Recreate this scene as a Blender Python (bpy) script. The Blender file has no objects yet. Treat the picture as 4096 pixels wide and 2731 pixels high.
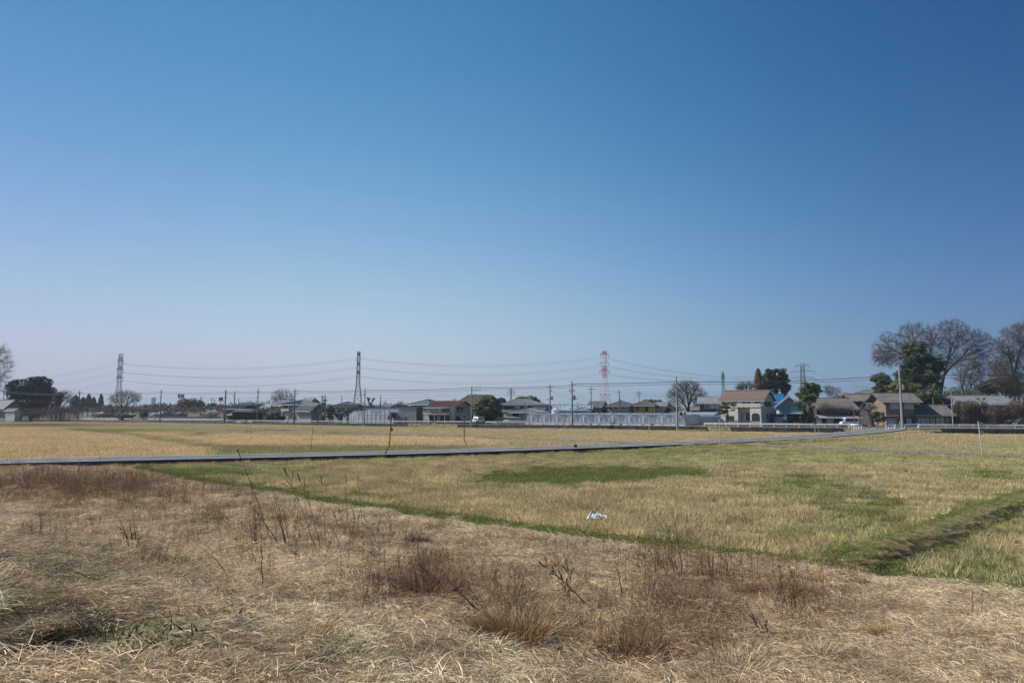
import bpy, math, random
import numpy as np
from mathutils import Vector

random.seed(7); rng = np.random.default_rng(7)
scene = bpy.context.scene
COL = scene.collection
R = math.radians

# ---------------------------------------------------------------- camera
F, CX, CY, HZ, CAMZ = 2731.0, 2048.0, 1365.5, 1640.0, 4.4
PITCH = math.atan((HZ - CY) / F)
cam_d = bpy.data.cameras.new("camera"); cam_d.sensor_width = 36; cam_d.lens = 24
cam_d.clip_start = 0.1; cam_d.clip_end = 20000
cam = bpy.data.objects.new("camera", cam_d); COL.objects.link(cam)
cam.location = (0, 0, CAMZ); cam.rotation_euler = (R(90) + PITCH, 0, 0)
scene.camera = cam

# ---------------------------------------------------------------- sky, sun, exposure
SUN_EL = R(40); SUN_AZ = R(-84)          # azimuth clockwise from +Y (the view direction)
w = bpy.data.worlds.new("World"); scene.world = w; w.use_nodes = True
nt = w.node_tree; bg = nt.nodes["Background"]
sky = nt.nodes.new("ShaderNodeTexSky"); sky.sky_type = 'NISHITA'; sky.sun_disc = False
sky.sun_elevation = SUN_EL; sky.sun_rotation = SUN_AZ
sky.altitude = 0; sky.air_density = 1.3; sky.dust_density = 0.2; sky.ozone_density = 3.0
# the clear spring sky deepens away from the sun and pales towards the horizon
tcw = nt.nodes.new("ShaderNodeTexCoord"); sxyz = nt.nodes.new("ShaderNodeSeparateXYZ"); nt.links.new(tcw.outputs["Generated"], sxyz.inputs[0])
def sky_ramp(sock, lo, hi, stops):
    mr = nt.nodes.new("ShaderNodeMapRange"); mr.inputs[1].default_value = lo; mr.inputs[2].default_value = hi
    nt.links.new(sock, mr.inputs[0]); r = nt.nodes.new("ShaderNodeValToRGB"); r.color_ramp.interpolation = 'B_SPLINE'; e = r.color_ramp.elements
    e[0].position = 0; e[0].color = (*[v / 2 for v in stops[0][1]], 1); e[1].position = 1; e[1].color = (*[v / 2 for v in stops[-1][1]], 1)
    for p, c in stops[1:-1]:
        q = e.new((p - lo) / (hi - lo)); q.color = (*[v / 2 for v in c], 1)
    nt.links.new(mr.outputs[0], r.inputs[0]); return r
def vmul(a, b, s=2.0):
    m = nt.nodes.new("ShaderNodeVectorMath"); m.operation = 'MULTIPLY'; nt.links.new(a, m.inputs[0]); nt.links.new(b, m.inputs[1])
    k = nt.nodes.new("ShaderNodeVectorMath"); k.operation = 'SCALE'; k.inputs["Scale"].default_value = s; nt.links.new(m.outputs[0], k.inputs[0]); return k.outputs[0]
EL = [(0.0, (0.304, 0.51, 1.03)), (0.08, (0.74, 0.70, 0.845)), (0.18, (0.766, 0.825, 0.9)), (0.34, (0.474, 0.78, 0.861)), (0.53, (0.278, 0.637, 0.822)), (1.0, (0.278, 0.637, 0.822))]
AZ = [(-1.0, (0.752, 0.685, 0.744)), (-0.6, (0.752, 0.685, 0.744)), (-0.3, (1.045, 0.985, 0.936)), (0.0, (1.0, 1.0, 1.0)), (0.3, (0.51, 0.715, 0.845)), (0.6, (0.185, 0.32, 0.51)), (1.0, (0.185, 0.32, 0.51))]
c = vmul(sky.outputs[0], sky_ramp(sxyz.outputs[2], 0, 1, EL).outputs[0]); c = vmul(c, sky_ramp(sxyz.outputs[0], -1, 1, AZ).outputs[0])
nt.links.new(c, bg.inputs[0]); bg.inputs[1].default_value = 0.10
sl = bpy.data.lights.new("sun", 'SUN'); sl.energy = 4.2; sl.angle = R(0.5); sl.color = (1.0, 0.95, 0.88)
so = bpy.data.objects.new("sun", sl); COL.objects.link(so)
sd = Vector((math.sin(SUN_AZ) * math.cos(SUN_EL), math.cos(SUN_AZ) * math.cos(SUN_EL), math.sin(SUN_EL)))
so.rotation_euler = sd.to_track_quat('Z', 'Y').to_euler()
scene.view_settings.view_transform = 'Standard'; scene.view_settings.look = 'None'
scene.view_settings.gamma = 1; scene.view_settings.exposure = 0.5
scene.cycles.volume_bounces = 0; scene.cycles.max_bounces = 6
scene.cycles.transparent_max_bounces = 16

# ---------------------------------------------------------------- pixel <-> place
cp, sp = math.cos(PITCH), math.sin(PITCH)
def ray(x, y):
    dx, dy = (x - CX) / F, (CY - y) / F
    return np.array((dx, cp - dy * sp, sp + dy * cp))
def G(x, y, z=0.0):
    r = ray(x, y); t = (z - CAMZ) / r[2]; return np.array((r[0] * t, r[1] * t, z))
def V(x, y, D):
    r = ray(x, y); t = D / r[1]; return np.array((r[0] * t, D, CAMZ + r[2] * t))
def proj(X, Y, Z):
    z = Z - CAMZ; f = Y * cp + z * sp; u = -Y * sp + z * cp
    f = np.maximum(f, 1e-3)
    return CX + F * X / f, CY - F * u / f
def kx(x): return ((x - CX) / F) / 1.005
def solve(P, d, x):
    k = kx(x); return (k * P[1] - P[0]) / (d[0] - k * d[1])

# main road edge (top of the retaining wall)
_wl = [(92.9 + 130, 108, 1.0), (92.9, 123.9, 1.0), (71.1, 128.5, 1.0), (51.4, 134.8, 1.0), (34.8, 144.2, 1.0), (14.2, 153.5, 1.0),
       (-2.8, 162.3, .97), (-22.5, 174.5, .9), (-53, 194.5, .62), (-93.5, 220, .5), (-127, 239, .42), (-200, 272, .34), (-330, 325, .3), (-900, 560, .3)]
_wl = _wl[::-1]; WX = [p[0] for p in _wl]; WY = [p[1] for p in _wl]; WZ = [p[2] for p in _wl]
def Yw(X): return np.interp(X, WX, WY)
def Zw(X): return np.interp(X, WX, WZ)
def gv(P): return float(Zw(P[0]))

# ---------------------------------------------------------------- materials
MATS = {}
def mat(name, col, rough=0.85, var=0.25, scale=2.0, bump=0.0, metal=0.0, spec=0.3, col2=None, stretch=None, coords='Object', detail=4):
    if name in MATS: return MATS[name]
    m = bpy.data.materials.new(name); m.use_nodes = True; t = m.node_tree
    b = t.nodes["Principled BSDF"]
    b.inputs["Roughness"].default_value = rough; b.inputs["Metallic"].default_value = metal
    b.inputs["Specular IOR Level"].default_value = spec
    tc = t.nodes.new("ShaderNodeTexCoord"); mp = t.nodes.new("ShaderNodeMapping")
    t.links.new(tc.outputs[coords], mp.inputs[0])
    if stretch: mp.inputs["Scale"].default_value = stretch
    n = t.nodes.new("ShaderNodeTexNoise"); n.inputs["Scale"].default_value = scale; n.inputs["Detail"].default_value = detail
    n.inputs["Roughness"].default_value = 0.65
    t.links.new(mp.outputs[0], n.inputs["Vector"])
    r = t.nodes.new("ShaderNodeValToRGB")
    lo = tuple(max(0, c * (1 - var)) for c in col); hi = tuple(min(1, c * (1 + var)) for c in (col2 or col))
    r.color_ramp.elements[0].position = 0.32; r.color_ramp.elements[1].position = 0.68
    r.color_ramp.elements[0].color = (*lo, 1); r.color_ramp.elements[1].color = (*hi, 1)
    t.links.new(n.outputs["Fac"], r.inputs[0]); t.links.new(r.outputs[0], b.inputs["Base Color"])
    if bump:
        bp = t.nodes.new("ShaderNodeBump"); bp.inputs["Strength"].default_value = bump; bp.inputs["Distance"].default_value = 0.05
        t.links.new(n.outputs["Fac"], bp.inputs["Height"]); t.links.new(bp.outputs[0], b.inputs["Normal"])
    MATS[name] = m; return m

M = dict(
    asphalt=mat('asphalt', (.16, .16, .158), .95, .28, .45, detail=8, spec=.12),
    paint=mat('road paint', (.62, .62, .6), .7, .18, 1.5),
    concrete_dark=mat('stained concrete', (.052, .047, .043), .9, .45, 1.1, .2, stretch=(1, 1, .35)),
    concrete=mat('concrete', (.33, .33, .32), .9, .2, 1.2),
    gravel=mat('gravel lane', (.20, .172, .155), .95, spec=.1, var=.35, scale=1.6, bump=.3)
    ,_g=mat('gravel lane b', (.21, .18, .17), .95, .35, 1.6, .3),
    pole=mat('concrete pole', (.235, .245, .25), .8, .12, 1.0),
    pole_dark=mat('dark pole', (.13, .12, .12), .8, .2, 1.0),
    steel=mat('galvanised steel', (.25, .265, .28), .45, .12, 2, metal=.5),
    steel_far=mat('lattice steel', (.05, .065, .08), .6, .1, 1),
    red_lat=mat('red lattice paint', (.52, .05, .045), .6, .1, 1),
    white_lat=mat('white lattice paint', (.62, .62, .62), .6, .1, 1),
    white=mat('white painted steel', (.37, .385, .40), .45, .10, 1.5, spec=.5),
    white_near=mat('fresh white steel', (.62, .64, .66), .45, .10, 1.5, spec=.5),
    wire=mat('cable', (.045, .045, .05), .6, .1, 1),
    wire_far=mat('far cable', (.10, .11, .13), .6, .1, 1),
    bark=mat('bark', (.105, .085, .072), .95, .3, 3, .3),
    bark_grey=mat('grey bark', (.125, .11, .10), .95, .3, 3, .3),
    twig=mat('reddish twig', (.11, .078, .06), .95, .3, 1),
    leaf=mat('dark evergreen leaf', (.030, .052, .020), .6, .35, .5, col2=(.060, .082, .026), spec=.35),
    leaf2=mat('broad evergreen leaf', (.040, .068, .020), .55, .35, .5, col2=(.085, .105, .03), spec=.4),
    leaf3=mat('yellow green leaf', (.085, .105, .026), .6, .35, .6, col2=(.14, .15, .035)),
    leaf_br=mat('bronze conifer leaf', (.105, .058, .027), .7, .3, .6, col2=(.14, .085, .03)),
    leaf_dry=mat('dry brush leaf', (.13, .092, .065), .8, .35, .5, col2=(.19, .14, .09)),
    leaf_red=mat('dull red brush', (.135, .08, .07), .8, .35, .5, col2=(.18, .12, .10)),
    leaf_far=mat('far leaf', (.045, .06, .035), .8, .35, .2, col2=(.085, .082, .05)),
    blossom=mat('pale blossom', (.62, .60, .50), .8, .15, 1),
    hedge=mat('hedge leaf', (.055, .10, .022), .7, .3, 2, col2=(.08, .13, .03)),
    hedge_br=mat('brown hedge leaf', (.14, .095, .045), .7, .3, 2),
    tile=mat('grey clay tile', (.135, .14, .15), .55, .3, .8, .2, spec=.45),
    tile_dark=mat('dark slate tile', (.075, .08, .088), .7, .25, .8),
    tile_old=mat('weathered clay tile', (.115, .105, .096), .75, .35, .9, .2),
    tile_lite=mat('pale cement tile', (.235, .24, .25), .7, .25, .8, .2),
    tile_red=mat('red brown tile', (.155, .082, .068), .6, .22, 1.5, .2, spec=.4),
    tile_maroon=mat('maroon roof sheet', (.085, .052, .055), .8, .15, 1),
    tile_brown=mat('brown slate roof', (.155, .105, .085), .8, .14, 2.5),
    tile_blue=mat('glazed blue tile', (.02, .125, .27), .3, .2, 1.5, spec=.6),
    tin_blue=mat('blue grey metal roof', (.085, .10, .12), .7, .12, 1),
    tin_green=mat('pale green tin', (.32, .45, .42), .6, .15, 1),
    tin_rust=mat('rusty tin', (.20, .13, .10), .8, .4, 1.2, .2),
    stucco=mat('cream stucco', (.50, .48, .415), .9, .07, 1.2),
    wall_w=mat('white wall', (.45, .46, .455), .85, .08, 1.0),
    wall_g=mat('grey wall', (.27, .27, .275), .9, .15, 1.0),
    wall_b=mat('beige wall', (.36, .335, .295), .9, .12, 1.0),
    wall_bl=mat('blue grey wall', (.29, .325, .345), .85, .12, .8),
    wall_bl2=mat('dull blue grey siding', (.17, .185, .205), .85, .15, .8),
    tin_pale=mat('pale glazed roof', (.30, .37, .43), .35, .12, .6, spec=.5),
    wall_y=mat('ochre yellow wall', (.50, .38, .06), .85, .12, 1.0),
    wall_dk=mat('dark navy boards', (.045, .055, .075), .8, .25, 1.5),
    wall_pk=mat('dull pink wall', (.36, .25, .22), .85, .15, 1.0),
    wood=mat('weathered boards', (.19, .148, .115), .9, .38, 1.4, .2, stretch=(3, 3, .25)),
    wood_g=mat('grey boards', (.36, .355, .34), .9, .32, 1.6, .2, stretch=(3, 3, .2)),
    wood_d=mat('dark boards', (.06, .05, .045), .9, .35, 1.5, stretch=(3, 3, .3)),
    wood_y=mat('raw yellow plywood', (.48, .30, .10), .8, .2, 2),
    fence_w=mat('brown fence boards', (.13, .095, .075), .8, .25, 2),
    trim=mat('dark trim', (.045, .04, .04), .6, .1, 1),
    frame_w=mat('white window frame', (.55, .58, .60), .5, .05, 1),
    frame_d=mat('dark window frame', (.05, .05, .055), .5, .1, 1),
    curtain=mat('pale curtain behind glass', (.40, .43, .45), .5, .35, 2.5, stretch=(4, 4, .3)),
    plastic=mat('black plastic net', (.012, .018, .018), .8, .3, 1),
    rust=mat('rusted steel', (.13, .075, .055), .85, .45, 5, .2),
    red=mat('faded red paint', (.42, .045, .04), .6, .2, 3),
    orange=mat('orange paint', (.78, .17, .03), .5, .1, 3),
    yellow=mat('yellow paint', (.62, .42, .03), .6, .12, 2),
    tire=mat('tyre rubber', (.015, .015, .016), .8, .2, 4),
    carwhite=mat('white car paint', (.72, .74, .76), .25, .03, 1, spec=.6),
    carsilver_vanshade=mat('silver car and shaded van paint', (.42, .44, .46), .25, .05, 1, spec=.6, metal=.3),  # also stands in for shade on the white minivan
    carblue=mat('pale blue car paint', (.18, .36, .50), .25, .05, 1, spec=.6),
    cardark=mat('dark car paint', (.02, .022, .025), .25, .05, 1, spec=.6),
    lamp=mat('lamp lens', (.55, .5, .42), .2, .1, 4, spec=.7),
    sack=mat('white woven sack', (.68, .67, .66), .7, .12, 9, .3),
    sack_shade=mat('shaded white sack', (.34, .38, .42), .6, .1, 4),  # the sack's white with shade put into the colour
    black=mat('black plastic bag', (.015, .015, .016), .45, .3, 6, .4),
    feather=mat('black feathers', (.012, .012, .014), .6, .2, 9),
    pipe=mat('pale pvc pipe', (.55, .58, .63), .4, .08, 5),
    netcloth=mat('white ground sheet', (.62, .62, .60), .8, .12, 3),
    straw_dk=mat('dead stem', (.135, .09, .062), .9, .35, 6),
    straw_gy=mat('grey dead stem', (.20, .155, .125), .9, .3, 6),
    seedhead=mat('seed head', (.085, .06, .04), .95, .3, 20),
    lichen=mat('yellow tarp scrap', (.60, .50, .06), .8, .2, 12),
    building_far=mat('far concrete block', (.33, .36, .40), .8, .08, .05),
    hill=mat('wooded hillside', (.085, .07, .055), .95, .5, .06, col2=(.10, .09, .06), detail=10),
    contrail=mat('ice vapour', (.9, .9, .9), .9, .02, 1),
    mulch=mat('white straw mulch', (.5, .5, .44), .9, .2, 2),
    soil=mat('bank soil', (.13, .10, .07), .95, .4, 1.1, .4, col2=(.15, .14, .05)),
)
def glass_mat(name, col, rough=.08):
    m = bpy.data.materials.new(name); m.use_nodes = True; b = m.node_tree.nodes["Principled BSDF"]
    b.inputs["Base Color"].default_value = (*col, 1); b.inputs["Roughness"].default_value = rough
    b.inputs["Specular IOR Level"].default_value = .7
    n = m.node_tree.nodes.new("ShaderNodeTexNoise"); n.inputs["Scale"].default_value = 1.5
    bp = m.node_tree.nodes.new("ShaderNodeBump"); bp.inputs["Strength"].default_value = .15; bp.inputs["Distance"].default_value = .03
    m.node_tree.links.new(n.outputs["Fac"], bp.inputs["Height"]); m.node_tree.links.new(bp.outputs[0], b.inputs["Normal"])
    return m
M['glass'] = glass_mat('window glass', (.025, .03, .04))
def poly_mat():
    m = bpy.data.materials.new('greenhouse film'); m.use_nodes = True; t = m.node_tree; b = t.nodes["Principled BSDF"]
    b.inputs["Base Color"].default_value = (.55, .60, .64, 1); b.inputs["Roughness"].default_value = .4
    tr = t.nodes.new("ShaderNodeBsdfTransparent"); mx = t.nodes.new("ShaderNodeMixShader")
    n = t.nodes.new("ShaderNodeTexNoise"); n.inputs["Scale"].default_value = .9; n.inputs["Detail"].default_value = 5
    mr = t.nodes.new("ShaderNodeMapRange"); mr.inputs[1].default_value = .35; mr.inputs[2].default_value = .65
    mr.inputs[3].default_value = .45; mr.inputs[4].default_value = .85
    t.links.new(n.outputs["Fac"], mr.inputs[0]); t.links.new(mr.outputs[0], mx.inputs[0])
    t.links.new(tr.outputs[0], mx.inputs[1]); t.links.new(b.outputs[0], mx.inputs[2])
    t.links.new(mx.outputs[0], t.nodes["Material Output"].inputs[0]); return m
M['film'] = poly_mat(); M['film_white'] = mat('milky tunnel film', (.36, .42, .49), .35, .1, .5, spec=.5)

# ---------------------------------------------------------------- mesh helpers
class MB:
    def __init__(s): s.v = []; s.f = []; s.m = []
    def add(s, vs, fs, mi=0):
        n = len(s.v); s.v += [tuple(map(float, p)) for p in vs]; s.f += [tuple(i + n for i in f) for f in fs]; s.m += [mi] * len(fs); return s
    def box(s, x0, x1, y0, y1, z0, z1, mi=0):
        return s.add([(x0,y0,z0),(x1,y0,z0),(x1,y1,z0),(x0,y1,z0),(x0,y0,z1),(x1,y0,z1),(x1,y1,z1),(x0,y1,z1)],
                     [(0,3,2,1),(4,5,6,7),(0,1,5,4),(1,2,6,5),(2,3,7,6),(3,0,4,7)], mi)
    def tube(s, path, rad, n=6, mi=0, cap=True):
        path = [np.array(p, float) for p in path]
        if not hasattr(rad, '__len__'): rad = [rad] * len(path)
        k = len(path); vs = []
        for i, p in enumerate(path):
            d = path[min(i + 1, k - 1)] - path[max(i - 1, 0)]; d /= (np.linalg.norm(d) + 1e-9)
            a = np.cross(d, (0, 0, 1) if abs(d[2]) < .9 else (1, 0, 0)); a /= np.linalg.norm(a); b = np.cross(d, a)
            for j in range(n):
                t = 2 * math.pi * j / n; vs.append(p + rad[i] * (math.cos(t) * a + math.sin(t) * b))
        fs = [(i*n+j, i*n+(j+1) % n, (i+1)*n+(j+1) % n, (i+1)*n+j) for i in range(k-1) for j in range(n)]
        if cap: fs += [tuple(range(n))[::-1], tuple((k-1)*n + j for j in range(n))]
        return s.add(vs, fs, mi)
    def bar(s, p0, p1, r=.05, mi=0, n=4): return s.tube([p0, p1], r, n, mi)
    def lathe(s, prof, n=16, mi=0, c=(0, 0)):
        vs = [(c[0] + r*math.cos(2*math.pi*j/n), c[1] + r*math.sin(2*math.pi*j/n), z) for r, z in prof for j in range(n)]
        fs = [(i*n+j, i*n+(j+1) % n, (i+1)*n+(j+1) % n, (i+1)*n+j) for i in range(len(prof)-1) for j in range(n)]
        fs += [tuple(range(n))[::-1], tuple((len(prof)-1)*n + j for j in range(n))]
        return s.add(vs, fs, mi)
    def prism(s, poly, y0, y1, mi=0):      # polygon in x,z extruded along y
        n = len(poly)
        vs = [(x, y0, z) for x, z in poly] + [(x, y1, z) for x, z in poly]
        return s.add(vs, [tuple(range(n)), tuple(range(n, 2*n))[::-1]] + [(i, i+n, (i+1) % n + n, (i+1) % n) for i in range(n)], mi)
    def obj(s, name, mats, parent=None, smooth=False, loc=None, rz=0):
        me = bpy.data.meshes.new(name); me.from_pydata(s.v, [], s.f)
        for m in (mats if isinstance(mats, (list, tuple)) else [mats]): me.materials.append(m)
        me.polygons.foreach_set('material_index', s.m)
        if smooth: me.polygons.foreach_set('use_smooth', [True] * len(s.f))
        me.update(); o = bpy.data.objects.new(name, me); COL.objects.link(o)
        if parent: o.parent = parent
        if loc is not None: o.location = tuple(float(c) for c in loc); o.rotation_euler.z = rz
        return o
def npmesh(name, v, f, m, parent=None, link=True):
    v = np.asarray(v, np.float32).reshape(-1, 3); f = np.asarray(f, np.int32); k = f.shape[1]
    me = bpy.data.meshes.new(name); me.vertices.add(len(v)); me.vertices.foreach_set('co', v.ravel())
    me.loops.add(f.size); me.loops.foreach_set('vertex_index', f.ravel())
    me.polygons.add(len(f)); me.polygons.foreach_set('loop_start', np.arange(0, f.size, k, dtype=np.int32))
    me.polygons.foreach_set('loop_total', np.full(len(f), k, np.int32))
    me.update(calc_edges=True); me.validate(); me.materials.append(m)
    o = bpy.data.objects.new(name, me)
    if link: COL.objects.link(o)
    if parent: o.parent = parent
    return o
def thing(name, label, cat, loc=(0, 0, 0), rz=0, group=None):
    o = bpy.data.objects.new(name, None); COL.objects.link(o); o.empty_display_size = .3
    o.location = tuple(float(c) for c in loc); o.rotation_euler = (0, 0, rz); return tag(o, label, cat, group)
def tag(o, label, cat, group=None):
    o['label'] = label; o['category'] = cat
    if group: o['group'] = group
    return o
def struct(o): o['kind'] = 'structure'; return o
def stuff(o, label, cat): o['kind'] = 'stuff'; o['label'] = label; o['category'] = cat; return o

# ---------------------------------------------------------------- ground
BL = [G(x, y, .1)[:2] for x, y in ((-900, 1800), (496, 1872), (749, 1932), (1045, 1972), (1271, 2016), (1620, 2068), (1898, 2109), (2212, 2151), (2612, 2200), (2995, 2243), (3396, 2290), (3587, 2335), (4096, 2386), (5200, 2540))]
BL = np.array([(-158, -5), (-73.5, 35), (-40.5, 51.0)] + BL[1:]); BL[-1] = BL[-2] + (BL[-2] - BL[-5]) * 2.5
def segdist(X, Y, P):
    X = np.asarray(X, float); Y = np.asarray(Y, float)
    best = np.full(X.shape, 1e9); sg = np.ones(X.shape)
    for a, b in zip(P[:-1], P[1:]):
        d = b - a; L2 = d @ d
        t = np.clip(((X - a[0]) * d[0] + (Y - a[1]) * d[1]) / L2, 0, 1)
        q = np.hypot(X - a[0] - t * d[0], Y - a[1] - t * d[1])
        c = d[0] * (Y - a[1]) - d[1] * (X - a[0])
        u = q < best; best = np.where(u, q, best); sg = np.where(u, np.sign(-c), sg)
    return best, sg
def sdist(X, Y):
    d, s = segdist(X, Y, BL); return d * s          # positive on the camera's side
ND = [(rng.uniform(0, 2*math.pi), rng.uniform(0, 2*math.pi)) for _ in range(40)]
def fnoise(X, Y, wl, seed=0, oct=3):
    out = 0; amp = 1; tot = 0
    for o in range(oct):
        for j in range(4):
            a, ph = ND[(seed * 7 + o * 4 + j) % 40]; k = 2*math.pi / wl * (.7 + .2*j)
            out = out + amp * np.sin(k * (X * math.cos(a) + Y * math.sin(a)) + ph + 1.3 * np.sin(k * .6 * (Y * math.cos(a) - X * math.sin(a)) + ph * 2)); tot += amp * 2.2
        amp *= .55; wl *= .47
    return out / tot
RIDGE = np.array([G(3400, 2285)[:2], G(3500, 2235)[:2], G(3800, 2130)[:2], G(4096, 2010)[:2], G(4500, 1880)[:2]])
NR = [(-160, -2, .4), (-75, 38.5, .4), (-41, 54.7, .4), (-15, 63.8, .4), (-3.8, 69.6, .4), (7.05, 76.0, .4), (20.2, 84.0, .42), (32, 91.0, .5), (43.4, 99.0, .70), (55, 109.5, .88), (64, 119, .97), (70.5, 128.5, 1.012), (73, 133, 1.012)]
def rise(X, Y):
    X = np.asarray(X, float); Y = np.asarray(Y, float); P = np.array(NR)[:, :2]; d, _ = segdist(X, Y, P)
    zr = np.interp(X, [p[0] for p in NR], [p[2] for p in NR]); t = np.clip((6.2 - d) / 3.0, 0, 1)
    return np.clip(zr - .14, 0, 2) * t * np.clip((X - 14) / 8, 0, 1)
def tz(X, Y):
    X = np.asarray(X, float); Y = np.asarray(Y, float)
    s = sdist(X, Y)
    z = np.where(s > 0, np.interp(s, [0, .5, 1.2, 6, 13, 18, 25], [0, .14, .20, .40, 1.15, 2.6, 2.9]), np.interp(-s, [0, .3, 1.1, 1.8], [0, -.10, -.08, 0]))
    fg = np.clip(s / 3, 0, 1)
    z = z + fg * (.14 * fnoise(X, Y, 5.0, 1) + .17 * fnoise(X, Y, 1.5, 2) * np.clip(1.6 - s / 14, .4, 1))
    rd, rs = segdist(X, Y, RIDGE)
    z = z + np.where(s < .5, .26 * 1.7 * np.exp(-(rd / .5) ** 4), 0)
    z = np.maximum(z, rise(X, Y))
    hx, hy = PIT
    z = z - 1.1 * np.exp(-(((X - hx) / .75) ** 2 + ((Y - hy) / 1.0) ** 2))
    z = z + .22 * np.exp(-(((X - hx - 1.5) / .8) ** 2 + ((Y - hy - .2) / 1.1) ** 2))
    return z
PIT = np.array((-4.02, 5.9))
ROADS = {}
def near_field_grid():
    # one sheet, finer close to the camera, reaching the horizon
    xs = np.concatenate([-np.geomspace(3000, 46, 26), np.linspace(-44, 78, 401), np.geomspace(80, 3000, 24)])
    ys = np.concatenate([[-2800, -300, -40, -10, 0], np.linspace(2, 52, 201), np.geomspace(52.5, 140, 90), np.geomspace(143, 3000, 40)])
    Xg, Yg = np.meshgrid(xs, ys); Zg = tz(Xg, Yg); Zg = np.where(Yg < -15, 2.9, Zg)
    Zg = Zg - np.where(Yg > 80, np.clip((Yg - Yw(Xg)) / 4, 0, 1) * .3, 0)
    nx, ny = len(xs), len(ys)
    v = np.stack([Xg, Yg, Zg], -1).reshape(-1, 3)
    i, j = np.meshgrid(np.arange(ny - 1), np.arange(nx - 1), indexing='ij'); a = (i * nx + j).ravel()
    f = np.stack([a, a + 1, a + nx + 1, a + nx], 1)
    o = npmesh('ground', v, f, ground_mat()); struct(o)
    o.data.polygons.foreach_set('use_smooth', [True] * len(f)); return o
def ground_mat():
    m = bpy.data.materials.new('field soil and straw'); m.use_nodes = True; t = m.node_tree; b = t.nodes["Principled BSDF"]
    b.inputs["Roughness"].default_value = .95; b.inputs["Specular IOR Level"].default_value = .1
    g = t.nodes.new("ShaderNodeNewGeometry")
    def noise(sc, d=6):
        n = t.nodes.new("ShaderNodeTexNoise"); n.inputs["Scale"].default_value = sc; n.inputs["Detail"].default_value = d
        t.links.new(g.outputs["Position"], n.inputs["Vector"]); return n
    def ramp(n, *st):
        r = t.nodes.new("ShaderNodeValToRGB"); e = r.color_ramp.elements
        e[0].position, e[0].color = st[0][0], (*st[0][1], 1); e[1].position, e[1].color = st[-1][0], (*st[-1][1], 1)
        for p, c in st[1:-1]: k = e.new(p); k.color = (*c, 1)
        t.links.new(n.outputs["Fac"], r.inputs[0]); return r
    a = ramp(noise(.12), (.35, (.25, .20, .09)), (.5, (.32, .245, .12)), (.66, (.24, .21, .075)))
    c = ramp(noise(6, 10), (.3, (.45, .45, .45)), (.7, (1.25, 1.25, 1.25)))
    mx = t.nodes.new("ShaderNodeMix"); mx.data_type = 'RGBA'; mx.blend_type = 'MULTIPLY'; mx.inputs[0].default_value = .8
    t.links.new(a.outputs[0], mx.inputs[6]); t.links.new(c.outputs[0], mx.inputs[7]); t.links.new(mx.outputs[2], b.inputs["Base Color"])
    bp = t.nodes.new("ShaderNodeBump"); bp.inputs["Strength"].default_value = .5; bp.inputs["Distance"].default_value = .08
    n = noise(5, 8); t.links.new(n.outputs["Fac"], bp.inputs["Height"]); t.links.new(bp.outputs[0], b.inputs["Normal"])
    return m
near_field_grid()

# village ground behind the wall, main road, wall
xs = np.concatenate([np.linspace(-880, -340, 8), np.linspace(-320, 100, 71), np.linspace(120, 220, 5)])
def edge_pts(off, dz=0.0):
    P = np.stack([xs, Yw(xs), Zw(xs)], 1); d = np.gradient(P[:, :2], axis=0); d /= np.linalg.norm(d, axis=1)[:, None]
    n = np.stack([-d[:, 1], d[:, 0]], 1); Q = P.copy(); Q[:, :2] += n * off; Q[:, 2] += dz; return Q
def strip(name, A, B, m):
    mb = MB(); n = len(A); mb.add(list(A) + list(B), [(i, i + 1, n + i + 1, n + i) for i in range(n - 1)]); return struct(mb.obj(name, m))
E0 = edge_pts(.35); Efar = E0.copy(); Efar[:, 1] = 2900; Efar[:, 0] *= 1 + (2900 - E0[:, 1]) / 1500
M['village'] = mat('village ground', (.085, .075, .05), .95, .35, .08, .3, col2=(.10, .10, .05), coords='Object', detail=8)
strip('village_ground', E0, Efar, M['village'])
strip('main_road', edge_pts(.45, .006), edge_pts(7.2, .006), M['asphalt'])
strip('road_edge_line', edge_pts(.9, .012), edge_pts(1.08, .012), M['paint'])
strip('road_edge_line', edge_pts(6.5, .012), edge_pts(6.68, .012), M['paint'])
# retaining wall in three stretches
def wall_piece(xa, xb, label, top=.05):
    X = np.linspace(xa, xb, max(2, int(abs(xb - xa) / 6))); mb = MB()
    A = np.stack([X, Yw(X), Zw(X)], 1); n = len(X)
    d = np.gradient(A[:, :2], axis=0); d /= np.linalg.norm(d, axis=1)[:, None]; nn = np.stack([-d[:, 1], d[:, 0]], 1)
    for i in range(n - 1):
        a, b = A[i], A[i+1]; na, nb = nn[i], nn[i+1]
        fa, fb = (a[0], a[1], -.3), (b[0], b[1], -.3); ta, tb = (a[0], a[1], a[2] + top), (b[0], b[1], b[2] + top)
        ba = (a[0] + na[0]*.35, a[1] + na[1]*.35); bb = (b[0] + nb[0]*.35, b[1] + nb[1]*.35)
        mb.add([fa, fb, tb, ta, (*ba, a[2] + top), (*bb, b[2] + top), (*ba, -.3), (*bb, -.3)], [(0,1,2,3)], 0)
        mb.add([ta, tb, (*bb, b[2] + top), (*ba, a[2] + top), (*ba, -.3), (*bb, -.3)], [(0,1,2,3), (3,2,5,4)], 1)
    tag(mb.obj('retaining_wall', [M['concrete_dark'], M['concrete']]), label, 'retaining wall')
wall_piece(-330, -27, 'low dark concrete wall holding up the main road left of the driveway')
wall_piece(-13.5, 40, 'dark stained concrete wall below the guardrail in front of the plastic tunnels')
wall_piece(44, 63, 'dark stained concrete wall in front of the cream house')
wall_piece(79, 215, 'dark stained concrete wall at the right edge below the long guardrail')

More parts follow.
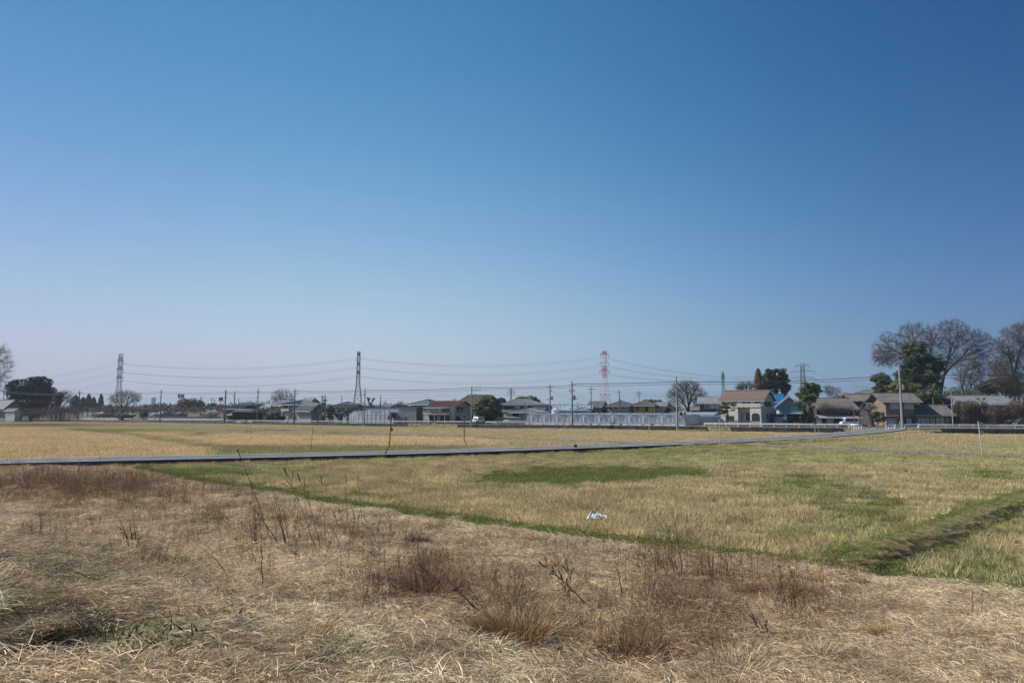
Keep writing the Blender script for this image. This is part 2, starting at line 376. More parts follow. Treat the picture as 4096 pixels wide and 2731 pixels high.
# near road, lanes -----------------------------------------------------------
def smooth_line(P, n=4):
    P = np.array(P, float)
    for _ in range(2):
        Q = [P[0]]
        for a, b in zip(P[:-1], P[1:]): Q += [a * .75 + b * .25, a * .25 + b * .75]
        Q.append(P[-1]); P = np.array(Q)
    return P
def offs(P, o, dz=0):
    d = np.gradient(P[:, :2], axis=0); d /= np.linalg.norm(d, axis=1)[:, None]; n = np.stack([-d[:, 1], d[:, 0]], 1)
    Q = P.copy(); Q[:, :2] += n * o; Q[:, 2] += dz; return Q
def road(name, P, wd, m, side, lines=()):
    P = smooth_line(P); ROADS[name] = (P, wd); L, Rr = offs(P, wd / 2), offs(P, -wd / 2); mb = MB(); n = len(P)
    lo, ro = L.copy(), Rr.copy(); lo[:, 2] = -.2; ro[:, 2] = -.2
    q = [(i, i + 1, n + i + 1, n + i) for i in range(n - 1)]
    mb.add(list(Rr) + list(L), q, 0); mb.add(list(ro) + list(Rr), q, 1); mb.add(list(L) + list(lo), q, 1)
    struct(mb.obj(name, [m, side]))
    for o, w_, dash in lines:
        mb = MB(); A, B = offs(P, o - w_/2, .006), offs(P, o + w_/2, .006)
        for i in range(n - 1):
            if dash and not dash(P[i][0]): continue
            if dash:
                K = max(1, int(np.linalg.norm(P[i+1] - P[i]) / 4))
                for k in range(K):
                    t0, t1 = k / K, (k + .5) / K; l = lambda U, t: U[i] * (1 - t) + U[i+1] * t
                    mb.add([l(A, t0), l(A, t1), l(B, t1), l(B, t0)], [(0, 1, 2, 3)])
            else: mb.add([A[i], A[i+1], B[i+1], B[i]], [(0, 1, 2, 3)])
        struct(mb.obj('road_marking', M['paint']))
road('field_road', NR, 5.6, M['asphalt'], M['concrete_dark'], ((2.45, .14, None), (-2.45, .16, None), (0, .14, lambda X: 8 < X < 30 or X > 50)))
LR = [G(x, y, .15) for x, y in ((2900, 1774), (3100, 1781), (3300, 1790.5), (3600, 1805), (3927, 1815), (4096, 1822.5), (4500, 1838), (5600, 1880))]
road('gravel_lane_right', LR, 3.0, M['gravel'], M['concrete_dark'])
LL = [G(x, y, .14) for x, y in ((2600, 1772), (2430, 1764), (2200, 1757), (2000, 1750.5), (1700, 1740), (1400, 1727.5), (1000, 1711), (600, 1695), (430, 1688))]
road('gravel_lane_left', LL, 3.0, M['gravel'], M['concrete_dark'])

def near_road(X, Y, pad=.3):
    hit = np.zeros(np.shape(X), bool)
    for P, wd in ROADS.values():
        d, _ = segdist(X, Y, P[:, :2]); hit |= d < wd / 2 + pad
    return hit

# ---------------------------------------------------------------- vegetation scatter
def blades(n, gen, segs=2):
    """gen(i) -> base(3), dir(3), length, width, droop ; returns quads"""
    vs, fs = [], []
    for i in range(n):
        b, d, L, wd, dr = gen(i)
        b = np.array(b, float); d = np.array(d, float); d /= np.linalg.norm(d)
        sdv = np.cross(d, (rng.normal(), rng.normal(), rng.normal())); sdv /= np.linalg.norm(sdv) + 1e-9
        k = len(vs)
        for j in range(segs + 1):
            t = j / segs; p = b + d * L * t + np.array((0, 0, -dr * L * t * t)); ww = wd * (1 - .75 * t) * .5
            if p[2] < 0.004: p[2] = .004 + .01 * rng.random()
            vs += [p - sdv * ww, p + sdv * ww]
        fs += [(k + 2*j, k + 2*j + 1, k + 2*j + 3, k + 2*j + 2) for j in range(segs)]
    return vs, fs
def tint_mat(name, var=.3, sc=9.0, transl=.25):
    m = bpy.data.materials.new(name); m.use_nodes = True; t = m.node_tree; b = t.nodes["Principled BSDF"]
    b.inputs["Roughness"].default_value = .75; b.inputs["Specular IOR Level"].default_value = .2
    a = t.nodes.new("ShaderNodeAttribute"); a.attribute_type = 'INSTANCER'; a.attribute_name = 'tint'
    g = t.nodes.new("ShaderNodeNewGeometry"); n = t.nodes.new("ShaderNodeTexNoise"); n.inputs["Scale"].default_value = sc; n.inputs["Detail"].default_value = 3
    t.links.new(g.outputs["Position"], n.inputs["Vector"])
    mr = t.nodes.new("ShaderNodeMapRange"); mr.inputs[1].default_value = .3; mr.inputs[2].default_value = .7
    mr.inputs[3].default_value = 1 - var; mr.inputs[4].default_value = 1 + var
    t.links.new(n.outputs["Fac"], mr.inputs[0])
    rr = t.nodes.new("ShaderNodeMapRange"); rr.inputs[3].default_value = .42; rr.inputs[4].default_value = 1.5
    t.links.new(g.outputs["Random Per Island"], rr.inputs[0])
    mm = t.nodes.new("ShaderNodeMath"); mm.operation = 'MULTIPLY'; t.links.new(mr.outputs[0], mm.inputs[0]); t.links.new(rr.outputs[0], mm.inputs[1])
    vm = t.nodes.new("ShaderNodeVectorMath"); vm.operation = 'SCALE'
    t.links.new(a.outputs["Color"], vm.inputs[0]); t.links.new(mm.outputs[0], vm.inputs["Scale"])
    t.links.new(vm.outputs[0], b.inputs["Base Color"])
    tl = t.nodes.new("ShaderNodeBsdfTranslucent"); t.links.new(vm.outputs[0], tl.inputs[0])
    mx = t.nodes.new("ShaderNodeMixShader"); mx.inputs[0].default_value = transl
    t.links.new(b.outputs[0], mx.inputs[1]); t.links.new(tl.outputs[0], mx.inputs[2]); t.links.new(mx.outputs[0], t.nodes["Material Output"].inputs[0])
    return m
MT = tint_mat('dry straw and grass'); 
def variants(nm, k, fn):
    c = bpy.data.collections.new(nm)
    for i in range(k):
        v, f = fn(i); o = npmesh(f'{nm}_{i}', v, f, MT, link=False); c.objects.link(o)
    return c
def u(a, b): return rng.uniform(a, b)
def stubble(i, half=.6, step=.30, along=.17, nb=20, h=(.15, .33), wd=.0115):
    n_ = int(round(2 * half / step)); m_ = max(1, int(round(2 * half / along)))
    cs = [(-half + (a + .5) * step + u(-.03, .03), -half + (b + .5) * 2 * half / m_ + u(-.05, .05), u(.75, 1.2)) for a in range(n_) for b in range(m_) if rng.random() > .06]
    def gen(k):
        c = cs[k % len(cs)]; a = u(0, 6.28); r = u(0, .05); s = u(.05, .65)
        return (c[0] + r*math.cos(a), c[1] + r*math.sin(a), 0), (s*math.cos(a) + .13*rng.normal(), s*math.sin(a) + .13*rng.normal(), 1), u(*h) * c[2], wd * u(.7, 1.5), u(.0, .35)
    return blades(len(cs) * nb, gen)
def matted(i, n=950, half=.58, L=(.07, .26), wd=.0055, zt=.10, comb=True):
    base = u(0, 6.28)
    def gen(k):
        r = half * math.sqrt(u(0, 1)); a = u(0, 6.28); d = base + rng.normal() * (.9 if comb else 3)
        el = abs(rng.normal()) * .28
        return (r*math.cos(a), r*math.sin(a), u(0, zt)), (math.cos(d), math.sin(d), el), u(*L), wd * u(.6, 1.7), u(.05, .4)
    return blades(n, gen, 3)
def clump(i, n=240, h=(.25, .6), wd=.008, spread=.6):
    lean = u(0, 6.28)
    def gen(k):
        a = u(0, 6.28); r = .16 * math.sqrt(u(0, 1)); s = u(.1, spread * 2)
        return (r*math.cos(a), r*math.sin(a), 0), (s*math.cos(a) + .35*math.cos(lean), s*math.sin(a) + .35*math.sin(lean), 1), u(*h), wd * u(.6, 1.4), u(.2, .8)
    return blades(n, gen, 3)
def greens(i, n=420, half=.6):
    def gen(k):
        r = half * math.sqrt(u(0, 1)); a = u(0, 6.28)
        return (r*math.cos(a), r*math.sin(a), 0), (rng.normal()*.7, rng.normal()*.7, 1), u(.04, .15), .014 * u(.6, 1.6), u(.1, .5)
    return blades(n, gen, 1)
def stems(i, n=22):
    vs, fs = [], []
    lean = u(-.25, .25), u(-.2, .2)
    for k in range(n):
        x, y = rng.normal() * .35, rng.normal() * .35; h = u(.35, 1.0)
        d = np.array((lean[0] + rng.normal()*.16, lean[1] + rng.normal()*.16, 1)); p0 = np.array((x, y, 0.)); p1 = p0 + d * h
        q = [(p0, p1, .006)]
        for j in range(6):
            t = u(.25, .95); a = u(0, 6.28); L = u(.06, .25); c = p0 + d*h*t
            q.append((c, c + np.array((math.cos(a)*.8, math.sin(a)*.8, .8)) * L, .0035))
        for a_, b_, r_ in q:
            e = b_ - a_; s1 = np.cross(e, (0, 0, 1)); s1 = s1 / (np.linalg.norm(s1) + 1e-9); s2 = np.cross(e, s1); s2 /= np.linalg.norm(s2) + 1e-9
            for s_ in (s1, s2):
                m_ = len(vs); vs += [a_ - s_*r_, a_ + s_*r_, b_ + s_*r_*.4, b_ - s_*r_*.4]; fs.append((m_, m_+1, m_+2, m_+3))
    return vs, fs
C_ST = variants('stubble', 8, stubble)
C_SF = variants('stubblefar', 4, lambda i: stubble(i, 1.2, .42, .42, 9, (.18, .34), .026))
C_MT = variants('matted', 7, lambda i: matted(i, comb=i % 2 == 0))
C_CL = variants('clump', 6, clump)
C_GR = variants('greens', 4, greens)
C_SM = variants('stems', 6, stems)
def tall_stems(i, n=5):
    vs, fs = [], []
    for k in range(n):
        p = np.array((rng.normal() * .22, rng.normal() * .22, 0.)); h = u(.7, 1.5); d = np.array((rng.normal() * .2, rng.normal() * .15, 1.)); d /= np.linalg.norm(d); bend = rng.normal(size=2) * .12; q = []; P_ = [p + d * h * t + np.array((bend[0], bend[1], 0)) * h * t * t for t in np.linspace(0, 1, 6)]
        for j in range(5): q.append((P_[j], P_[j+1], .008 * (1 - j * .15)))
        for j in range(9): t = u(.35, 1); a = u(0, 6.28); c = P_[min(4, int(t * 5))]; q.append((c, c + np.array((math.cos(a) * .7, math.sin(a) * .7, .9)) * u(.04, .18), .004))
        for a_, b_, r_ in q:
            e = b_ - a_; s1 = np.cross(e, (0, 0, 1)); s1 = s1 / (np.linalg.norm(s1) + 1e-9); s2 = np.cross(e, s1); s2 /= np.linalg.norm(s2) + 1e-9
            for s_ in (s1, s2): m_ = len(vs); vs += [a_ - s_*r_, a_ + s_*r_, b_ + s_*r_*.8, b_ - s_*r_*.8]; fs.append((m_, m_+1, m_+2, m_+3))
    return vs, fs
C_TL = variants('tallstems', 7, tall_stems)
def rgrid(x0, x1, y0, y1, st, ang, jit=.02):
    c = np.array(((x0 + x1) / 2, (y0 + y1) / 2)); Rr = math.hypot(x1 - x0, y1 - y0) / 2; a = np.arange(-Rr, Rr, st); A, B = np.meshgrid(a, a); A = A.ravel() + rng.uniform(-jit, jit, A.size); B = B.ravel() + rng.uniform(-.2, .2, B.size) * st
    X = c[0] + A * math.cos(ang) - B * math.sin(ang); Y = c[1] + A * math.sin(ang) + B * math.cos(ang); k = (X > x0) & (X < x1) & (Y > y0) & (Y < y1); return X[k], Y[k]
def scatter(name, label, cat, col, P, tint, smin=.85, smax=1.2, tilt=.06, zscale=None, align=None):
    n = len(P); me = bpy.data.meshes.new(name); me.vertices.add(n); me.vertices.foreach_set('co', np.asarray(P, np.float32).ravel())
    def att(nm, ty, arr, key='value'): a = me.attributes.new(nm, ty, 'POINT'); a.data.foreach_set(key, arr.ravel())
    k = len(col.objects)
    att('vi', 'INT', rng.integers(0, k, n).astype(np.int32))
    att('rot', 'FLOAT_VECTOR', np.stack([rng.normal(0, tilt, n), rng.normal(0, tilt, n), rng.uniform(0, 6.28, n) if align is None else align + math.pi * rng.integers(0, 2, n)], 1).astype(np.float32), 'vector')
    s = rng.uniform(smin, smax, n)
    att('scl', 'FLOAT_VECTOR', np.stack([s, s, s * (zscale if zscale is not None else 1)], 1).astype(np.float32), 'vector')
    att('tint', 'FLOAT_COLOR', np.concatenate([tint, np.ones((n, 1))], 1).astype(np.float32), 'color')
    o = bpy.data.objects.new(name, me); COL.objects.link(o)
    g = bpy.data.node_groups.new(name, 'GeometryNodeTree')
    g.interface.new_socket('Geometry', in_out='INPUT', socket_type='NodeSocketGeometry'); g.interface.new_socket('Geometry', in_out='OUTPUT', socket_type='NodeSocketGeometry')
    gi, go = g.nodes.new('NodeGroupInput'), g.nodes.new('NodeGroupOutput')
    ip = g.nodes.new('GeometryNodeInstanceOnPoints'); ci = g.nodes.new('GeometryNodeCollectionInfo')
    ci.inputs['Collection'].default_value = col; ci.inputs['Separate Children'].default_value = True; ci.inputs['Reset Children'].default_value = True
    ip.inputs['Pick Instance'].default_value = True
    def named(nm, ty, sock):
        a = g.nodes.new('GeometryNodeInputNamedAttribute'); a.data_type = ty; a.inputs[0].default_value = nm
        g.links.new(a.outputs['Attribute'], sock)
    named('vi', 'INT', ip.inputs['Instance Index']); named('scl', 'FLOAT_VECTOR', ip.inputs['Scale'])
    e2r = g.nodes.new('FunctionNodeEulerToRotation'); named('rot', 'FLOAT_VECTOR', e2r.inputs[0]); g.links.new(e2r.outputs[0], ip.inputs['Rotation'])
    g.links.new(gi.outputs[0], ip.inputs['Points']); g.links.new(ci.outputs[0], ip.inputs['Instance']); g.links.new(ip.outputs[0], go.inputs[0])
    md = o.modifiers.new('scatter', 'NODES'); md.node_group = g
    return stuff(o, label, cat)
def jgrid(x0, x1, y0, y1, st, jit=.45):
    X, Y = np.meshgrid(np.arange(x0, x1, st), np.arange(y0, y1, st)); X = X.ravel(); Y = Y.ravel()
    return X + rng.uniform(-jit, jit, X.shape) * st, Y + rng.uniform(-jit, jit, Y.shape) * st
def inview(X, Y, Z, m=750):
    px, py = proj(X, Y, Z); return (px > -m) & (px < 4096 + m) & (py < 2731 + m * 2.5), px, py
def mixc(a, b, t): return np.asarray(a) * (1 - t[:, None]) + np.asarray(b) * t[:, None]
STRAW = np.array((.57, .45, .255)); OLIVE = np.array((.37, .345, .15)); GREEN = np.array((.165, .205, .045)); ORANGE = np.array((.69, .525, .29)); PINK = np.array((.70, .555, .375)); BROWN = np.array((.33, .21, .115)); GREY = np.array((.36, .31, .26))
def sst(a, b, x): t = np.clip((x - a) / (b - a), 0, 1); return t * t * (3 - 2 * t)
def blob(px, py, cx, cy, rx, ry): return np.exp(-(((px - cx) / rx) ** 2 + ((py - cy) / ry) ** 2))

# --- foreground matted dead grass
X, Y = jgrid(-58, 30, 4.3, 56, .42)
s = sdist(X, Y); Z = tz(X, Y); ok, px, py = inview(X, Y, Z)
ok &= (s > .15) & ~near_road(X, Y, .9) & (np.hypot(X - PIT[0], Y - PIT[1]) > .75)
# thin out with distance
ok &= (rng.random(X.shape) < np.clip(1.2 - Y / 70, .5, 1))
X, Y, Z, px, py, s = (a[ok] for a in (X, Y, Z, px, py, s))
n1 = fnoise(X, Y, 6, 5); n2 = fnoise(X, Y, 2.2, 6)
t = mixc(PINK, np.array((.63, .495, .285)), sst(-.2, .5, n2)); t = mixc(t, PINK * .5, sst(.0, .45, fnoise(X, Y, 1.3, 23)))
brown = np.clip(sst(-.15, .45, n1 * .6 + n2 * .5) * .62 + blob(px, py, 300, 1960, 420, 75) * .85 + blob(px, py, 1700, 2360, 260, 90) + blob(px, py, 2900, 2450, 500, 190) * .65 + blob(px, py, 2560, 2620, 260, 90) + blob(px, py, 2040, 2520, 150, 110) * .7, 0, 1)
t = mixc(t, BROWN, np.minimum(1, brown) * .8) if False else t * (1 - brown[:, None] * .8) + BROWN * (brown[:, None] * .8)
gm = np.clip(blob(px, py, 100, 2330, 420, 130) * 1.0 + blob(px, py, 350, 2600, 560, 130) * .7, 0, .8) * sst(-.7, .2, n2)
t = t * (1 - gm[:, None]) + np.array((.30, .235, .13)) * gm[:, None]
t *= (1 + .18 * rng.normal(size=len(X)))[:, None].clip(.6, 1.4)
scatter('dead_grass', 'flattened pale dead grass covering the bank in the foreground', 'dead grass', C_MT, np.stack([X, Y, Z], 1), t.clip(.02, .8), .85, 1.3, .10)
# tufts standing out of it
X, Y = jgrid(-46, 22, 5, 54, .62, .5)
s = sdist(X, Y); Z = tz(X, Y); ok, px, py = inview(X, Y, Z); n2 = fnoise(X, Y, 3.0, 8)
ok &= (s > .4) & ~near_road(X, Y, 1.2) & (rng.random(X.shape) < .25 + .5 * sst(-.2, .5, n2)) & (np.hypot(X - PIT[0], Y - PIT[1]) > .8)
X, Y, Z, px, py = (a[ok] for a in (X, Y, Z, px, py)); k = rng.random(len(X))
t = mixc(PINK * .85, BROWN * 1.1, sst(.35, .8, k)); t = mixc(t, STRAW * 1.1, (k < .15) * 1.0)
scatter('dry_grass_tuft', 'small arching tufts of dry grass standing out of the flattened straw', 'grass tufts', C_CL, np.stack([X, Y, Z - .02], 1), t, .35, 1.15, .28)
# brown brush stems, dense in the bands the photo shows
X, Y = jgrid(-48, 22, 6, 54, .6, .5)
s = sdist(X, Y); Z = tz(X, Y); ok, px, py = inview(X, Y, Z)
dens = np.clip(blob(px, py, 330, 1970, 480, 70) * 1.1 + blob(px, py, 1000, 2090, 260, 70) * .6 + blob(px, py, 2750, 2400, 330, 130) * 1.5 + blob(px, py, 3110, 2420, 230, 150) * 1.3 + blob(px, py, 1700, 2350, 240, 90) * 1.3 + blob(px, py, 2000, 2480, 160, 80) * .7 + blob(px, py, 2520, 2600, 230, 70) * .8 + blob(px, py, 1500, 2180, 300, 60) * .35 + .04, 0, 1)
ok &= (s > .5) & ~near_road(X, Y, 1.4) & (rng.random(X.shape) < dens * (.35 + .75 * sst(-.25, .35, fnoise(X, Y, 2.4, 20))))
X, Y, Z, px, py = (a[ok] for a in (X, Y, Z, px, py)); k = rng.random(len(X))
t = mixc(np.array((.26, .155, .08)), np.array((.42, .285, .155)), k)
scatter('dry_weed_thicket', 'thickets of thin reddish brown dead weed stems on the grassy bank', 'dry weeds', C_SM, np.stack([X, Y, Z - .02], 1), t, .35, .85, .14)
X, Y = jgrid(-44, 20, 11.5, 48, .7, .5)
s = sdist(X, Y); Z = tz(X, Y); ok, px, py = inview(X, Y, Z)
dens = np.clip(blob(px, py, 1200, 2170, 300, 70) * .55 + blob(px, py, 2800, 2380, 420, 130) * .6 + blob(px, py, 1600, 2260, 330, 70) * .25 + blob(px, py, 350, 1960, 420, 60) * .35 + .02, 0, 1)
ok &= (s > .5) & ~near_road(X, Y, 1.4) & (rng.random(X.shape) < dens)
X, Y, Z = (a[ok] for a in (X, Y, Z)); k = rng.random(len(X))
scatter('tall_weed_thicket', 'sparse tall thin dead stems rising out of the flattened grass', 'dry weeds', C_TL, np.stack([X, Y, Z - .02], 1), mixc(np.array((.20, .14, .10)), np.array((.36, .26, .18)), k), .5, 1.0, .1)
# green seedlings on the bank, lower left
X, Y = jgrid(-14, 8, 4.4, 22, .36, .5)
s = sdist(X, Y); Z = tz(X, Y); ok, px, py = inview(X, Y, Z)
dens = blob(px, py, 230, 2330, 330, 150) * .5 + blob(px, py, 620, 2590, 420, 100) * .4 + blob(px, py, 30, 2720, 170, 60) * 3 + blob(px, py, 1400, 2700, 260, 60) * .35 + .02
ok &= (s > 1) & (rng.random(X.shape) < dens)
X, Y, Z, px, py = (a[ok] for a in (X, Y, Z, px, py))
scatter('green_seedlings', 'low green spring weeds sprouting through the dead grass at lower left', 'ground cover', C_GR, np.stack([X, Y, Z + .06], 1), np.where((rng.random(len(X)) < .06)[:, None], np.array((.13, .09, .17)), np.array((.12, .16, .05))) * rng.uniform(.6, 1.3, (len(X), 1)), .5, 1.0, .1)

# --- near rice field
def ridge_d(X, Y): return segdist(X, Y, RIDGE)[0]
NRP = ROADS['field_road'][0][:, :2]
def beyond_near_road(X, Y):
    d, sg = segdist(X, Y, NRP); return sg < 0
ROW = R(52)
X, Y = rgrid(-36, 74, 10, 96, 1.17, ROW)
s = sdist(X, Y); Z = tz(X, Y) - .01; ok, px, py = inview(X, Y, Z)
far_lane = segdist(X, Y, ROADS['gravel_lane_right'][0][:, :2]); 
oval = sst(1.12, .9, np.sqrt(((px - 2390) / 470) ** 2 + ((py - 1903 + (px - 2390) * .028) / (33 - (px - 2390) * .03)) ** 2) + 1.1 * fnoise(X, Y, 4.2, 9) + .6 * fnoise(X, Y, 1.3, 19))
gn = sst(.18, .55, fnoise(X, Y, 9, 10) + .25 * fnoise(X, Y, 2.5, 11))
gp = np.clip(blob(px, py, 3230, 1950, 190, 45) + blob(px, py, 3950, 1905, 190, 28) + blob(px, py, 3470, 2060, 190, 55) * .9 + blob(px, py, 800, 1890, 330, 22) + blob(px, py, 2600, 1815, 500, 12) * .7 + blob(px, py, 3180, 2140, 200, 30) * .7 + blob(px, py, 3950, 2270, 130, 45) * .9, 0, 1)
stripg = sst(-2.5, -1.6, s + .5 * fnoise(X, Y, 2.2, 12))
rg = np.exp(-(ridge_d(X, Y) / 1.15) ** 2)
g = np.clip(np.maximum.reduce([gn * .35, gp * .85 * sst(-.6, .2, fnoise(X, Y, 2.4, 13) + .4), oval, rg]), 0, 1)
base_ok = ok & (s < -.25) & ~near_road(X, Y, .5) & ~beyond_near_road(X, Y)
keep = base_ok & (oval < .5) & (stripg < .55) & (rg < .5) & (rng.random(X.shape) > gp * .45)
def sel(k, *a): return [q[k] for q in a]
x_, y_, z_, g_, px_, py_ = sel(keep, X, Y, Z, g, px, py)
v_ = sst(-.6, .6, fnoise(x_, y_, 7, 14))
olv = np.clip(sst(1900, 1830, py_) * sst(1800, 2600, px_) * .75 + .25 + .2 * fnoise(x_, y_, 3, 15), 0, 1)
t = mixc(STRAW * (1.0), OLIVE * 1.15, np.clip(olv * .8 + .15 * v_, 0, 1)); t = mixc(t, GREEN * 1.25, np.clip(g_, 0, 1) * .75)
t *= (1 + .17 * rng.normal(size=len(x_)) + .14 * fnoise(x_, y_, 1.6, 24))[:, None].clip(.5, 1.5)
scatter('rice_stubble', 'yellowish rice stubble regrowth filling the field before the field road', 'rice stubble', C_ST, np.stack([x_, y_, z_], 1), t, .98, 1.04, .02, align=ROW)
X2, Y2 = jgrid(-36, 74, 10, 96, .5); s2 = sdist(X2, Y2); Z2 = tz(X2, Y2); ok2, px2, py2 = inview(X2, Y2, Z2)
ov2 = sst(1.2, .95, np.sqrt(((px2 - 2390) / 470) ** 2 + ((py2 - 1903 + (px2 - 2390) * .028) / (33 - (px2 - 2390) * .03)) ** 2) + 1.1 * fnoise(X2, Y2, 4.2, 9) + .6 * fnoise(X2, Y2, 1.3, 19)) * (.55 + .45 * (fnoise(X2, Y2, 1.6, 21) > -.25))
rr2 = ridge_d(X2, Y2)
g2 = np.clip(np.maximum.reduce([ov2, sst(-2.8, -1.7, s2 + .5 * fnoise(X2, Y2, 2.2, 12)), .9 * np.exp(-((rr2 - .9) / .5) ** 2), .7 * sst(.3, .5, fnoise(X2, Y2, 9, 10)), .8 * (blob(px2, py2, 3230, 1950, 190, 45) + blob(px2, py2, 3470, 2060, 190, 55) + blob(px2, py2, 3950, 1905, 190, 28) + blob(px2, py2, 800, 1890, 330, 22) + blob(px2, py2, 3950, 2270, 130, 45))]), 0, 1)
nr_d = segdist(X2, Y2, NRP)[0]; g2 = np.maximum(g2, .9 * np.exp(-((nr_d - 4.2) / .7) ** 2))
k = ok2 & (s2 < -.05) & ~near_road(X2, Y2, .2) & ~beyond_near_road(X2, Y2) & (rng.random(X2.shape) < g2)
x_, y_, z_ = sel(k, X2, Y2, Z2)
t = mixc(GREEN, np.array((.24, .25, .08)), sst(.3, 1.0, rng.random(len(x_)) + .3 * fnoise(x_, y_, 3, 3)))
scatter('field_grass', 'bright low green grass along the ditch and in bare patches of the field', 'grass', C_GR, np.stack([x_, y_, z_ - .005], 1), t, .8, 1.25, .05)
# dead grass and weeds over the little ridge
X2, Y2 = jgrid(6, 45, 14, 60, .30); rr2, rs2 = segdist(X2, Y2, RIDGE); Z2 = tz(X2, Y2); ok2, px2, py2 = inview(X2, Y2, Z2)
k = ok2 & (rr2 < 1.0) & (sdist(X2, Y2) < .3) & (rng.random(X2.shape) < .9)
x_, y_, z_, g_ = sel(k, X2, Y2, Z2, rs2 * rr2)
_m = (RIDGE[2] + RIDGE[3]) / 2; RS_ = np.sign(segdist(np.array([_m[0] - .5]), np.array([_m[1] + .5]), RIDGE)[1][0])
tb = mixc(np.array((.44, .35, .20)), np.array((.19, .22, .06)), np.clip(.3 + sst(-.25, .30, RS_ * g_) + .5 * (fnoise(x_, y_, 1.8, 22) > .2), 0, 1))
scatter('ridge_grass', 'dry brown and green grass draped over the low earth ridge at right', 'dead grass', C_MT, np.stack([x_, y_, z_ - .02], 1), tb, .35, .6, .2)
k = rng.random(len(x_)) < .5; tb2 = mixc(tb, np.array((.20, .21, .07)), rng.random(len(tb)))
scatter('ridge_tufts', 'small hanging tufts along the low earth ridge at right', 'grass tufts', C_CL, np.stack([x_, y_, z_ - .03], 1)[k], tb2[k], .2, .42, .5)

# --- far fields
X, Y = jgrid(-215, 130, 45, 300, 1.75)
Z = rise(X, Y); ok, px, py = inview(X, Y, Z)
dw = Yw(X) - Y
ok &= (dw > .7) & (beyond_near_road(X, Y) | (segdist(X, Y, ROADS['gravel_lane_right'][0][:, :2])[1] < 0) & (px > 2850)) & ~near_road(X, Y, 1.0)
X, Y, Z, px, py = sel(ok, X, Y, Z, px, py)
dike = np.array([G(*p)[:2] for p in ((265, 1715), (560, 1745), (900, 1797))])
dd, dsg = segdist(X, Y, dike)
left = ((px < 265) | (dsg > 0)) & (py > 1712) & (px < 950)
t = mixc(STRAW, OLIVE, np.clip(.25 + .5 * fnoise(X, Y, 30, 16), 0, 1))
t = np.where(left[:, None], ORANGE * .93, t)
midf = (~left) & (px < 2000) & (py > 1735 + (px - 800) * .016) & (py < 1782)
t = np.where(midf[:, None], ORANGE * .98, t)
olvs = np.clip(sst(1779, 1790, py) * (px > 850) * (px < 1900) + blob(px, py, 3700, 1762, 420, 7) * .6 + blob(px, py, 800, 1738, 60, 8) + blob(px, py, 1350, 1735, 60, 6), 0, 1)
t = mixc(t, OLIVE * .8, olvs * .9)
gs = np.clip(blob(px, py, 500, 1722, 260, 5) + np.exp(-((dd) / 1.2) ** 2) * (px < 950) + blob(px, py, 1100, 1723, 200, 3) * .8 + blob(px, py, 1650, 1790, 200, 5) * .6 + blob(px, py, 4050, 1790, 130, 14) * .7, 0, 1)
t = mixc(t, GREEN * 1.3, gs * .85)
beige = (px > 2850) & (py > 1740); t = np.where(beige[:, None], t * .5 + np.array((.39, .31, .19)) * .5, t)
pale = np.clip(blob(px, py, 2300, 1722, 260, 6) + blob(px, py, 2150, 1775, 260, 7) * .7, 0, 1); t = mixc(t, np.array((.50, .42, .27)), pale)
drk = np.clip(blob(px, py, 180, 1702, 300, 5), 0, 1); t = mixc(t, np.array((.27, .18, .12)), drk)
bm = fnoise(X, Y, 40, 17)
t *= 1.22 * (1 + .10 * bm + .08 * rng.normal(size=len(X)))[:, None].clip(.6, 1.4)
t = mixc(t, np.array((.20, .15, .12)), .9 * np.exp(-(dd / 1.0) ** 2) * (px < 950) * (px > 260)); t = mixc(t, GREEN * 1.2, .45 * np.exp(-((dd - 2.3) / .7) ** 2) * (px < 1000) * (px > 260) * (~left))
hz = np.clip(1 + .9 * pale - .5 * gs - .4 * (np.exp(-(dd / 1.5) ** 2) * (px < 950)), .3, 2)
scatter('far_rice_stubble', 'straw coloured rice stubble on the paddies between the field road and main road', 'rice stubble', C_SF, np.stack([X, Y, Z - .01], 1), t, .9, 1.15, .02, hz)
# verge tufts along roads, wall foot
vt = []
for nm, (P, wd) in ROADS.items():
    for a, b in zip(P[:-1], P[1:]):
        L = np.linalg.norm(b - a); n_ = int(L / .45)
        if a[1] > 175 or abs(a[0]) > 90: continue
        for k in range(n_):
            q = a + (b - a) * rng.random(); d = (b - a) / L; nn_ = np.array((-d[1], d[0], 0)); sd_ = rng.choice([-1, 1])
            if rng.random() < .75: c = q + nn_ * sd_ * (wd / 2 + .12 + abs(rng.normal()) * .45); vt.append((c[0], c[1], 0 if c[1] < Yw(c[0]) - 2 else 1.))
for xx in np.arange(-60, 95, .8):
    if rng.random() < .5: vt.append((xx, Yw(xx) - .5 - rng.random() * .8, 0))
for k in range(260):                                   # weedy mound beside the wall gap
    vt.append((*(V(2860 + 150 * rng.uniform(-1, 1), 1715, 0)[:2] * 0 + G(2860 + 140 * rng.uniform(-1, 1), 1722, .2)[:2] + rng.normal(0, .5, 2)), .2))
vt = np.array(vt); vt = vt[(vt[:, 1] < Yw(vt[:, 0]) - .3)]
kk = rng.random(len(vt)); t = mixc(STRAW, GREEN * 1.4, (kk > .5) * rng.random(len(vt))); t = mixc(t, BROWN, (kk < .15) * .8)
scatter('verge_grass', 'mixed green and straw tufts along the road edges and wall foot', 'grass', C_CL, vt, t, .5, 1.1, .1)

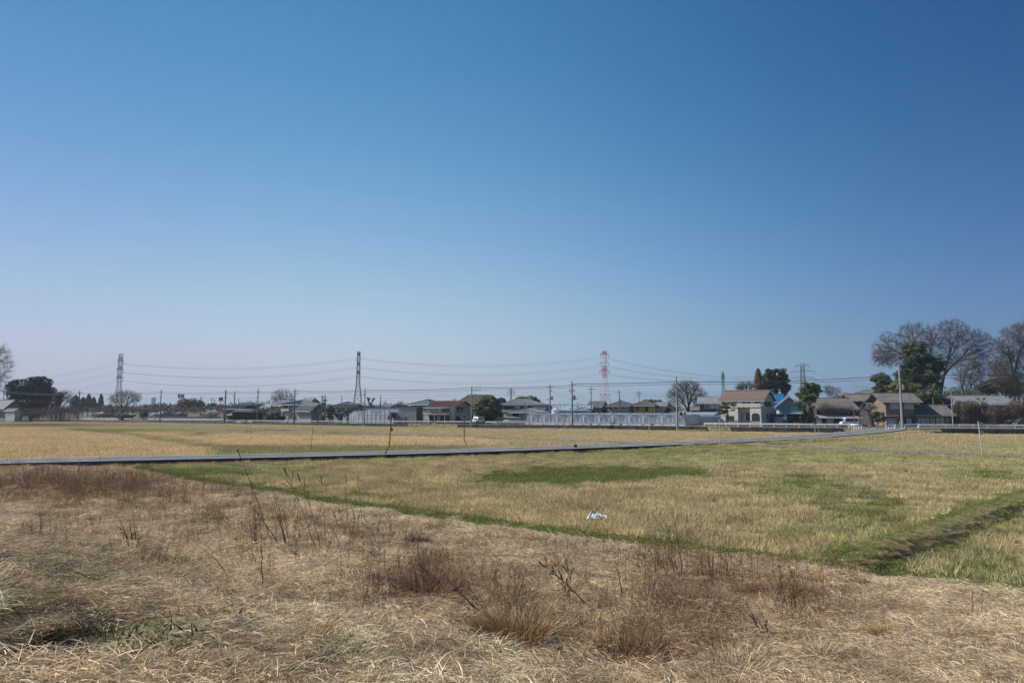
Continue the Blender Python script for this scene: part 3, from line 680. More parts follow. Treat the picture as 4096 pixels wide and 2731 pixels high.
# grassy slopes closing the openings in the retaining wall
for xa, xb in ((-27, -13.5), (40, 44), (63, 79)):
    X = np.linspace(xa, xb, 9); mb = MB(); A = np.stack([X, Yw(X) + .4, Zw(X)], 1); B = np.stack([X + .2, Yw(X) - 1.3, 0 * X - .1], 1); n = len(X)
    mb.add(list(A) + list(B), [(i, i + 1, n + i + 1, n + i) for i in range(n - 1)]); struct(mb.obj('embankment', M['soil']))

# ================================================================ houses
class House:
    """box house; facade from pixel column x0 to x1 at depth D, right side seen up to xs; a = plan angle"""
    def __init__(s, name, label, cat, x0, x1, D, ye, yr, wall, roof, a=-28, xs=None, W=None, kind='gable', o=.7, og=.5, rib=.0, zb=None, group=None, thick=.14, fascia=None, ridge=True, yb=None):
        s.a = R(a); P0 = V(x0, 1640, D)[:2]; s.P = P0; s.U = np.array((math.cos(s.a), math.sin(s.a))); s.Vv = np.array((-s.U[1], s.U[0]))
        s.L = solve(P0, s.U, x1); C = P0 + s.U * s.L
        s.W = W if W else solve(C, s.Vv, xs)
        s.zb = (gv(P0) if zb is None else zb)
        mid = P0 + s.U * s.L / 2; s.He = V(CX + kx(x0) * 0 + (x0 + x1) / 2, ye, mid[1])[2] - s.zb
        rm = mid + s.Vv * (s.W / 2); s.Hr = V(CX, yr, rm[1])[2] - s.zb
        s.t = thing(name, label, cat, (P0[0], P0[1], s.zb), s.a, group)
        s.wm = wall; s.rm = roof; L, W, He, Hr = s.L, s.W, s.He, s.Hr
        mb = MB()
        if kind == 'gable':      # ridge along the facade
            mb.prism_x = None
            vs = [(0,0,0),(L,0,0),(L,W,0),(0,W,0),(0,0,He),(L,0,He),(L,W,He),(0,W,He),(0,W/2,Hr-.05),(L,W/2,Hr-.05)]
            mb.add(vs, [(0,1,5,4),(1,2,6,9,5),(2,3,7,6),(3,0,4,8,7)])
        elif kind == 'gablef':   # gable end faces the front
            vs = [(0,0,0),(L,0,0),(L,W,0),(0,W,0),(0,0,He),(L,0,He),(L,W,He),(0,W,He),(L/2,0,Hr-.05),(L/2,W,Hr-.05)]
            mb.add(vs, [(0,1,5,8,4),(1,2,6,5),(2,3,7,9,6),(3,0,4,7)])
        else:
            mb.box(0, L, 0, W, 0, He)
        mb.obj('wall', wall, s.t)
        r = MB(); E = []
        if kind == 'gable':
            k = (Hr - He) / (W / 2); ze = He - k * o
            a_, b_, c_, d_ = (-og,-o,ze), (L+og,-o,ze), (L+og,W/2,Hr), (-og,W/2,Hr)
            e_, f_ = (L+og,W+o,ze), (-og,W+o,ze)
            slope(r, a_, b_, c_, d_, thick, rib); slope(r, e_, f_, d_, c_, thick, rib)
            E = [(d_, c_)]; s.rake = [(b_, c_), (a_, d_), (e_, c_)]
        elif kind == 'gablef':
            k = (Hr - He) / (L / 2); ze = He - k * o
            slope(r, (L+o,-og,ze), (L+o,W+og,ze), (L/2,W+og,Hr), (L/2,-og,Hr), thick, rib)
            slope(r, (-o,W+og,ze), (-o,-og,ze), (L/2,-og,Hr), (L/2,W+og,Hr), thick, rib)
            E = [((L/2,-og,Hr), (L/2,W+og,Hr))]
        elif kind == 'hip':
            m_ = min(L, W) / 2 * .62
            k = (Hr - He) / (W / 2); ze = He - k * o
            RL, RR = ((m_,W/2,Hr), (L-m_,W/2,Hr)) if L >= W else ((L/2-.05,W/2,Hr), (L/2+.05,W/2,Hr))
            c4 = [(-o,-o,ze), (L+o,-o,ze), (L+o,W+o,ze), (-o,W+o,ze)]
            slope(r, c4[0], c4[1], RR, RL, thick, rib); slope(r, c4[1], c4[2], RR, RR, thick, rib)
            slope(r, c4[2], c4[3], RL, RR, thick, rib); slope(r, c4[3], c4[0], RL, RL, thick, rib)
            E = [(RL, RR), (c4[0], RL), (c4[1], RR), (c4[2], RR), (c4[3], RL)]
        elif kind == 'flat':
            r.box(-.15, L+.15, -.15, W+.15, He, He+.18)
        elif kind == 'shed':      # single pitch rising to the back
            a_, b_, c_, d_ = (-og,-o,He), (L+og,-o,He), (L+og,W+.2,Hr), (-og,W+.2,Hr)
            slope(r, a_, b_, c_, d_, thick, rib)
        ro = r.obj('roof', roof, s.t); s.roof = ro
        if ridge and E:
            q = MB()
            for p0, p1 in E: q.tube([np.array(p0) + (0,0,.06), np.array(p1) + (0,0,.06)], .13 if kind != 'hip' or (p0, p1) == E[0] else .09, 6)
            q.obj('ridge_cap', fascia or roof, ro)
        g = MB()
        if kind in ('gable', 'hip'): 
            g.tube([(-og, -o-.05, ze-thick-.02), (L+og, -o-.05, ze-thick-.02)], .06, 5)
            g.tube([(.1, -.08, ze-thick), (.1, -.08, .1)], .045, 5)
            g.obj('gutter', M['frame_w'] if wall not in (M['wall_w'],) else M['steel'], s.t)
    def fu(s, x, side=0):
        if side == 0: return solve(s.P, s.U, x)
        return solve(s.P + s.U * s.L, s.Vv, x)
    def win(s, x0, y0, x1, y1, fm='frame_w', pm='glass', n=2, side=0, rows=1, sill=True, name='window', proud=0.0):
        a, b = s.fu(x0, side), s.fu(x1, side)
        base = s.P if side == 0 else s.P + s.U * s.L; dirv = s.U if side == 0 else s.Vv
        m = base + dirv * (a + b) / 2; z1, z0 = V(CX, y0, m[1])[2] - s.zb, V(CX, y1, m[1])[2] - s.zb
        a = max(a, .05); b = min(b, (s.L if side == 0 else s.W) - .05); z0 = max(z0, .05)
        if b - a < .1 or z1 - z0 < .1: return
        f = MB(); t = .07; yf0, yf1 = -.07 - proud, -.0
        def bx(mb_, u0, u1, z0_, z1_, d0, d1):
            if side == 0: mb_.box(u0, u1, d0, d1, z0_, z1_)
            else: mb_.box(s.L - d1, s.L - d0, u0, u1, z0_, z1_)
        bx(f, a, b, z1 - t, z1, yf0, yf1); bx(f, a, b, z0, z0 + t, yf0, yf1)
        bx(f, a, a + t, z0 + t, z1 - t, yf0, yf1); bx(f, b - t, b, z0 + t, z1 - t, yf0, yf1)
        for i in range(1, n): c = a + (b - a) * i / n; bx(f, c - .03, c + .03, z0 + t, z1 - t, yf0 + .01, yf1)
        for i in range(1, rows): c = z0 + (z1 - z0) * i / rows; bx(f, a + t, b - t, c - .025, c + .025, yf0 + .02, yf1)
        if sill: bx(f, a - .08, b + .08, z0 - .06, z0 - .002, yf0 - .06, yf1)
        fo = f.obj(name, M[fm], s.t)
        p = MB(); bx(p, a + .02, b - .02, z0 + .02, z1 - .02, -.03 - proud, -.012 - proud); p.obj('pane', M[pm], fo)
    def skirt(s, x0, x1, yt, yb, out=1.1, roofm=None, wallout=False, rib=0, u=None):
        a, b = (s.fu(x0), s.fu(x1)) if u is None else u
        m = s.P + s.U * (a + b) / 2; zt, zb_ = V(CX, yt, m[1])[2] - s.zb, V(CX, yb, m[1] - out)[2] - s.zb
        r = MB(); slope(r, (a - .2, -out, zb_), (b + .2, -out, zb_), (b + .2, -.01, zt), (a - .2, -.01, zt), .1, rib); r.obj('lower_roof', roofm or s.rm, s.t)
        return a, b, zb_, out
    def posts(s, us, out, h, m, r=.06):
        for u_ in us:
            q = MB(); q.box(u_ - r, u_ + r, -out, -out + 2*r, 0, h); q.obj('post', m, s.t)
    def patch(s, name, x0, y0, x1, y1, m, d=.04, side=0):
        a, b = s.fu(x0, side), s.fu(x1, side); base = s.P if side == 0 else s.P + s.U * s.L; dirv = s.U if side == 0 else s.Vv
        q = base + dirv * (a + b) / 2; z1, z0 = V(CX, y0, q[1])[2] - s.zb, max(.0, V(CX, y1, q[1])[2] - s.zb); p = MB()
        if side == 0: p.box(a, b, -d, -.003, z0, z1)
        else: p.box(s.L + .003, s.L + d, a, b, z0, z1)
        return p.obj(name, m, s.t)
def slope(mb, a, b, c, d, th, rib):
    a, b, c, d = (np.array(p, float) for p in (a, b, c, d)); n = np.cross(b - a, d - a) if np.linalg.norm(d - a) > 1e-6 else np.cross(b - a, c - a)
    n = n / np.linalg.norm(n); n = n if n[2] > 0 else -n; dn = -n * th
    tri = np.linalg.norm(c - d) < 1e-6
    if tri: mb.add([a, b, c, a+dn, b+dn, c+dn], [(0,1,2),(3,5,4),(0,3,4,1),(1,4,5,2),(2,5,3,0)])
    else: mb.add([a, b, c, d, a+dn, b+dn, c+dn, d+dn], [(0,1,2,3),(4,7,6,5),(0,4,5,1),(1,5,6,2),(2,6,7,3),(3,7,4,0)])
    if rib:
        e = b - a; L = np.linalg.norm(e); e /= L; up = np.cross(n, e); H = (c - a) @ up; H = H if H else 1
        if H < 0: up = -up; H = -H
        dl = (d - a) @ e; dr = L - (c - a) @ e; k = max(2, int(L / rib)); w_ = rib * .30
        for i in range(k):
            x = (i + .5) * L / k; h = H
            if dl > .3: h = min(h, H * x / dl)
            if dr > .3: h = min(h, H * (L - x) / dr)
            if dl < -.3 or dr < -.3: pass
            if h < .2: continue
            p = a + e * x; q = p + up * h; r_ = n * rib * .22
            mb.add([p - e*w_, p + r_, p + e*w_, q - e*w_, q + r_, q + e*w_], [(0,1,4,3),(1,2,5,4),(0,2,1)])
H = House
# ---- left side
h = H('gray_house', 'small grey two storey house at the far left edge beside the big evergreen', 'house', -60, 20, 262, 1628, 1600, M['wall_bl2'], M['tile_dark'], -30, xs=88, o=.6)
h.win(-20, 1640, -4, 1652); h.win(5, 1636, 16, 1644, side=0); h.win(66, 1643, 78, 1651, side=1, n=1)
h.skirt(-58, 18, 1640, 1644, 1.2)
h = H('white_annex', 'low white walled annex standing before the grey house at far left', 'outbuilding', 22, 60, 252, 1640, 1634, M['wall_bl'], M['tile_dark'], -30, xs=84, o=.4, kind='gable'); h.win(30, 1646, 42, 1656); h.win(68, 1645, 76, 1651, side=1, n=1)
h = H('low_factory', 'long low dull pink factory building far behind the shade nets', 'factory', 688, 800, 400, 1640, 1637, M['wall_pk'], M['tile_lite'], -22, W=14, kind='flat')
for x in (700, 722, 744, 766, 788): h.win(x, 1644, x + 14, 1648, n=1)
h = H('low_factory', 'long low pinkish workshop with a pale band just left of the blossoming tree', 'factory', 806, 892, 380, 1642, 1638, M['wall_pk'], M['wall_w'], -22, W=12, kind='flat')
for x in (815, 835, 855, 875): h.win(x, 1646, x + 11, 1651, n=1)
h = H('far_house', 'tiny far house with a dark roof between pole and blossoming tree', 'house', 805, 824, 330, 1648, 1638, M['wall_g'], M['tile_old'], -25, W=7)
h = H('far_shed', 'tiny far shed with a white roof left of the leaning pole stay', 'shed', 612, 646, 360, 1652, 1646, M['wall_g'], M['white'], -25, W=8)
h = H('far_shed', 'tiny far shed with pale roof between the two hedges at left', 'shed', 662, 700, 370, 1655, 1650, M['wall_g'], M['tile_lite'], -25, W=8)
h = H('far_house', 'tiny far white house in front of the bare tree by the first pylon', 'house', 395, 412, 420, 1650, 1642, M['wall_w'], M['tile_lite'], -25, W=7)
h = H('dark_roof_house', 'old dwelling with a broad dark hipped gable roof behind the clipped hedge', 'house', 905, 962, 250, 1632, 1619, M['wood_d'], M['tile_old'], -24, W=9, o=1.0, rib=.5)
h = H('storehouse', 'low storehouse with a pale grey sheet roof behind the clipped green hedge', 'storehouse', 918, 1008, 228, 1654, 1637, M['wall_b'], M['tile_lite'], -22, W=7, o=.6, rib=.6)
h.win(924, 1660, 934, 1670); h.patch('door', 1010 - 90, 1655, 924, 1680, M['wood'], .05)
h = H('bus_shelter', 'small dark reddish shed at the foot of the pole left of the hedge', 'shed', 893, 912, 226, 1665, 1661, M['tin_rust'], M['tin_rust'], -24, W=3, kind='flat')
h = H('small_house', 'small white gabled house left of the blue walled house', 'house', 1040, 1078, 262, 1629, 1614, M['wall_w'], M['tile_lite'], -28, W=7, o=.6)
h = H('blue_house', 'two storey blue grey walled house with stepped pale roof edges', 'house', 1082, 1128, 246, 1619, 1604, M['wall_bl'], M['tile'], -30, W=8, o=.8, fascia=M['tile_lite']); h.skirt(1080, 1128, 1640, 1646, 1.4, M['tile_lite']); h.win(1090, 1625, 1100, 1634); h.win(1108, 1625, 1120, 1634)
h = H('two_storey_house', 'large beige two storey house with a grey hipped roof and a pale balcony', 'house', 1126, 1200, 221, 1614, 1600, M['wall_b'], M['tile'], -26, W=10, kind='hip', o=1.0, rib=.5)
h.win(1134, 1620, 1150, 1631, 'frame_d', n=3); h.win(1156, 1620, 1180, 1631, n=3); h.patch('balcony', 1132, 1634, 1164, 1643, M['wall_w'], 1.0); h.win(1130, 1648, 1142, 1670, n=2); h.win(1146, 1649, 1158, 1670, n=2, pm='curtain')
h = H('shed_house', 'grey walled annex with a tiled gable roof to the right of the beige house', 'house', 1184, 1246, 210, 1636, 1620, M['wall_g'], M['tile'], -30, xs=1284, o=.9, rib=.45)
h.win(1200, 1641, 1228, 1654, n=2); h.win(1204, 1662, 1208, 1670, n=1); h.win(1228, 1662, 1233, 1670, n=1); h.patch('foundation', 1184, 1676, 1246, 1690, M['concrete']); 
h = H('storehouse', 'tall white storehouse with a raised gable roof behind the grey annex', 'storehouse', 1200, 1236, 247, 1608, 1592, M['wall_g'], M['tile'], -34, xs=1276, o=1.0, fascia=M['tile_lite'])
h = H('tiled_house', 'wide grey tiled house behind the palm with a hipped roof', 'house', 1326, 1390, 232, 1623, 1606, M['wall_g'], M['tile'], -26, W=9, kind='hip', o=1.0, rib=.5)
h = H('farmhouse', 'rambling farmhouse with a large grey gable roof left of the glasshouses', 'house', 1334, 1396, 212, 1635, 1617, M['wall_bl'], M['tile_old'], -30, xs=1468, o=1.1, rib=.5)
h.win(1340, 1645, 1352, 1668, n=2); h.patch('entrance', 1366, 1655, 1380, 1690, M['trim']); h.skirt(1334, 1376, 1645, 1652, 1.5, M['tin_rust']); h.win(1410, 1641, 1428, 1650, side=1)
h = H('tool_shed', 'little grey shed with a pale pitched roof before the farmhouse', 'shed', 1372, 1386, 201, 1656, 1644, M['wall_g'], M['tin_blue'], -35, xs=1400, kind='gablef', o=.3)
h = H('low_tiled_house', 'low pale roofed house behind the glasshouses and the pruned tree', 'house', 1488, 1540, 232, 1639, 1621, M['wall_w'], M['tile_lite'], -28, xs=1592, o=.8, rib=.6)
h = H('blue_roof_house', 'white two storey house with a blue grey hipped metal roof behind the board shed', 'house', 1644, 1716, 206, 1614, 1597, M['wall_w'], M['tin_blue'], -26, W=9, kind='hip', o=.8, fascia=M['tin_blue'])
h.win(1647, 1618, 1664, 1628, 'frame_d'); h.win(1677, 1617, 1683, 1626, 'frame_d', n=1); h.win(1650, 1640, 1664, 1650)
h = H('board_shed', 'flat roofed shed of weathered grey vertical boards with a rust brown door', 'shed', 1593, 1664, 187, 1627, 1625, M['wood_g'], M['trim'], -12, xs=1690, kind='flat')
h.patch('door', 1619, 1667, 1630, 1688, M['tin_rust'], .06); h.patch('dark_side', 1666, 1629, 1690, 1690, M['wood_d'], .05, side=1)  # dark slab over the right side, darker than the front boards
h.patch('meter_box', 1634, 1674, 1638, 1681, M['wall_w'], .3)
h = H('lean_to', 'dark weathered gabled lean to just left of the board shed', 'shed', 1556, 1574, 184, 1666, 1651, M['wood_g'], M['tile_lite'], -34, xs=1594, kind='gablef', o=.5)
h = H('red_roof_house', 'cream two storey house with a red brown tiled gable roof and an open porch', 'house', 1712, 1815, 180.5, 1624, 1604, M['stucco'], M['tile_red'], -25, xs=1884, o=1.0, og=.8, rib=.4)
h.win(1719, 1627, 1751, 1647, 'frame_d', 'curtain', 4, rows=2); h.win(1768, 1627, 1799, 1647, 'frame_d', n=2); h.win(1826, 1626, 1852, 1647, 'frame_d', n=1, side=1)
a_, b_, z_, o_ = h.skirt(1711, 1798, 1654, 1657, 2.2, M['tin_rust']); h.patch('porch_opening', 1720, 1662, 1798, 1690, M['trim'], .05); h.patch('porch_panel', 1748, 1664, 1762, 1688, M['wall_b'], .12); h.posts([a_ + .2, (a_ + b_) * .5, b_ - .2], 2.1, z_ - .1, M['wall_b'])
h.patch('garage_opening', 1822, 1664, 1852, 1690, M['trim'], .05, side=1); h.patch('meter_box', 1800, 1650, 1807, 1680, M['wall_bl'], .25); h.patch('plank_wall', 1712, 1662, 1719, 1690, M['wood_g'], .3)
h = H('maroon_roof_hall', 'big hall with a plain maroon hipped roof rising behind the red tiled house', 'hall', 1815, 1985, 212, 1618, 1580, M['wall_b'], M['tile_maroon'], -14, W=10, kind='hip', o=1.0, fascia=M['tile_lite'])
h = H('gray_tile_house', 'two storey house with grey hipped tile roofs right of the round evergreen', 'house', 2008, 2130, 196, 1614, 1597, M['wall_w'], M['tile_lite'], -22, W=9, kind='hip', o=1.1, rib=.45, fascia=M['tile'])
h.win(2017, 1620, 2058, 1633, 'frame_d', n=4); h.win(2082, 1620, 2097, 1632, 'frame_d'); h.win(2112, 1620, 2127, 1629, 'frame_d'); h.skirt(2006, 2140, 1636, 1646, 2.0, M['tile_lite'], rib=.45)
h = H('house_wing', 'single storey wing with a low hipped tile roof in front of the grey tiled house', 'house', 2048, 2140, 184, 1645, 1632, M['wall_pk'], M['tile_lite'], -24, W=8, kind='hip', o=1.1, rib=.45, fascia=M['tile'])
h.win(2052, 1652, 2080, 1668, 'frame_d', n=3); h.win(2100, 1655, 2116, 1672, 'frame_w', 'curtain')
h = H('porch_roof_house', 'small dark roofed outbuilding left of the plastic tunnels', 'outbuilding', 2128, 2166, 188, 1647, 1634, M['wall_pk'], M['tile'], -24, xs=2190, o=.6, rib=.5)
# mid right small houses behind the tunnels
h = H('dark_tile_house', 'small dark tiled house behind the tunnels directly left of the grey hipped one', 'house', 2352, 2408, 225, 1622, 1606, M['wood'], M['tile'], -28, xs=2428, o=.8, rib=.5); h.win(2362, 1626, 2374, 1634, 'frame_d'); h.win(2384, 1626, 2396, 1634, 'frame_d')
h = H('gray_hip_house', 'pale grey house with a wide grey hipped roof left of the yellow house', 'house', 2432, 2516, 222, 1620, 1602, M['wall_bl'], M['tile_old'], -22, W=9, kind='hip', o=.9, rib=.5)
for x in (2436, 2456, 2486, 2510): h.win(x, 1625, x + 12, 1633, 'frame_d')
h = H('yellow_house', 'ochre yellow walled house with a brown grey hipped roof behind the tunnels', 'house', 2532, 2612, 222, 1618, 1601, M['wall_y'], M['tile_old'], -22, W=9, kind='hip', o=1.0, rib=.5)
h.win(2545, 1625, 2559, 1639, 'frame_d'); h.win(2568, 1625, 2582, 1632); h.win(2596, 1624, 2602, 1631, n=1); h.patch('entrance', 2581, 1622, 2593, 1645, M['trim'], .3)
h = H('small_white_house', 'small white house with a pale gable roof left of the spreading bare tree', 'house', 2624, 2664, 224, 1621, 1608, M['wall_w'], M['tile_lite'], -26, xs=2682, o=.7, rib=.5); h.win(2630, 1627, 2640, 1634)
h = H('navy_workshop', 'long dark navy boarded workshop with a row of white framed windows', 'workshop', 2796, 2900, 178, 1607, 1588, M['wall_dk'], M['tile_lite'], -18, W=8, o=.9, rib=.4)
for x0, x1 in ((2818, 2837), (2840, 2859), (2862, 2880)): h.win(x0, 1611, x1, 1634, 'frame_w', 'curtain' if x0 > 2838 else 'glass', 2, rows=2)
h.patch('black_sheet', 2776, 1640, 2890, 1652, M['plastic'], 1.5)
# cream house
h = H('cream_house', 'cream stucco two storey house with a brown gable roof and an arched window', 'house', 2884, 3054, 153.5, 1596, 1562, M['stucco'], M['tile_brown'], -34, xs=3096, o=.55, og=.45, thick=.22, fascia=M['tile_brown'])
h.win(2930, 1606, 2949, 1618, 'frame_d'); h.win(2968, 1603, 2985, 1619, 'frame_w', 'glass'); h.win(2987, 1603, 3004, 1619, 'frame_w'); h.win(3020, 1606, 3042, 1618, 'frame_d')
h.win(3060, 1606, 3068, 1624, 'frame_d', n=1, side=1); h.win(3070, 1606, 3078, 1624, 'frame_d', n=1, side=1); h.win(3080, 1606, 3086, 1624, 'frame_d', n=1, side=1)
h.win(3066, 1654, 3070, 1672, 'frame_d', n=1, side=1); h.win(3080, 1652, 3084, 1674, 'frame_d', n=1, side=1)
h.win(2916, 1652, 2943, 1672, 'frame_d'); 
h.patch('recess', 2964, 1650, 3003, 1686, M['wall_bl'], .03); h.win(2966, 1650, 2984, 1684, 'frame_d', 'curtain', 2, sill=False, proud=.03); h.win(2985, 1650, 3002, 1684, 'frame_d', 'glass', 2, sill=False, proud=.03)
# projecting ground floor bays with parapet balconies
for x0, x1 in ((2892, 2958), (3006, 3050)):
    a_, b_ = h.fu(x0), h.fu(x1); z_ = V(CX, 1627, h.P[1] - 3)[2] - h.zb
    q = MB(); q.box(a_, b_, -1.3, -.004, 0, z_); q.box(a_ - .08, b_ + .08, -1.38, -.004, z_, z_ + .12); bay = q.obj('bay', M['stucco'], h.t)
    f = MB(); um = (a_ + b_) / 2
    if x0 < 2950:
        f.box(um - .9, um + .9, -1.36, -1.30, 1.0, 2.15); fo = f.obj('bay_window', M['frame_d'], bay); g_ = MB(); g_.box(um - .8, um + .8, -1.39, -1.365, 1.1, 2.05); g_.obj('pane', M['glass'], fo)
    else:
        arch = [(-.75, 1.1), (.75, 1.1), (.75, 2.2)] + [(.75 * math.cos(t), 2.2 + .55 * math.sin(t)) for t in np.linspace(.3, math.pi - .3, 7)] + [(-.75, 2.2)]
        f.prism([(um + x * 1.1, (z - 1.9) * 1.06 + 1.9) for x, z in arch], -1.34, -1.30); fo = f.obj('arched_window', M['frame_d'], bay); g_ = MB(); g_.prism([(um + x, z) for x, z in arch], -1.37, -1.345); g_.obj('pane', M['glass'], fo)
a_, b_ = h.fu(2894), h.fu(3050); z_ = V(CX, 1624, h.P[1] - 3)[2] - h.zb
q = MB(); q.box(a_, b_, -1.45, -1.30, z_ - .25, z_ + .55)
for i in range(8): c_ = a_ + (b_ - a_) * (i + .5) / 8; q.box(c_ - .12, c_ + .12, -1.50, -1.45, z_ - .2, z_ - .0)
q.obj('balcony_parapet', M['stucco'], h.t); q = MB(); q.box(h.fu(2960), h.fu(3004), -1.25, -.004, z_ - .3, z_ - .1); q.obj('balcony_floor', M['stucco'], h.t)
cream = h
# blue roofed house and barn
h = H('blue_tile_house', 'house with a bright blue glazed tile roof between the cream house and barn', 'house', 3080, 3130, 176, 1601, 1577, M['wood_d'], M['tile_blue'], -22, W=9, o=1.1, rib=.5, fascia=M['tile_blue'])
h.win(3092, 1606, 3110, 1620, 'frame_w', 'curtain'); h.skirt(3094, 3134, 1626, 1639, 2.5, M['tile_blue'], rib=.5)
h = H('grey_barn', 'pale blue grey gabled barn with a green tin lean to roof', 'barn', 3117, 3198, 158, 1617, 1588, M['wall_bl'], M['tile'], -18, W=12, kind='gablef', o=.8, og=.6)
h.win(3160, 1626, 3188, 1647, 'frame_w', 'curtain', 3, rows=4)
h = H('small_shed', 'small grey shed with a dark pitched roof left of the barn', 'shed', 3098, 3130, 150.5, 1665, 1655, M['wall_bl'], M['tile_old'], -18, W=4, kind='shed', o=.3)
h = H('open_shed', 'open dark fronted shed with a pale green tin roof beside the trunk', 'shed', 3148, 3204, 150, 1653, 1650, M['wood_d'], M['tin_green'], -20, W=4, kind='shed', o=1.2, thick=.08)
# old farm buildings
h = H('long_barn', 'long dark farm building with a weathered ribbed tile roof behind the white van', 'barn', 3262, 3425, 160, 1627, 1593, M['wood_d'], M['tile_old'], -6, W=10, o=1.0, rib=.55)
h.win(3380, 1632, 3398, 1655, 'frame_d', n=1); h.patch('mud_wall', 3412, 1628, 3425, 1690, M['wood'], .05)
h = H('lean_to', 'low lean to with a mossy tin roof directly behind the white van', 'shed', 3285, 3442, 153.5, 1672, 1659, M['wood_d'], M['tile_lite'], -6, W=5, kind='shed', o=.8, thick=.1)
h.patch('white_door', 3303, 1673, 3332, 1694, M['wall_w'], .06); h.patch('wood_door', 3420, 1673, 3436, 1694, M['wood'], .06)
h = H('rear_farmhouse', 'farmhouse with a dark ribbed tile roof behind the long barn and stump tree', 'house', 3412, 3496, 176, 1597, 1577, M['wood_d'], M['tile_old'], -6, W=9, o=1.0, rib=.5); h.patch('pale_band', 3436, 1601, 3470, 1603, M['wall_w'], .4)
h = H('side_house', 'dark low building with a ribbed roof left of the boarded house', 'outbuilding', 3498, 3540, 163, 1640, 1606, M['wood_d'], M['tile_old'], -6, W=9, o=.9, rib=.5)
h = H('boarded_house', 'two storey house of weathered brown boards with a tiled roof and shop front', 'house', 3540, 3660, 149, 1597, 1573, M['wood'], M['tile_old'], -10, W=8, o=1.3, og=1.2, rib=.45)
h.win(3562, 1608, 3598, 1634, 'frame_w', 'curtain', 2, rows=2); h.win(3619, 1608, 3655, 1634, 'frame_w', 'curtain', 2, rows=2)
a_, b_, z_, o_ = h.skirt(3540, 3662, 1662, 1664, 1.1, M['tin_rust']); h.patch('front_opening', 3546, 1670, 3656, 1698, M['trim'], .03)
h.win(3548, 1671, 3580, 1700, 'frame_w', 'curtain', 3, rows=2, sill=False, proud=.05, name='sliding_door'); h.win(3582, 1671, 3600, 1700, 'frame_w', 'glass', 1, rows=2, sill=False, proud=.05, name='sliding_door'); h.win(3622, 1671, 3644, 1700, 'frame_d', 'curtain', 2, rows=2, sill=False, proud=.05, name='sliding_door')
h = H('boarded_wing', 'low boarded wing with a ribbed tile roof joined to the boarded house', 'house', 3664, 3806, 148, 1650, 1620, M['wood'], M['tile_old'], -8, W=7, o=1.0, rib=.42)
h.win(3668, 1670, 3716, 1698, 'frame_d', 'curtain', 4, rows=2, sill=False, name='sliding_door'); h.win(3740, 1668, 3776, 1698, 'frame_d', 'curtain', 2, rows=2, sill=False, name='sliding_door')
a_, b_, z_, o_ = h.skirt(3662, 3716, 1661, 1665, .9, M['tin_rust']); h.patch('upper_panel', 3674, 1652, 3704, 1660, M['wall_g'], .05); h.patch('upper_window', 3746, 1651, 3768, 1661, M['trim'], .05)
h.patch('plywood_panel', 3718, 1672, 3737, 1708, M['wood_y'], .12); h.patch('plywood_strip', 3779, 1672, 3783, 1700, M['wood_y'], .12); h.patch('plywood_strip', 3786, 1670, 3792, 1700, M['wood_y'], .14)
h = H('long_storehouse', 'very long storehouse with a silvery ribbed tile roof at right under bare trees', 'storehouse', 3784, 4058, 172, 1611, 1583, M['wood_d'], M['tile'], -4, W=9, o=1.0, rib=.55)
h = H('far_shed', 'small far brown shed seen right of the spreading bare tree', 'shed', 2762, 2790, 200, 1636, 1628, M['wood'], M['tin_rust'], -20, W=6)
# far blocks
def simple_box(name, label, cat, x0, x1, D, yt, m, W=30, tower=None):
    P = V(x0, 1640, D); L = (x1 - x0) / F * D; t = thing(name, label, cat, (P[0], D, .3)); b = MB(); b.box(0, L, 0, W, 0, V(x0, yt, D)[2] - .3); w_ = b.obj('wall', m, t)
    if tower: b = MB(); [b.box(L*f0, L*f1, 1, W-1, V(x0, yt, D)[2] - .3, V(x0, yt, D)[2] - .3 + 3) for f0, f1 in ((.2, .3), (.6, .7))]; b.obj('roof_plant', m, t)
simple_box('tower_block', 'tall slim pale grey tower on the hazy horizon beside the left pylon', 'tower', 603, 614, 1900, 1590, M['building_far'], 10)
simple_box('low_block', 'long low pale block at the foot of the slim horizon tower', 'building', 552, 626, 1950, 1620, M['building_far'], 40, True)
simple_box('low_block', 'tiny pale block on the horizon between the round tree and poles', 'building', 800, 822, 1200, 1634, M['building_far'], 20, True)

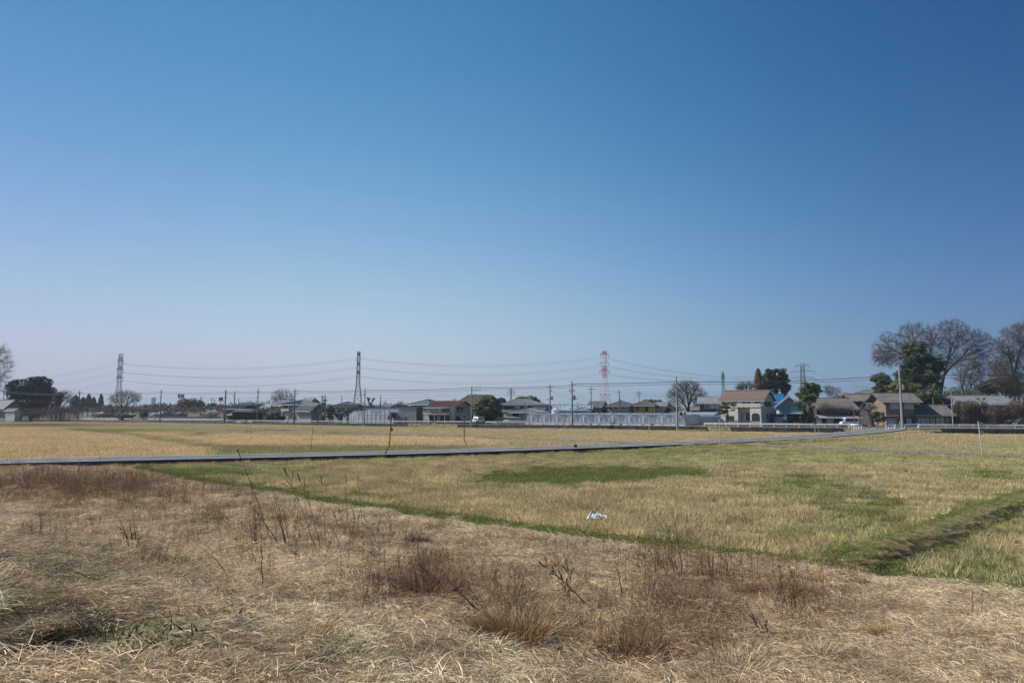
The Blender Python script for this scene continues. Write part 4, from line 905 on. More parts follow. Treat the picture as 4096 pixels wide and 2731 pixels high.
# ================================================================ trees
def ell_pts(ells, D, n, bias=.45, dz=.85):
    ar = np.array([e[2] * e[3] for e in ells], float); k = rng.choice(len(ells), n, p=ar / ar.sum()); out = []
    sc = D / F
    for i in range(n):
        cx, cy, rx, ry = ells[k[i]][:4]; c = V(cx, cy, D)
        d = rng.normal(size=3); d /= np.linalg.norm(d); r = rng.random() ** bias
        out.append(c + d * r * np.array((rx * sc, min(rx, ry * 1.2) * sc * dz, ry * sc)))
    return np.array(out)
def grow(base, pts, r_tip, up=.0, first=.35, jit=.06):
    segs = []; stack = [(np.array(base, float), np.array((0, 0, 1.0)), pts, 0)]
    while stack:
        p, d0, q, lv = stack.pop(); n = len(q)
        if n == 1:
            segs.append((p, q[0], r_tip * 1.1, r_tip * .5)); continue
        c = q.mean(0); v = c - p; L = np.linalg.norm(v) + 1e-9
        f = first if lv == 0 else u(.28, .42)
        dirn = v / L * .75 + d0 * .35; dirn /= np.linalg.norm(dirn)
        e = p + dirn * L * f + rng.normal(size=3) * L * jit * f + np.array((0, 0, up * L * f))
        segs.append((p, e, r_tip * n ** .46, r_tip * n ** .46 * .9))
        a = q - c; s_ = rng.normal(size=3)
        if n > 3:
            w_, E = np.linalg.eigh(a.T @ a); s_ = E[:, -1] * 1.0 + E[:, 1] * rng.normal() * .4
        t = a @ s_; m = t > np.quantile(t, u(.35, .65)) if n > 2 else t > t.mean()
        if m.all() or not m.any(): m = np.arange(n) < n // 2
        nd = (e - p) / (np.linalg.norm(e - p) + 1e-9)
        stack.append((e, nd, q[m], lv + 1)); stack.append((e, nd, q[~m], lv + 1))
    return segs
def seg_mesh(name, segs, m, parent, n=4):
    segs = [q_ for q_ in segs if np.linalg.norm(q_[1] - q_[0]) > 1e-4]; A = np.array([s[0] for s in segs]); B = np.array([s[1] for s in segs]); ra = np.array([s[2] for s in segs]); rb = np.array([s[3] for s in segs])
    d = B - A; d /= np.linalg.norm(d, axis=1)[:, None] + 1e-9
    h = np.where(np.abs(d[:, 2:3]) < .9, np.array([[0, 0, 1.]]), np.array([[1., 0, 0]])); a = np.cross(d, h); a /= np.linalg.norm(a, axis=1)[:, None]; b = np.cross(d, a)
    vs = []
    for P, r in ((A, ra), (B + d * 0, rb)):
        for j in range(n):
            t = 2 * math.pi * j / n; vs.append(P + r[:, None] * (math.cos(t) * a + math.sin(t) * b))
    v = np.stack(vs, 1).reshape(-1, 3); k = np.arange(len(segs)) * 2 * n
    f = np.concatenate([np.stack([k + j, k + (j+1) % n, k + n + (j+1) % n, k + n + j], 1) for j in range(n)])
    return npmesh(name, v, f, m, parent)
def fine_twigs(segs, k, L, r, spread=.5, droop=0):
    out = []
    for s_ in segs:
        d = s_[1] - s_[0]; ln = np.linalg.norm(d) + 1e-9; d /= ln
        for _ in range(k):
            t = u(.2, 1); v = d + rng.normal(size=3) * spread + np.array((0, 0, .15 - droop)); v /= np.linalg.norm(v)
            p = s_[0] + (s_[1] - s_[0]) * t; out.append((p, p + v * L * u(.4, 1.1), r, r * .5))
    return out
def bare_tree(name, label, ells, D, base, npts=500, tip=.03, twig=2, tl=1.0, tr=.018, m=None, mt=None, zb=None, first=.35, cat='tree', up=0, group=None, lean=0):
    zb = gv(V(base, 1640, D)) if zb is None else zb
    P = V(base, 1640, D); B = np.array((P[0], D, zb - .1)); t = thing(name, label, cat, (B[0], B[1], zb), group=group)
    npts = int(npts * (2.0 if 'zelkova' in name or D < 200 else 1.5)); tip *= .44; tr *= .75; q = ell_pts(ells, D, npts, .36); q[:, 2] = np.maximum(q[:, 2], zb + .8)
    o_ = np.array((B[0], B[1], zb)); segs = grow(B - o_, q - o_, tip, up, first)
    segs[0] = (segs[0][0], segs[0][1], segs[0][2] * 1.3, segs[0][3])
    thick = [s for s in segs if s[2] > tip * 2.2]; thin = [s for s in segs if s[2] <= tip * 2.2]
    seg_mesh('trunk', thick, m or M['bark'], t, 6)
    tw = fine_twigs(thin, twig, tl, tr)
    seg_mesh('crown', thin + tw, mt or M['twig'], t, 3); return t
def leaf_quads(P, nrm, size, asp=.6, upb=.3):
    n = len(P); d = nrm + rng.normal(size=(n, 3)) * .55 + np.array((0, 0, upb)); d /= np.linalg.norm(d, axis=1)[:, None]
    a = np.cross(d, rng.normal(size=(n, 3))); a /= np.linalg.norm(a, axis=1)[:, None]; b = np.cross(d, a)
    s = size * rng.uniform(.6, 1.4, n)[:, None]; a = a * s; b = b * s * asp
    v = np.stack([P - a, P - b * .9, P + a, P + b], 1).reshape(-1, 3); k = np.arange(n)[:, None] * 4
    return v, k + np.arange(4)
def crown_pts(ells, D, nclump, per, cr, dz=.85, bias=.28, shape=None):
    C = ell_pts(ells, D, nclump, bias, dz); P = []; N = []
    for c in C:
        r = cr * u(.6, 1.3); d = rng.normal(size=(per, 3)); d /= np.linalg.norm(d, axis=1)[:, None]
        d[:, 2] = np.where(rng.random(per) < .6, np.abs(d[:, 2]), d[:, 2]); rr = r * rng.random(per)[:, None] ** .35
        P.append(c + d * rr * np.array((1, 1, .72))); N.append(d)
    return np.concatenate(P), np.concatenate(N), C
def leafy_tree(name, label, ells, D, base, nclump=60, per=110, cr=1.0, leaf=.22, m=None, zb=None, cat='tree', group=None, trunk_r=.25, bias=.28, dz=.85, asp=.6, trunk=True, crownname='crown', mb_=None):
    P0 = V(base, 1640, D); zb = gv(P0) if zb is None else zb; o_ = np.array((P0[0], D, zb)); t = thing(name, label, cat, o_, group=group)
    P, N, C = crown_pts(ells, D, nclump, per, cr, dz, bias); keep = P[:, 2] > zb + .05; P, N = P[keep], N[keep]
    v, f = leaf_quads(P - o_, N, leaf, asp); npmesh(crownname, v, f, m or M['leaf'], t)
    if trunk:
        C = C[C[:, 2] > zb + 1.0] if (C[:, 2] > zb + 1.0).sum() > 3 else C
        sg = grow(np.array((0, 0, -.1)), C - o_, trunk_r / (len(C) ** .46), 0, .4); seg_mesh('trunk', sg, mb_ or M['bark'], t, 5)
    return t
def conifer(name, label, x, ytop, ybase, rx, D, m=None, zb=None, n=2600, group=None, leaf=.25, power=.8):
    P0 = V(x, 1640, D); zb = gv(P0) if zb is None else zb; o_ = np.array((P0[0], D, zb)); t = thing(name, label, 'tree', o_, group=group)
    Ht = V(x, ytop, D)[2] - zb; h0 = max(.3, V(x, ybase, D)[2] - zb); Rm = rx * D / F
    k = rng.random(n) ** .8; z = h0 + (Ht - h0) * k; ring = np.floor(k * 14) / 14; r = Rm * (1 - k) ** power * (.55 + .6 * rng.random(n)) * (.8 + .3 * np.sin(k * 90)); a = rng.uniform(0, 6.28, n)
    P = np.stack([r * np.cos(a), r * np.sin(a), z - r * .18], 1); N = np.stack([np.cos(a), np.sin(a), np.full(n, .3)], 1)
    v, f = leaf_quads(P, N, leaf, .5, 0); npmesh('crown', v, f, m or M['leaf'], t); b = MB(); b.tube([(0, 0, -.1), (0, 0, Ht * .95)], [Ht * .022, .03], 6); b.obj('trunk', M['bark'], t); return t
def shrub(name, label, x0, x1, yt, yb, D, m, leaf=.12, per=120, ncl=26, cr=.5, cat='shrub', group=None, zb=None, twigs=None):
    cx, cy = (x0 + x1) / 2, (yt + yb) / 2
    return leafy_tree(name, label, [(cx, cy, (x1 - x0) / 2 * .85, (yb - yt) / 2 * .85)], D, cx, ncl, per, cr, leaf, m, zb, cat, group, .08, .4, .9, crownname='foliage', trunk=True)
def brush(name, label, ells, D, base, m, leaf=.10, n=2600, stems_n=120, zb=None, cat='bush', group=None, mt=None):
    P0 = V(base, 1640, D); zb = gv(P0) if zb is None else zb; o_ = np.array((P0[0], D, zb)); t = thing(name, label, cat, o_, group=group)
    q = ell_pts(ells, D, stems_n, .5); q[:, 2] = np.maximum(q[:, 2], zb + .2); bb = q.copy(); bb[:, 2] = zb; bb[:, 0] += rng.normal(size=len(q)) * .4
    sg = [(b_ - o_, p_ - o_, .025, .012) for b_, p_ in zip(bb, q)]; sg += fine_twigs(sg, 9, .9, .012, .6); seg_mesh('stems', sg, mt or M['twig'], t, 3)
    P = ell_pts(ells, D, n, .45); P = P[P[:, 2] > zb]; v, f = leaf_quads(P - o_, rng.normal(size=P.shape), leaf, .6); npmesh('foliage', v, f, m, t); return t

# left edge
bare_tree('bare_tree', 'big bare tree cut off by the left edge of the photo', [(-40, 1470, 95, 95), (-10, 1430, 60, 70), (-20, 1540, 60, 40)], 215, -70, 900, .035, 2, 1.2, .02, M['bark_grey'])
leafy_tree('evergreen_tree', 'dark round evergreen tree with two lobes beside the left grey house', [(88, 1558, 52, 42), (145, 1545, 50, 44), (175, 1580, 36, 38), (70, 1590, 36, 26), (130, 1600, 56, 50), (150, 1635, 44, 26), (185, 1615, 26, 30)], 270, 125, 290, 150, 1.6, .34, M['leaf'], trunk_r=.7)
leafy_tree('evergreen_tree', 'ragged dark ivy covered tree with bare upper twigs right of the big evergreen', [(232, 1590, 20, 22), (222, 1622, 16, 26), (240, 1578, 14, 12)], 262, 226, 34, 120, 1.1, .26, M['leaf'], trunk_r=.35)
bare_tree('bare_tree', 'fan of bare pale twigs behind the ivy covered tree at left', [(250, 1580, 44, 22), (275, 1600, 22, 16), (215, 1560, 16, 12)], 268, 240, 220, .03, 3, 1.4, .02)
brush('bush', 'mass of dull pinkish brown bare brush at left under the conifers', [(245, 1640, 50, 24), (300, 1645, 26, 18), (205, 1650, 28, 16)], 258, 250, M['leaf_red'], .13, 3200, 200)
brush('bush', 'low brown thicket directly under the big dark evergreen', [(150, 1655, 60, 14), (90, 1655, 30, 12)], 255, 140, M['leaf_dry'], .14, 2200, 120)
for lab, x, yt, rx in (('rounded far pine left in the hazy clump behind the brown brush', 300, 1582, 26), ('pointed far conifer in the middle of the hazy clump at left', 352, 1578, 14), ('broad far conifer beside the pole right of the hazy clump', 330, 1590, 20)):
    conifer('far_conifer', lab, x, yt, 1640, rx, 430, M['leaf_far'], n=2400, leaf=.6, power=.45, group='hazy conifers behind the brown brush')
conifer('far_conifer', 'tall narrow far conifer just left of the first pylon', 401, 1576, 1640, 15, 430, M['leaf_far'], n=2400, leaf=.5, power=.6, group='hazy conifers behind the brown brush')
conifer('far_conifer', 'squat far conifer left of the tall narrow one', 372, 1590, 1640, 16, 430, M['leaf_far'], n=2000, leaf=.6, power=.5, group='hazy conifers behind the brown brush')
bare_tree('bare_tree', 'wide low bare tree in front of the first pylon', [(500, 1595, 66, 36), (545, 1590, 26, 26), (455, 1598, 26, 22), (500, 1575, 40, 18)], 262, 492, 650, .03, 2, 1.1, .019, M['bark_grey'])
brush('bush', 'olive and tan low scrub under the wide bare tree', [(470, 1662, 60, 9), (400, 1662, 40, 8)], 262, 440, M['leaf_dry'], .14, 2200, 60)
shrub('hedge', 'long low dark green hedge right of the scrub', 452, 560, 1658, 1676, 256, M['leaf'], .16, 120, 40, .8, 'hedge')
shrub('round_bush', 'rounded yellow green bush at the left end of the shade nets', 556, 592, 1645, 1674, 258, M['leaf3'], .16, 130, 34, .8)
leafy_tree('far_tree', 'dense round hazy tree under the left floodlight mast', [(752, 1618, 32, 26), (722, 1628, 20, 14), (775, 1622, 20, 18)], 470, 752, 70, 60, 2.4, .5, M['leaf_far'], trunk_r=.5)
leafy_tree('far_tree', 'small feathery hazy tree right of the dense round one', [(801, 1618, 12, 18)], 470, 801, 16, 60, 1.8, .45, M['leaf_far'], trunk_r=.3)
leafy_tree('far_tree', 'small dark hazy tree by the leaning pole stay at left', [(852, 1628, 10, 12)], 450, 852, 12, 60, 1.6, .45, M['leaf_far'], trunk_r=.3)
leafy_tree('blossom_tree', 'white blossoming tree in front of the pink workshop', [(840, 1650, 20, 11), (858, 1652, 14, 9), (832, 1658, 14, 8)], 262, 845, 34, 110, .9, .14, M['blossom'], trunk_r=.2)
for x0, x1, mm, lab in ((930, 948, 'hedge', 'leftmost clipped green hedge block before the pale roofed storehouse'), (948, 962, 'hedge', 'narrow clipped green hedge block, second from the left'), (963, 995, 'hedge', 'wide clipped green hedge block beside the brown ones'), (997, 1012, 'hedge_br', 'brown clipped hedge block beside the wide green one'), (1013, 1024, 'hedge_br', 'narrow brown clipped hedge block near the pole'), (1027, 1042, 'leaf', 'dark green clipped hedge block right of the pole')):
    P0 = V(x0, 1640, 218); L = (x1 - x0) / F * 218; zt = V(x0, 1649 + u(-1, 1), 218)[2] - gv(P0); t = thing('clipped_hedge', lab, 'hedge', (*P0[:2], gv(P0)), group='clipped hedge blocks by the storehouse')
    n = 2600; P = np.stack([rng.random(n) * L, rng.random(n) * 1.4, .9 + rng.random(n) * (zt - .9)], 1); fc = rng.integers(0, 4, n)
    P[fc == 0, 1] = 0; P[fc == 1, 2] = zt; P[fc == 2, 0] = 0; P[fc == 3, 0] = L; P += rng.normal(size=P.shape) * .05
    v, f = leaf_quads(P, rng.normal(size=P.shape), .11); npmesh('foliage', v, f, M[mm], t); b = MB(); b.box(.1, L - .1, .15, 1.25, .9, zt - .1); b.obj('hedge_core', M[mm], t); b = MB(); [b.tube([(c, .7, 0), (c, .7, .95)], .06, 5) for c in np.linspace(.3, L - .3, 3)]; b.obj('stems', M['bark'], t)
for nm, x0, x1, h_ in (('garden_wall', 928, 974, 1674), ('garden_wall', 992, 1015, 1675)):
    P0 = V(x0, 1640, 214); b = MB(); L = (x1 - x0) / F * 214; b.box(0, L, 0, .15, 0, .75); b.box(-.03, L + .03, -.03, .18, .75, .81); o = b.obj(nm, M['wall_w'], None, loc=(*P0[:2], gv(P0)), rz=R(-20)); tag(o, 'low white garden wall %s the gate gap below the clipped hedges' % ('left of' if x0 < 950 else 'right of'), 'wall')
bare_tree('bare_tree', 'bare tree with a wide rounded crown rising behind the beige hipped roof house', [(1130, 1582, 50, 30), (1110, 1600, 30, 20), (1160, 1600, 26, 16)], 262, 1128, 520, .03, 2, 1.1, .018)
bare_tree('bare_tree', 'small reddish bare tree between the clipped hedge and garden shrubs', [(1045, 1652, 26, 22), (1020, 1640, 16, 14)], 226, 1048, 260, .022, 2, .7, .014)
bare_tree('bare_tree', 'low hazy bare tree over the roofs left of the blue walled house', [(990, 1618, 40, 14)], 330, 990, 200, .04, 2, 1.2, .025)
for x0, x1, yt, mm, lab in ((1063, 1085, 1655, 'leaf', 'ball shaped clipped garden shrub at left of the group'), (1080, 1100, 1652, 'leaf', 'larger clipped garden ball shrub in the middle of the group'), (1096, 1124, 1644, 'leaf2', 'cloud pruned green tree beside the beige house'), (1122, 1140, 1665, 'leaf', 'low dark bush below the beige house windows'), (1176, 1190, 1664, 'leaf3', 'yellow green bush at the pole before the grey annex')):
    shrub('garden_shrub', lab, x0, x1, yt, 1684, 212, M[mm], .12, 130, 26, .55)
shrub('garden_shrub', 'reddish brown bush at the right corner of the grey annex', 1276, 1302, 1656, 1686, 203, M['leaf_red'], .1, 120, 26, .5)
leafy_tree('garden_tree', 'leafy green garden tree under the palm', [(1318, 1650, 14, 28), (1308, 1640, 12, 16)], 206, 1318, 34, 120, .8, .16, M['leaf2'], trunk_r=.15)
def palm(name, label, x, yt, D, rf=1.6, n=26, m='leaf3', zb=None, tr=.16, shag=False):
    P0 = V(x, 1640, D); zb = gv(P0) if zb is None else zb; t = thing(name, label, 'palm', (P0[0], D, zb)); Ht = V(x, yt, D)[2] - zb - rf * .35; b = MB()
    b.tube([(0, 0, -.1), (.05, 0, Ht * .5), (0, 0, Ht)], [tr, tr * 1.1, tr * 1.3 if shag else tr * .8], 8); b.obj('trunk', M['bark'], t)
    vs, fs = [], []
    for i in range(n):
        a = u(0, 6.28); el = u(-.5, 1.2); c = np.array((0, 0, Ht)) + np.array((math.cos(a) * math.cos(el), math.sin(a) * math.cos(el), math.sin(el))) * rf * .55
        for j in range(12):
            da = (j - 5.5) / 5.5 * 1.25; aa = a + da; d = np.array((math.cos(aa) * math.cos(el), math.sin(aa) * math.cos(el), math.sin(el) - .15)); e = c + d * rf * .6 * (1 - .25 * abs(da)); s_ = np.cross(d, (0, 0, 1)); s_ /= np.linalg.norm(s_) + 1e-9; k = len(vs)
            vs += [c - s_*.02, c + s_*.02, (c + e) / 2 + s_*.045, e + (0, 0, -.12), (c + e) / 2 - s_*.045]; fs.append((k, k+1, k+2, k+4)); fs.append((k+2, k+3, k+3, k+4))
        k = len(vs); s_ = np.array((-math.sin(a), math.cos(a), 0)) * .025; vs += [np.array((0, 0, Ht)) - s_, np.array((0, 0, Ht)) + s_, c + s_, c - s_]; fs.append((k, k+1, k+2, k+3))
    fr = MB(); fr.add(vs, [tuple(dict.fromkeys(f)) for f in fs]); fr.obj('fronds', M[m], t); return t
palm('palm_tree', 'small shaggy palm with its crown beside the double pole', 1298, 1603, 214, 1.4, 30, 'leaf', tr=.2)
# pruned Y tree
P0 = V(1482, 1640, 226); t = thing('pollarded_tree', 'leafless tree pruned to a Y with two knobbly fists behind the glasshouses', 'tree', (P0[0], 226, gv(P0))); b = MB(); zf = lambda y: V(1482, y, 226)[2] - gv(P0); xf = lambda x: (x - 1482) / F * 226
b.tube([(0, 0, -.1), (0, 0, zf(1628)), (xf(1481), 0, zf(1616))], [.55, .42, .38], 8); b.tube([(xf(1481), 0, zf(1617)), (xf(1474), .1, zf(1606)), (xf(1471), 0, zf(1596))], [.34, .27, .36], 7); b.tube([(xf(1481), 0, zf(1617)), (xf(1488), -.1, zf(1610)), (xf(1492), 0, zf(1600))], [.3, .25, .3], 7); b.obj('trunk', M['bark'], t)
b = MB()
for cx, cy in ((1471, 1595), (1475, 1600), (1493, 1598), (1490, 1604)):
    for k in range(16): a = u(0, 6.28); b.tube([(xf(cx), 0, zf(cy)), (xf(cx) + math.cos(a)*u(.2, .8), math.sin(a)*.5, zf(cy) + u(.1, .8))], [.12, .03], 4)
b.obj('knobs', M['straw_dk'], t)
bare_tree('bare_tree', 'thin bare twiggy tree above the board shed', [(1602, 1620, 18, 16), (1590, 1625, 12, 10)], 232, 1602, 160, .022, 2, 1.0, .014)
leafy_tree('round_evergreen', 'huge dense round evergreen tree shading the parked vans', [(1950, 1630, 50, 40), (1930, 1645, 42, 32), (1975, 1645, 38, 36), (1950, 1660, 42, 26), (1952, 1608, 40, 20)], 180, 1955, 330, 150, 1.0, .17, M['leaf2'], trunk_r=.6, bias=.35)
leafy_tree('roof_tree', 'olive leafy tree showing above the grey tiled house roof', [(2120, 1605, 34, 16), (2085, 1600, 22, 12), (2145, 1612, 16, 12)], 226, 2115, 60, 110, 1.1, .22, M['leaf3'], trunk_r=.3)
leafy_tree('roof_tree', 'small grey green tree between the round evergreen and grey tiled roof', [(2006, 1606, 16, 12)], 240, 2006, 20, 100, 1.0, .25, M['leaf_far'], trunk_r=.2)
leafy_tree('far_tree', 'dark hazy tree top behind the yellow house', [(2628, 1612, 16, 12), (2595, 1610, 22, 8)], 330, 2615, 30, 90, 1.6, .35, M['leaf'], trunk_r=.3)
shrub('garden_shrub', 'dark shrub in front of the small white house', 2655, 2680, 1630, 1650, 200, M['leaf'], .14, 120, 26, .6)
bare_tree('spreading_bare_tree', 'wide spreading bare tree with dark crooked branches beside the tall pole', [(2745, 1570, 78, 50), (2700, 1590, 42, 36), (2800, 1585, 36, 34), (2745, 1545, 60, 30)], 190, 2757, 1100, .03, 2, .75, .016, M['bark'], M['bark'], first=.3)
brush('bush', 'reddish bare brush right of the trunk of the spreading bare tree', [(2800, 1602, 34, 24), (2822, 1590, 16, 10)], 205, 2800, M['leaf_red'], .1, 500, 260)
bare_tree('bare_tree', 'small crooked bare tree behind the cream house roof', [(2985, 1542, 42, 18), (2960, 1550, 22, 10)], 190, 2990, 260, .03, 2, .8, .016, M['bark'], M['bark'])
# garden pine
P0 = V(2910, 1640, 146.5); D_ = 146.5; zb = gv(P0); t = thing('garden_pine', 'crooked garden pine with layered yellow green pads before the cream house', 'pine tree', (P0[0], D_, zb)); zf = lambda y: V(2910, y, D_)[2] - zb; xf = lambda x: (x - 2910) / F * D_
b = MB(); tr_ = [(xf(2906), 0, -.1), (xf(2909), 0, zf(1675)), (xf(2912), .1, zf(1655)), (xf(2906), 0, zf(1642)), (xf(2912), 0, zf(1628)), (xf(2915), 0, zf(1614))]; b.tube(tr_, [.24, .19, .16, .14, .11, .06], 7)
pads = [(2920, 1612, 20, 6), (2900, 1618, 16, 6), (2935, 1620, 13, 5), (2888, 1628, 17, 7), (2910, 1630, 16, 6), (2880, 1640, 14, 6), (2903, 1643, 16, 6), (2876, 1653, 12, 5), (2868, 1658, 8, 2.5), (2931, 1640, 9, 3), (2893, 1650, 13, 5), (2893, 1610, 8, 4)]
for cx, cy, rx, ry in pads: b.tube([(xf(2908), 0, zf(cy + 8)), ((xf(cx) + xf(2908)) / 2, 0, zf(cy + 4)), (xf(cx), 0, zf(cy + 2))], [.07, .05, .03], 5)
b.obj('trunk', M['bark'], t); PP = []
for cx, cy, rx, ry in pads:
    n = int(rx * 34); q = rng.normal(size=(n, 3)); q /= np.linalg.norm(q, axis=1)[:, None]; q *= rng.random(n)[:, None] ** .4; PP.append(q * np.array((rx, rx * .8, ry)) * D_ / F + np.array((xf(cx), u(-.4, .4), zf(cy))))
PP = np.concatenate(PP); v, f = leaf_quads(PP, np.tile((0, 0, 1.), (len(PP), 1)) + rng.normal(size=PP.shape) * .5, .10, .5); npmesh('crown', v, f, M['leaf3'], t)
# behind cream house
conifer('bronze_conifer', 'narrow bronze brown conifer left in the group behind the cream house', 3038, 1474, 1575, 22, 198, M['leaf_br'], n=7000, leaf=.2, power=.42)
for lab, el in (('tall dark evergreen beside the bronze conifer', [(3072, 1515, 22, 45), (3060, 1545, 20, 30)]), ('tallest ragged evergreen in the middle of the group behind the cream house', [(3104, 1510, 24, 40), (3100, 1550, 26, 30)]), ('right hand ragged evergreen leaning over the blue tiled roof', [(3135, 1530, 22, 38), (3145, 1560, 16, 22), (3128, 1490, 12, 20)])):
    leafy_tree('evergreen_tree', lab, el, 200, el[0][0], 70, 95, .85, .19, M['leaf'], trunk_r=.3, bias=.45, group='evergreens behind the cream house')
leafy_tree('evergreen_tree', 'leafy evergreen growing up behind the open shed by the long barn', [(3236, 1552, 36, 22), (3215, 1575, 26, 22), (3258, 1562, 22, 22), (3240, 1590, 34, 24)], 158, 3240, 110, 110, .75, .15, M['leaf2'], trunk_r=.25, bias=.4)
palm('palm_tree', 'shaggy palm with drooping fronds at the open shed', 3212, 1583, 149.5, 2.2, 44, 'leaf3', tr=.35, shag=True)
leafy_tree('ivy_trunk', 'thick rough trunk with ivy beside the open shed', [(3214, 1640, 9, 30), (3244, 1650, 14, 30), (3200, 1672, 10, 14)], 148.6, 3222, 40, 90, .45, .11, M['leaf'], trunk_r=.5)
bare_tree('bare_tree', 'tangled dark bare plum tree in front of the long barn', [(3330, 1640, 60, 24), (3390, 1636, 34, 20), (3300, 1630, 30, 18)], 155.5, 3345, 420, .018, 2, .6, .012, M['bark'], M['bark'])
bare_tree('bare_tree', 'airy bare treetop against the sky above the long barn', [(3335, 1568, 38, 24), (3310, 1555, 20, 22)], 215, 3330, 240, .022, 2, 1.2, .014, M['bark_grey'])
# stump tree
P0 = V(3478, 1640, 141); zb = gv(P0); t = thing('pollarded_tree', 'thick old pollarded trunk with thin spreading shoots beside the stop sign', 'tree', (P0[0], 141, zb)); D_ = 141; zf = lambda y: V(3478, y, D_)[2] - zb; xf = lambda x: (x - 3478) / F * D_
b = MB(); b.tube([(0, 0, -.1), (0, 0, .5), (-.1, 0, zf(1672)), (xf(3474), 0, zf(1660))], [1.0, .8, .62, .5], 10); b.tube([(xf(3462), -.1, .0), (xf(3466), -.1, zf(1675)), (xf(3474), 0, zf(1658))], [.3, .22, .14], 6); b.obj('trunk', M['bark'], t)
q = ell_pts([(3470, 1628, 36, 20), (3450, 1638, 22, 14), (3492, 1630, 24, 16)], D_, 190) - np.array((P0[0], D_, zb)); sg = grow(np.array((xf(3474), 0, zf(1660))), q, .02, .05); sg += fine_twigs(sg, 2, .5, .012); seg_mesh('crown', sg, M['bark_grey'], t, 3)
shrub('round_bush', 'rounded glossy green bush between the pollarded trunk and boarded house', 3484, 3532, 1645, 1692, 147, M['leaf2'], .11, 150, 60, .5)
shrub('brown_bush', 'rusty brown bush against the left wall of the boarded house', 3520, 3544, 1648, 1700, 146, M['leaf_dry'], .1, 130, 40, .4)
# the great bare tree and evergreens at right
bare_tree('zelkova_tree', 'huge bare spreading tree with a fan shaped crown rising at right', [(3560, 1400, 70, 75), (3660, 1345, 80, 65), (3800, 1330, 85, 60), (3900, 1375, 75, 70), (3530, 1430, 45, 45), (3740, 1420, 120, 70), (3920, 1440, 40, 60)], 205, 3780, 2600, .032, 3, 1.1, .02, M['bark_grey'], M['twig'], first=.32, up=.02)
bare_tree('bare_tree', 'bare many stemmed tree behind the long storehouse under the huge tree', [(3860, 1480, 60, 80), (3900, 1500, 50, 60)], 196, 3850, 700, .026, 3, .9, .016)
bare_tree('zelkova_tree', 'tall bare twiggy tree at the right edge of the photo', [(4060, 1370, 70, 80), (4110, 1330, 60, 60), (3995, 1420, 45, 70), (4080, 1470, 80, 80), (3980, 1480, 40, 50)], 198, 4080, 1700, .03, 3, 1.1, .019, M['bark_grey'])
bare_tree('bare_tree', 'reddish brown bare tree low in the thicket at the right edge', [(4000, 1500, 50, 60), (4060, 1540, 60, 50)], 184, 4020, 900, .022, 3, .8, .015)
leafy_tree('great_evergreen', 'great dark domed evergreen tree growing behind the boarded house', [(3665, 1430, 60, 60), (3700, 1480, 70, 60), (3630, 1500, 50, 60), (3690, 1530, 80, 40), (3650, 1390, 35, 25), (3740, 1460, 40, 40)], 186, 3690, 330, 140, 1.1, .2, M['leaf'], trunk_r=.7, bias=.42)
leafy_tree('evergreen_tree', 'dark evergreen left of the great dome behind the long barn roof', [(3525, 1520, 32, 26), (3545, 1545, 40, 26), (3520, 1560, 24, 20)], 190, 3530, 100, 120, 1.0, .2, M['leaf'], trunk_r=.3, bias=.42)
leafy_tree('bamboo_clump', 'yellowish green bamboo clump in front of the great evergreen', [(3570, 1560, 30, 24), (3650, 1560, 40, 24), (3600, 1540, 26, 18)], 182, 3600, 80, 110, .8, .17, M['leaf3'], trunk_r=.12)
leafy_tree('understory_tree', 'dark leafy understory tree between boarded house and long storehouse', [(3700, 1590, 40, 28), (3760, 1600, 40, 24)], 168, 3720, 90, 110, .8, .16, M['leaf'], trunk_r=.2)
leafy_tree('understory_tree', 'dull green brown bamboo thicket under the bare trees at far right', [(3960, 1545, 60, 30), (4040, 1550, 50, 30)], 190, 4000, 100, 90, 1.0, .2, M['leaf_far'], trunk_r=.15)
palm('palm_tree', 'yellow green fan palm rising between boarded house and storehouse', 3735, 1545, 158, 1.7, 34, 'leaf3')
palm('palm_tree', 'smaller fan palm in front of the long storehouse wall', 3930, 1598, 156, 1.5, 30, 'leaf3')
for lab, el, mm, n_, st_ in (('dark shrubbery beside the white post right of the boarded wing', [(3840, 1640, 26, 40), (3830, 1665, 20, 24)], 'leaf', 5200, 60), ('dull brown twiggy bush before the storehouse, left of the small palm', [(3880, 1625, 40, 26)], 'leaf_dry', 2200, 220), ('grey bare twiggy bush at right below the storehouse', [(3990, 1648, 46, 36)], 'leaf_dry', 900, 420), ('olive green bush behind the long guardrail at right', [(3905, 1672, 60, 22)], 'leaf3', 3600, 80), ('dull red twiggy bush at the right edge', [(4070, 1630, 50, 34)], 'leaf_red', 1600, 320), ('grassy green bush beside the parked car at the right edge', [(4045, 1688, 26, 9)], 'leaf3', 2200, 20)):
    brush('bush', lab, el, 146 + u(-2, 3), el[0][0], M[mm], .11, n_, st_)
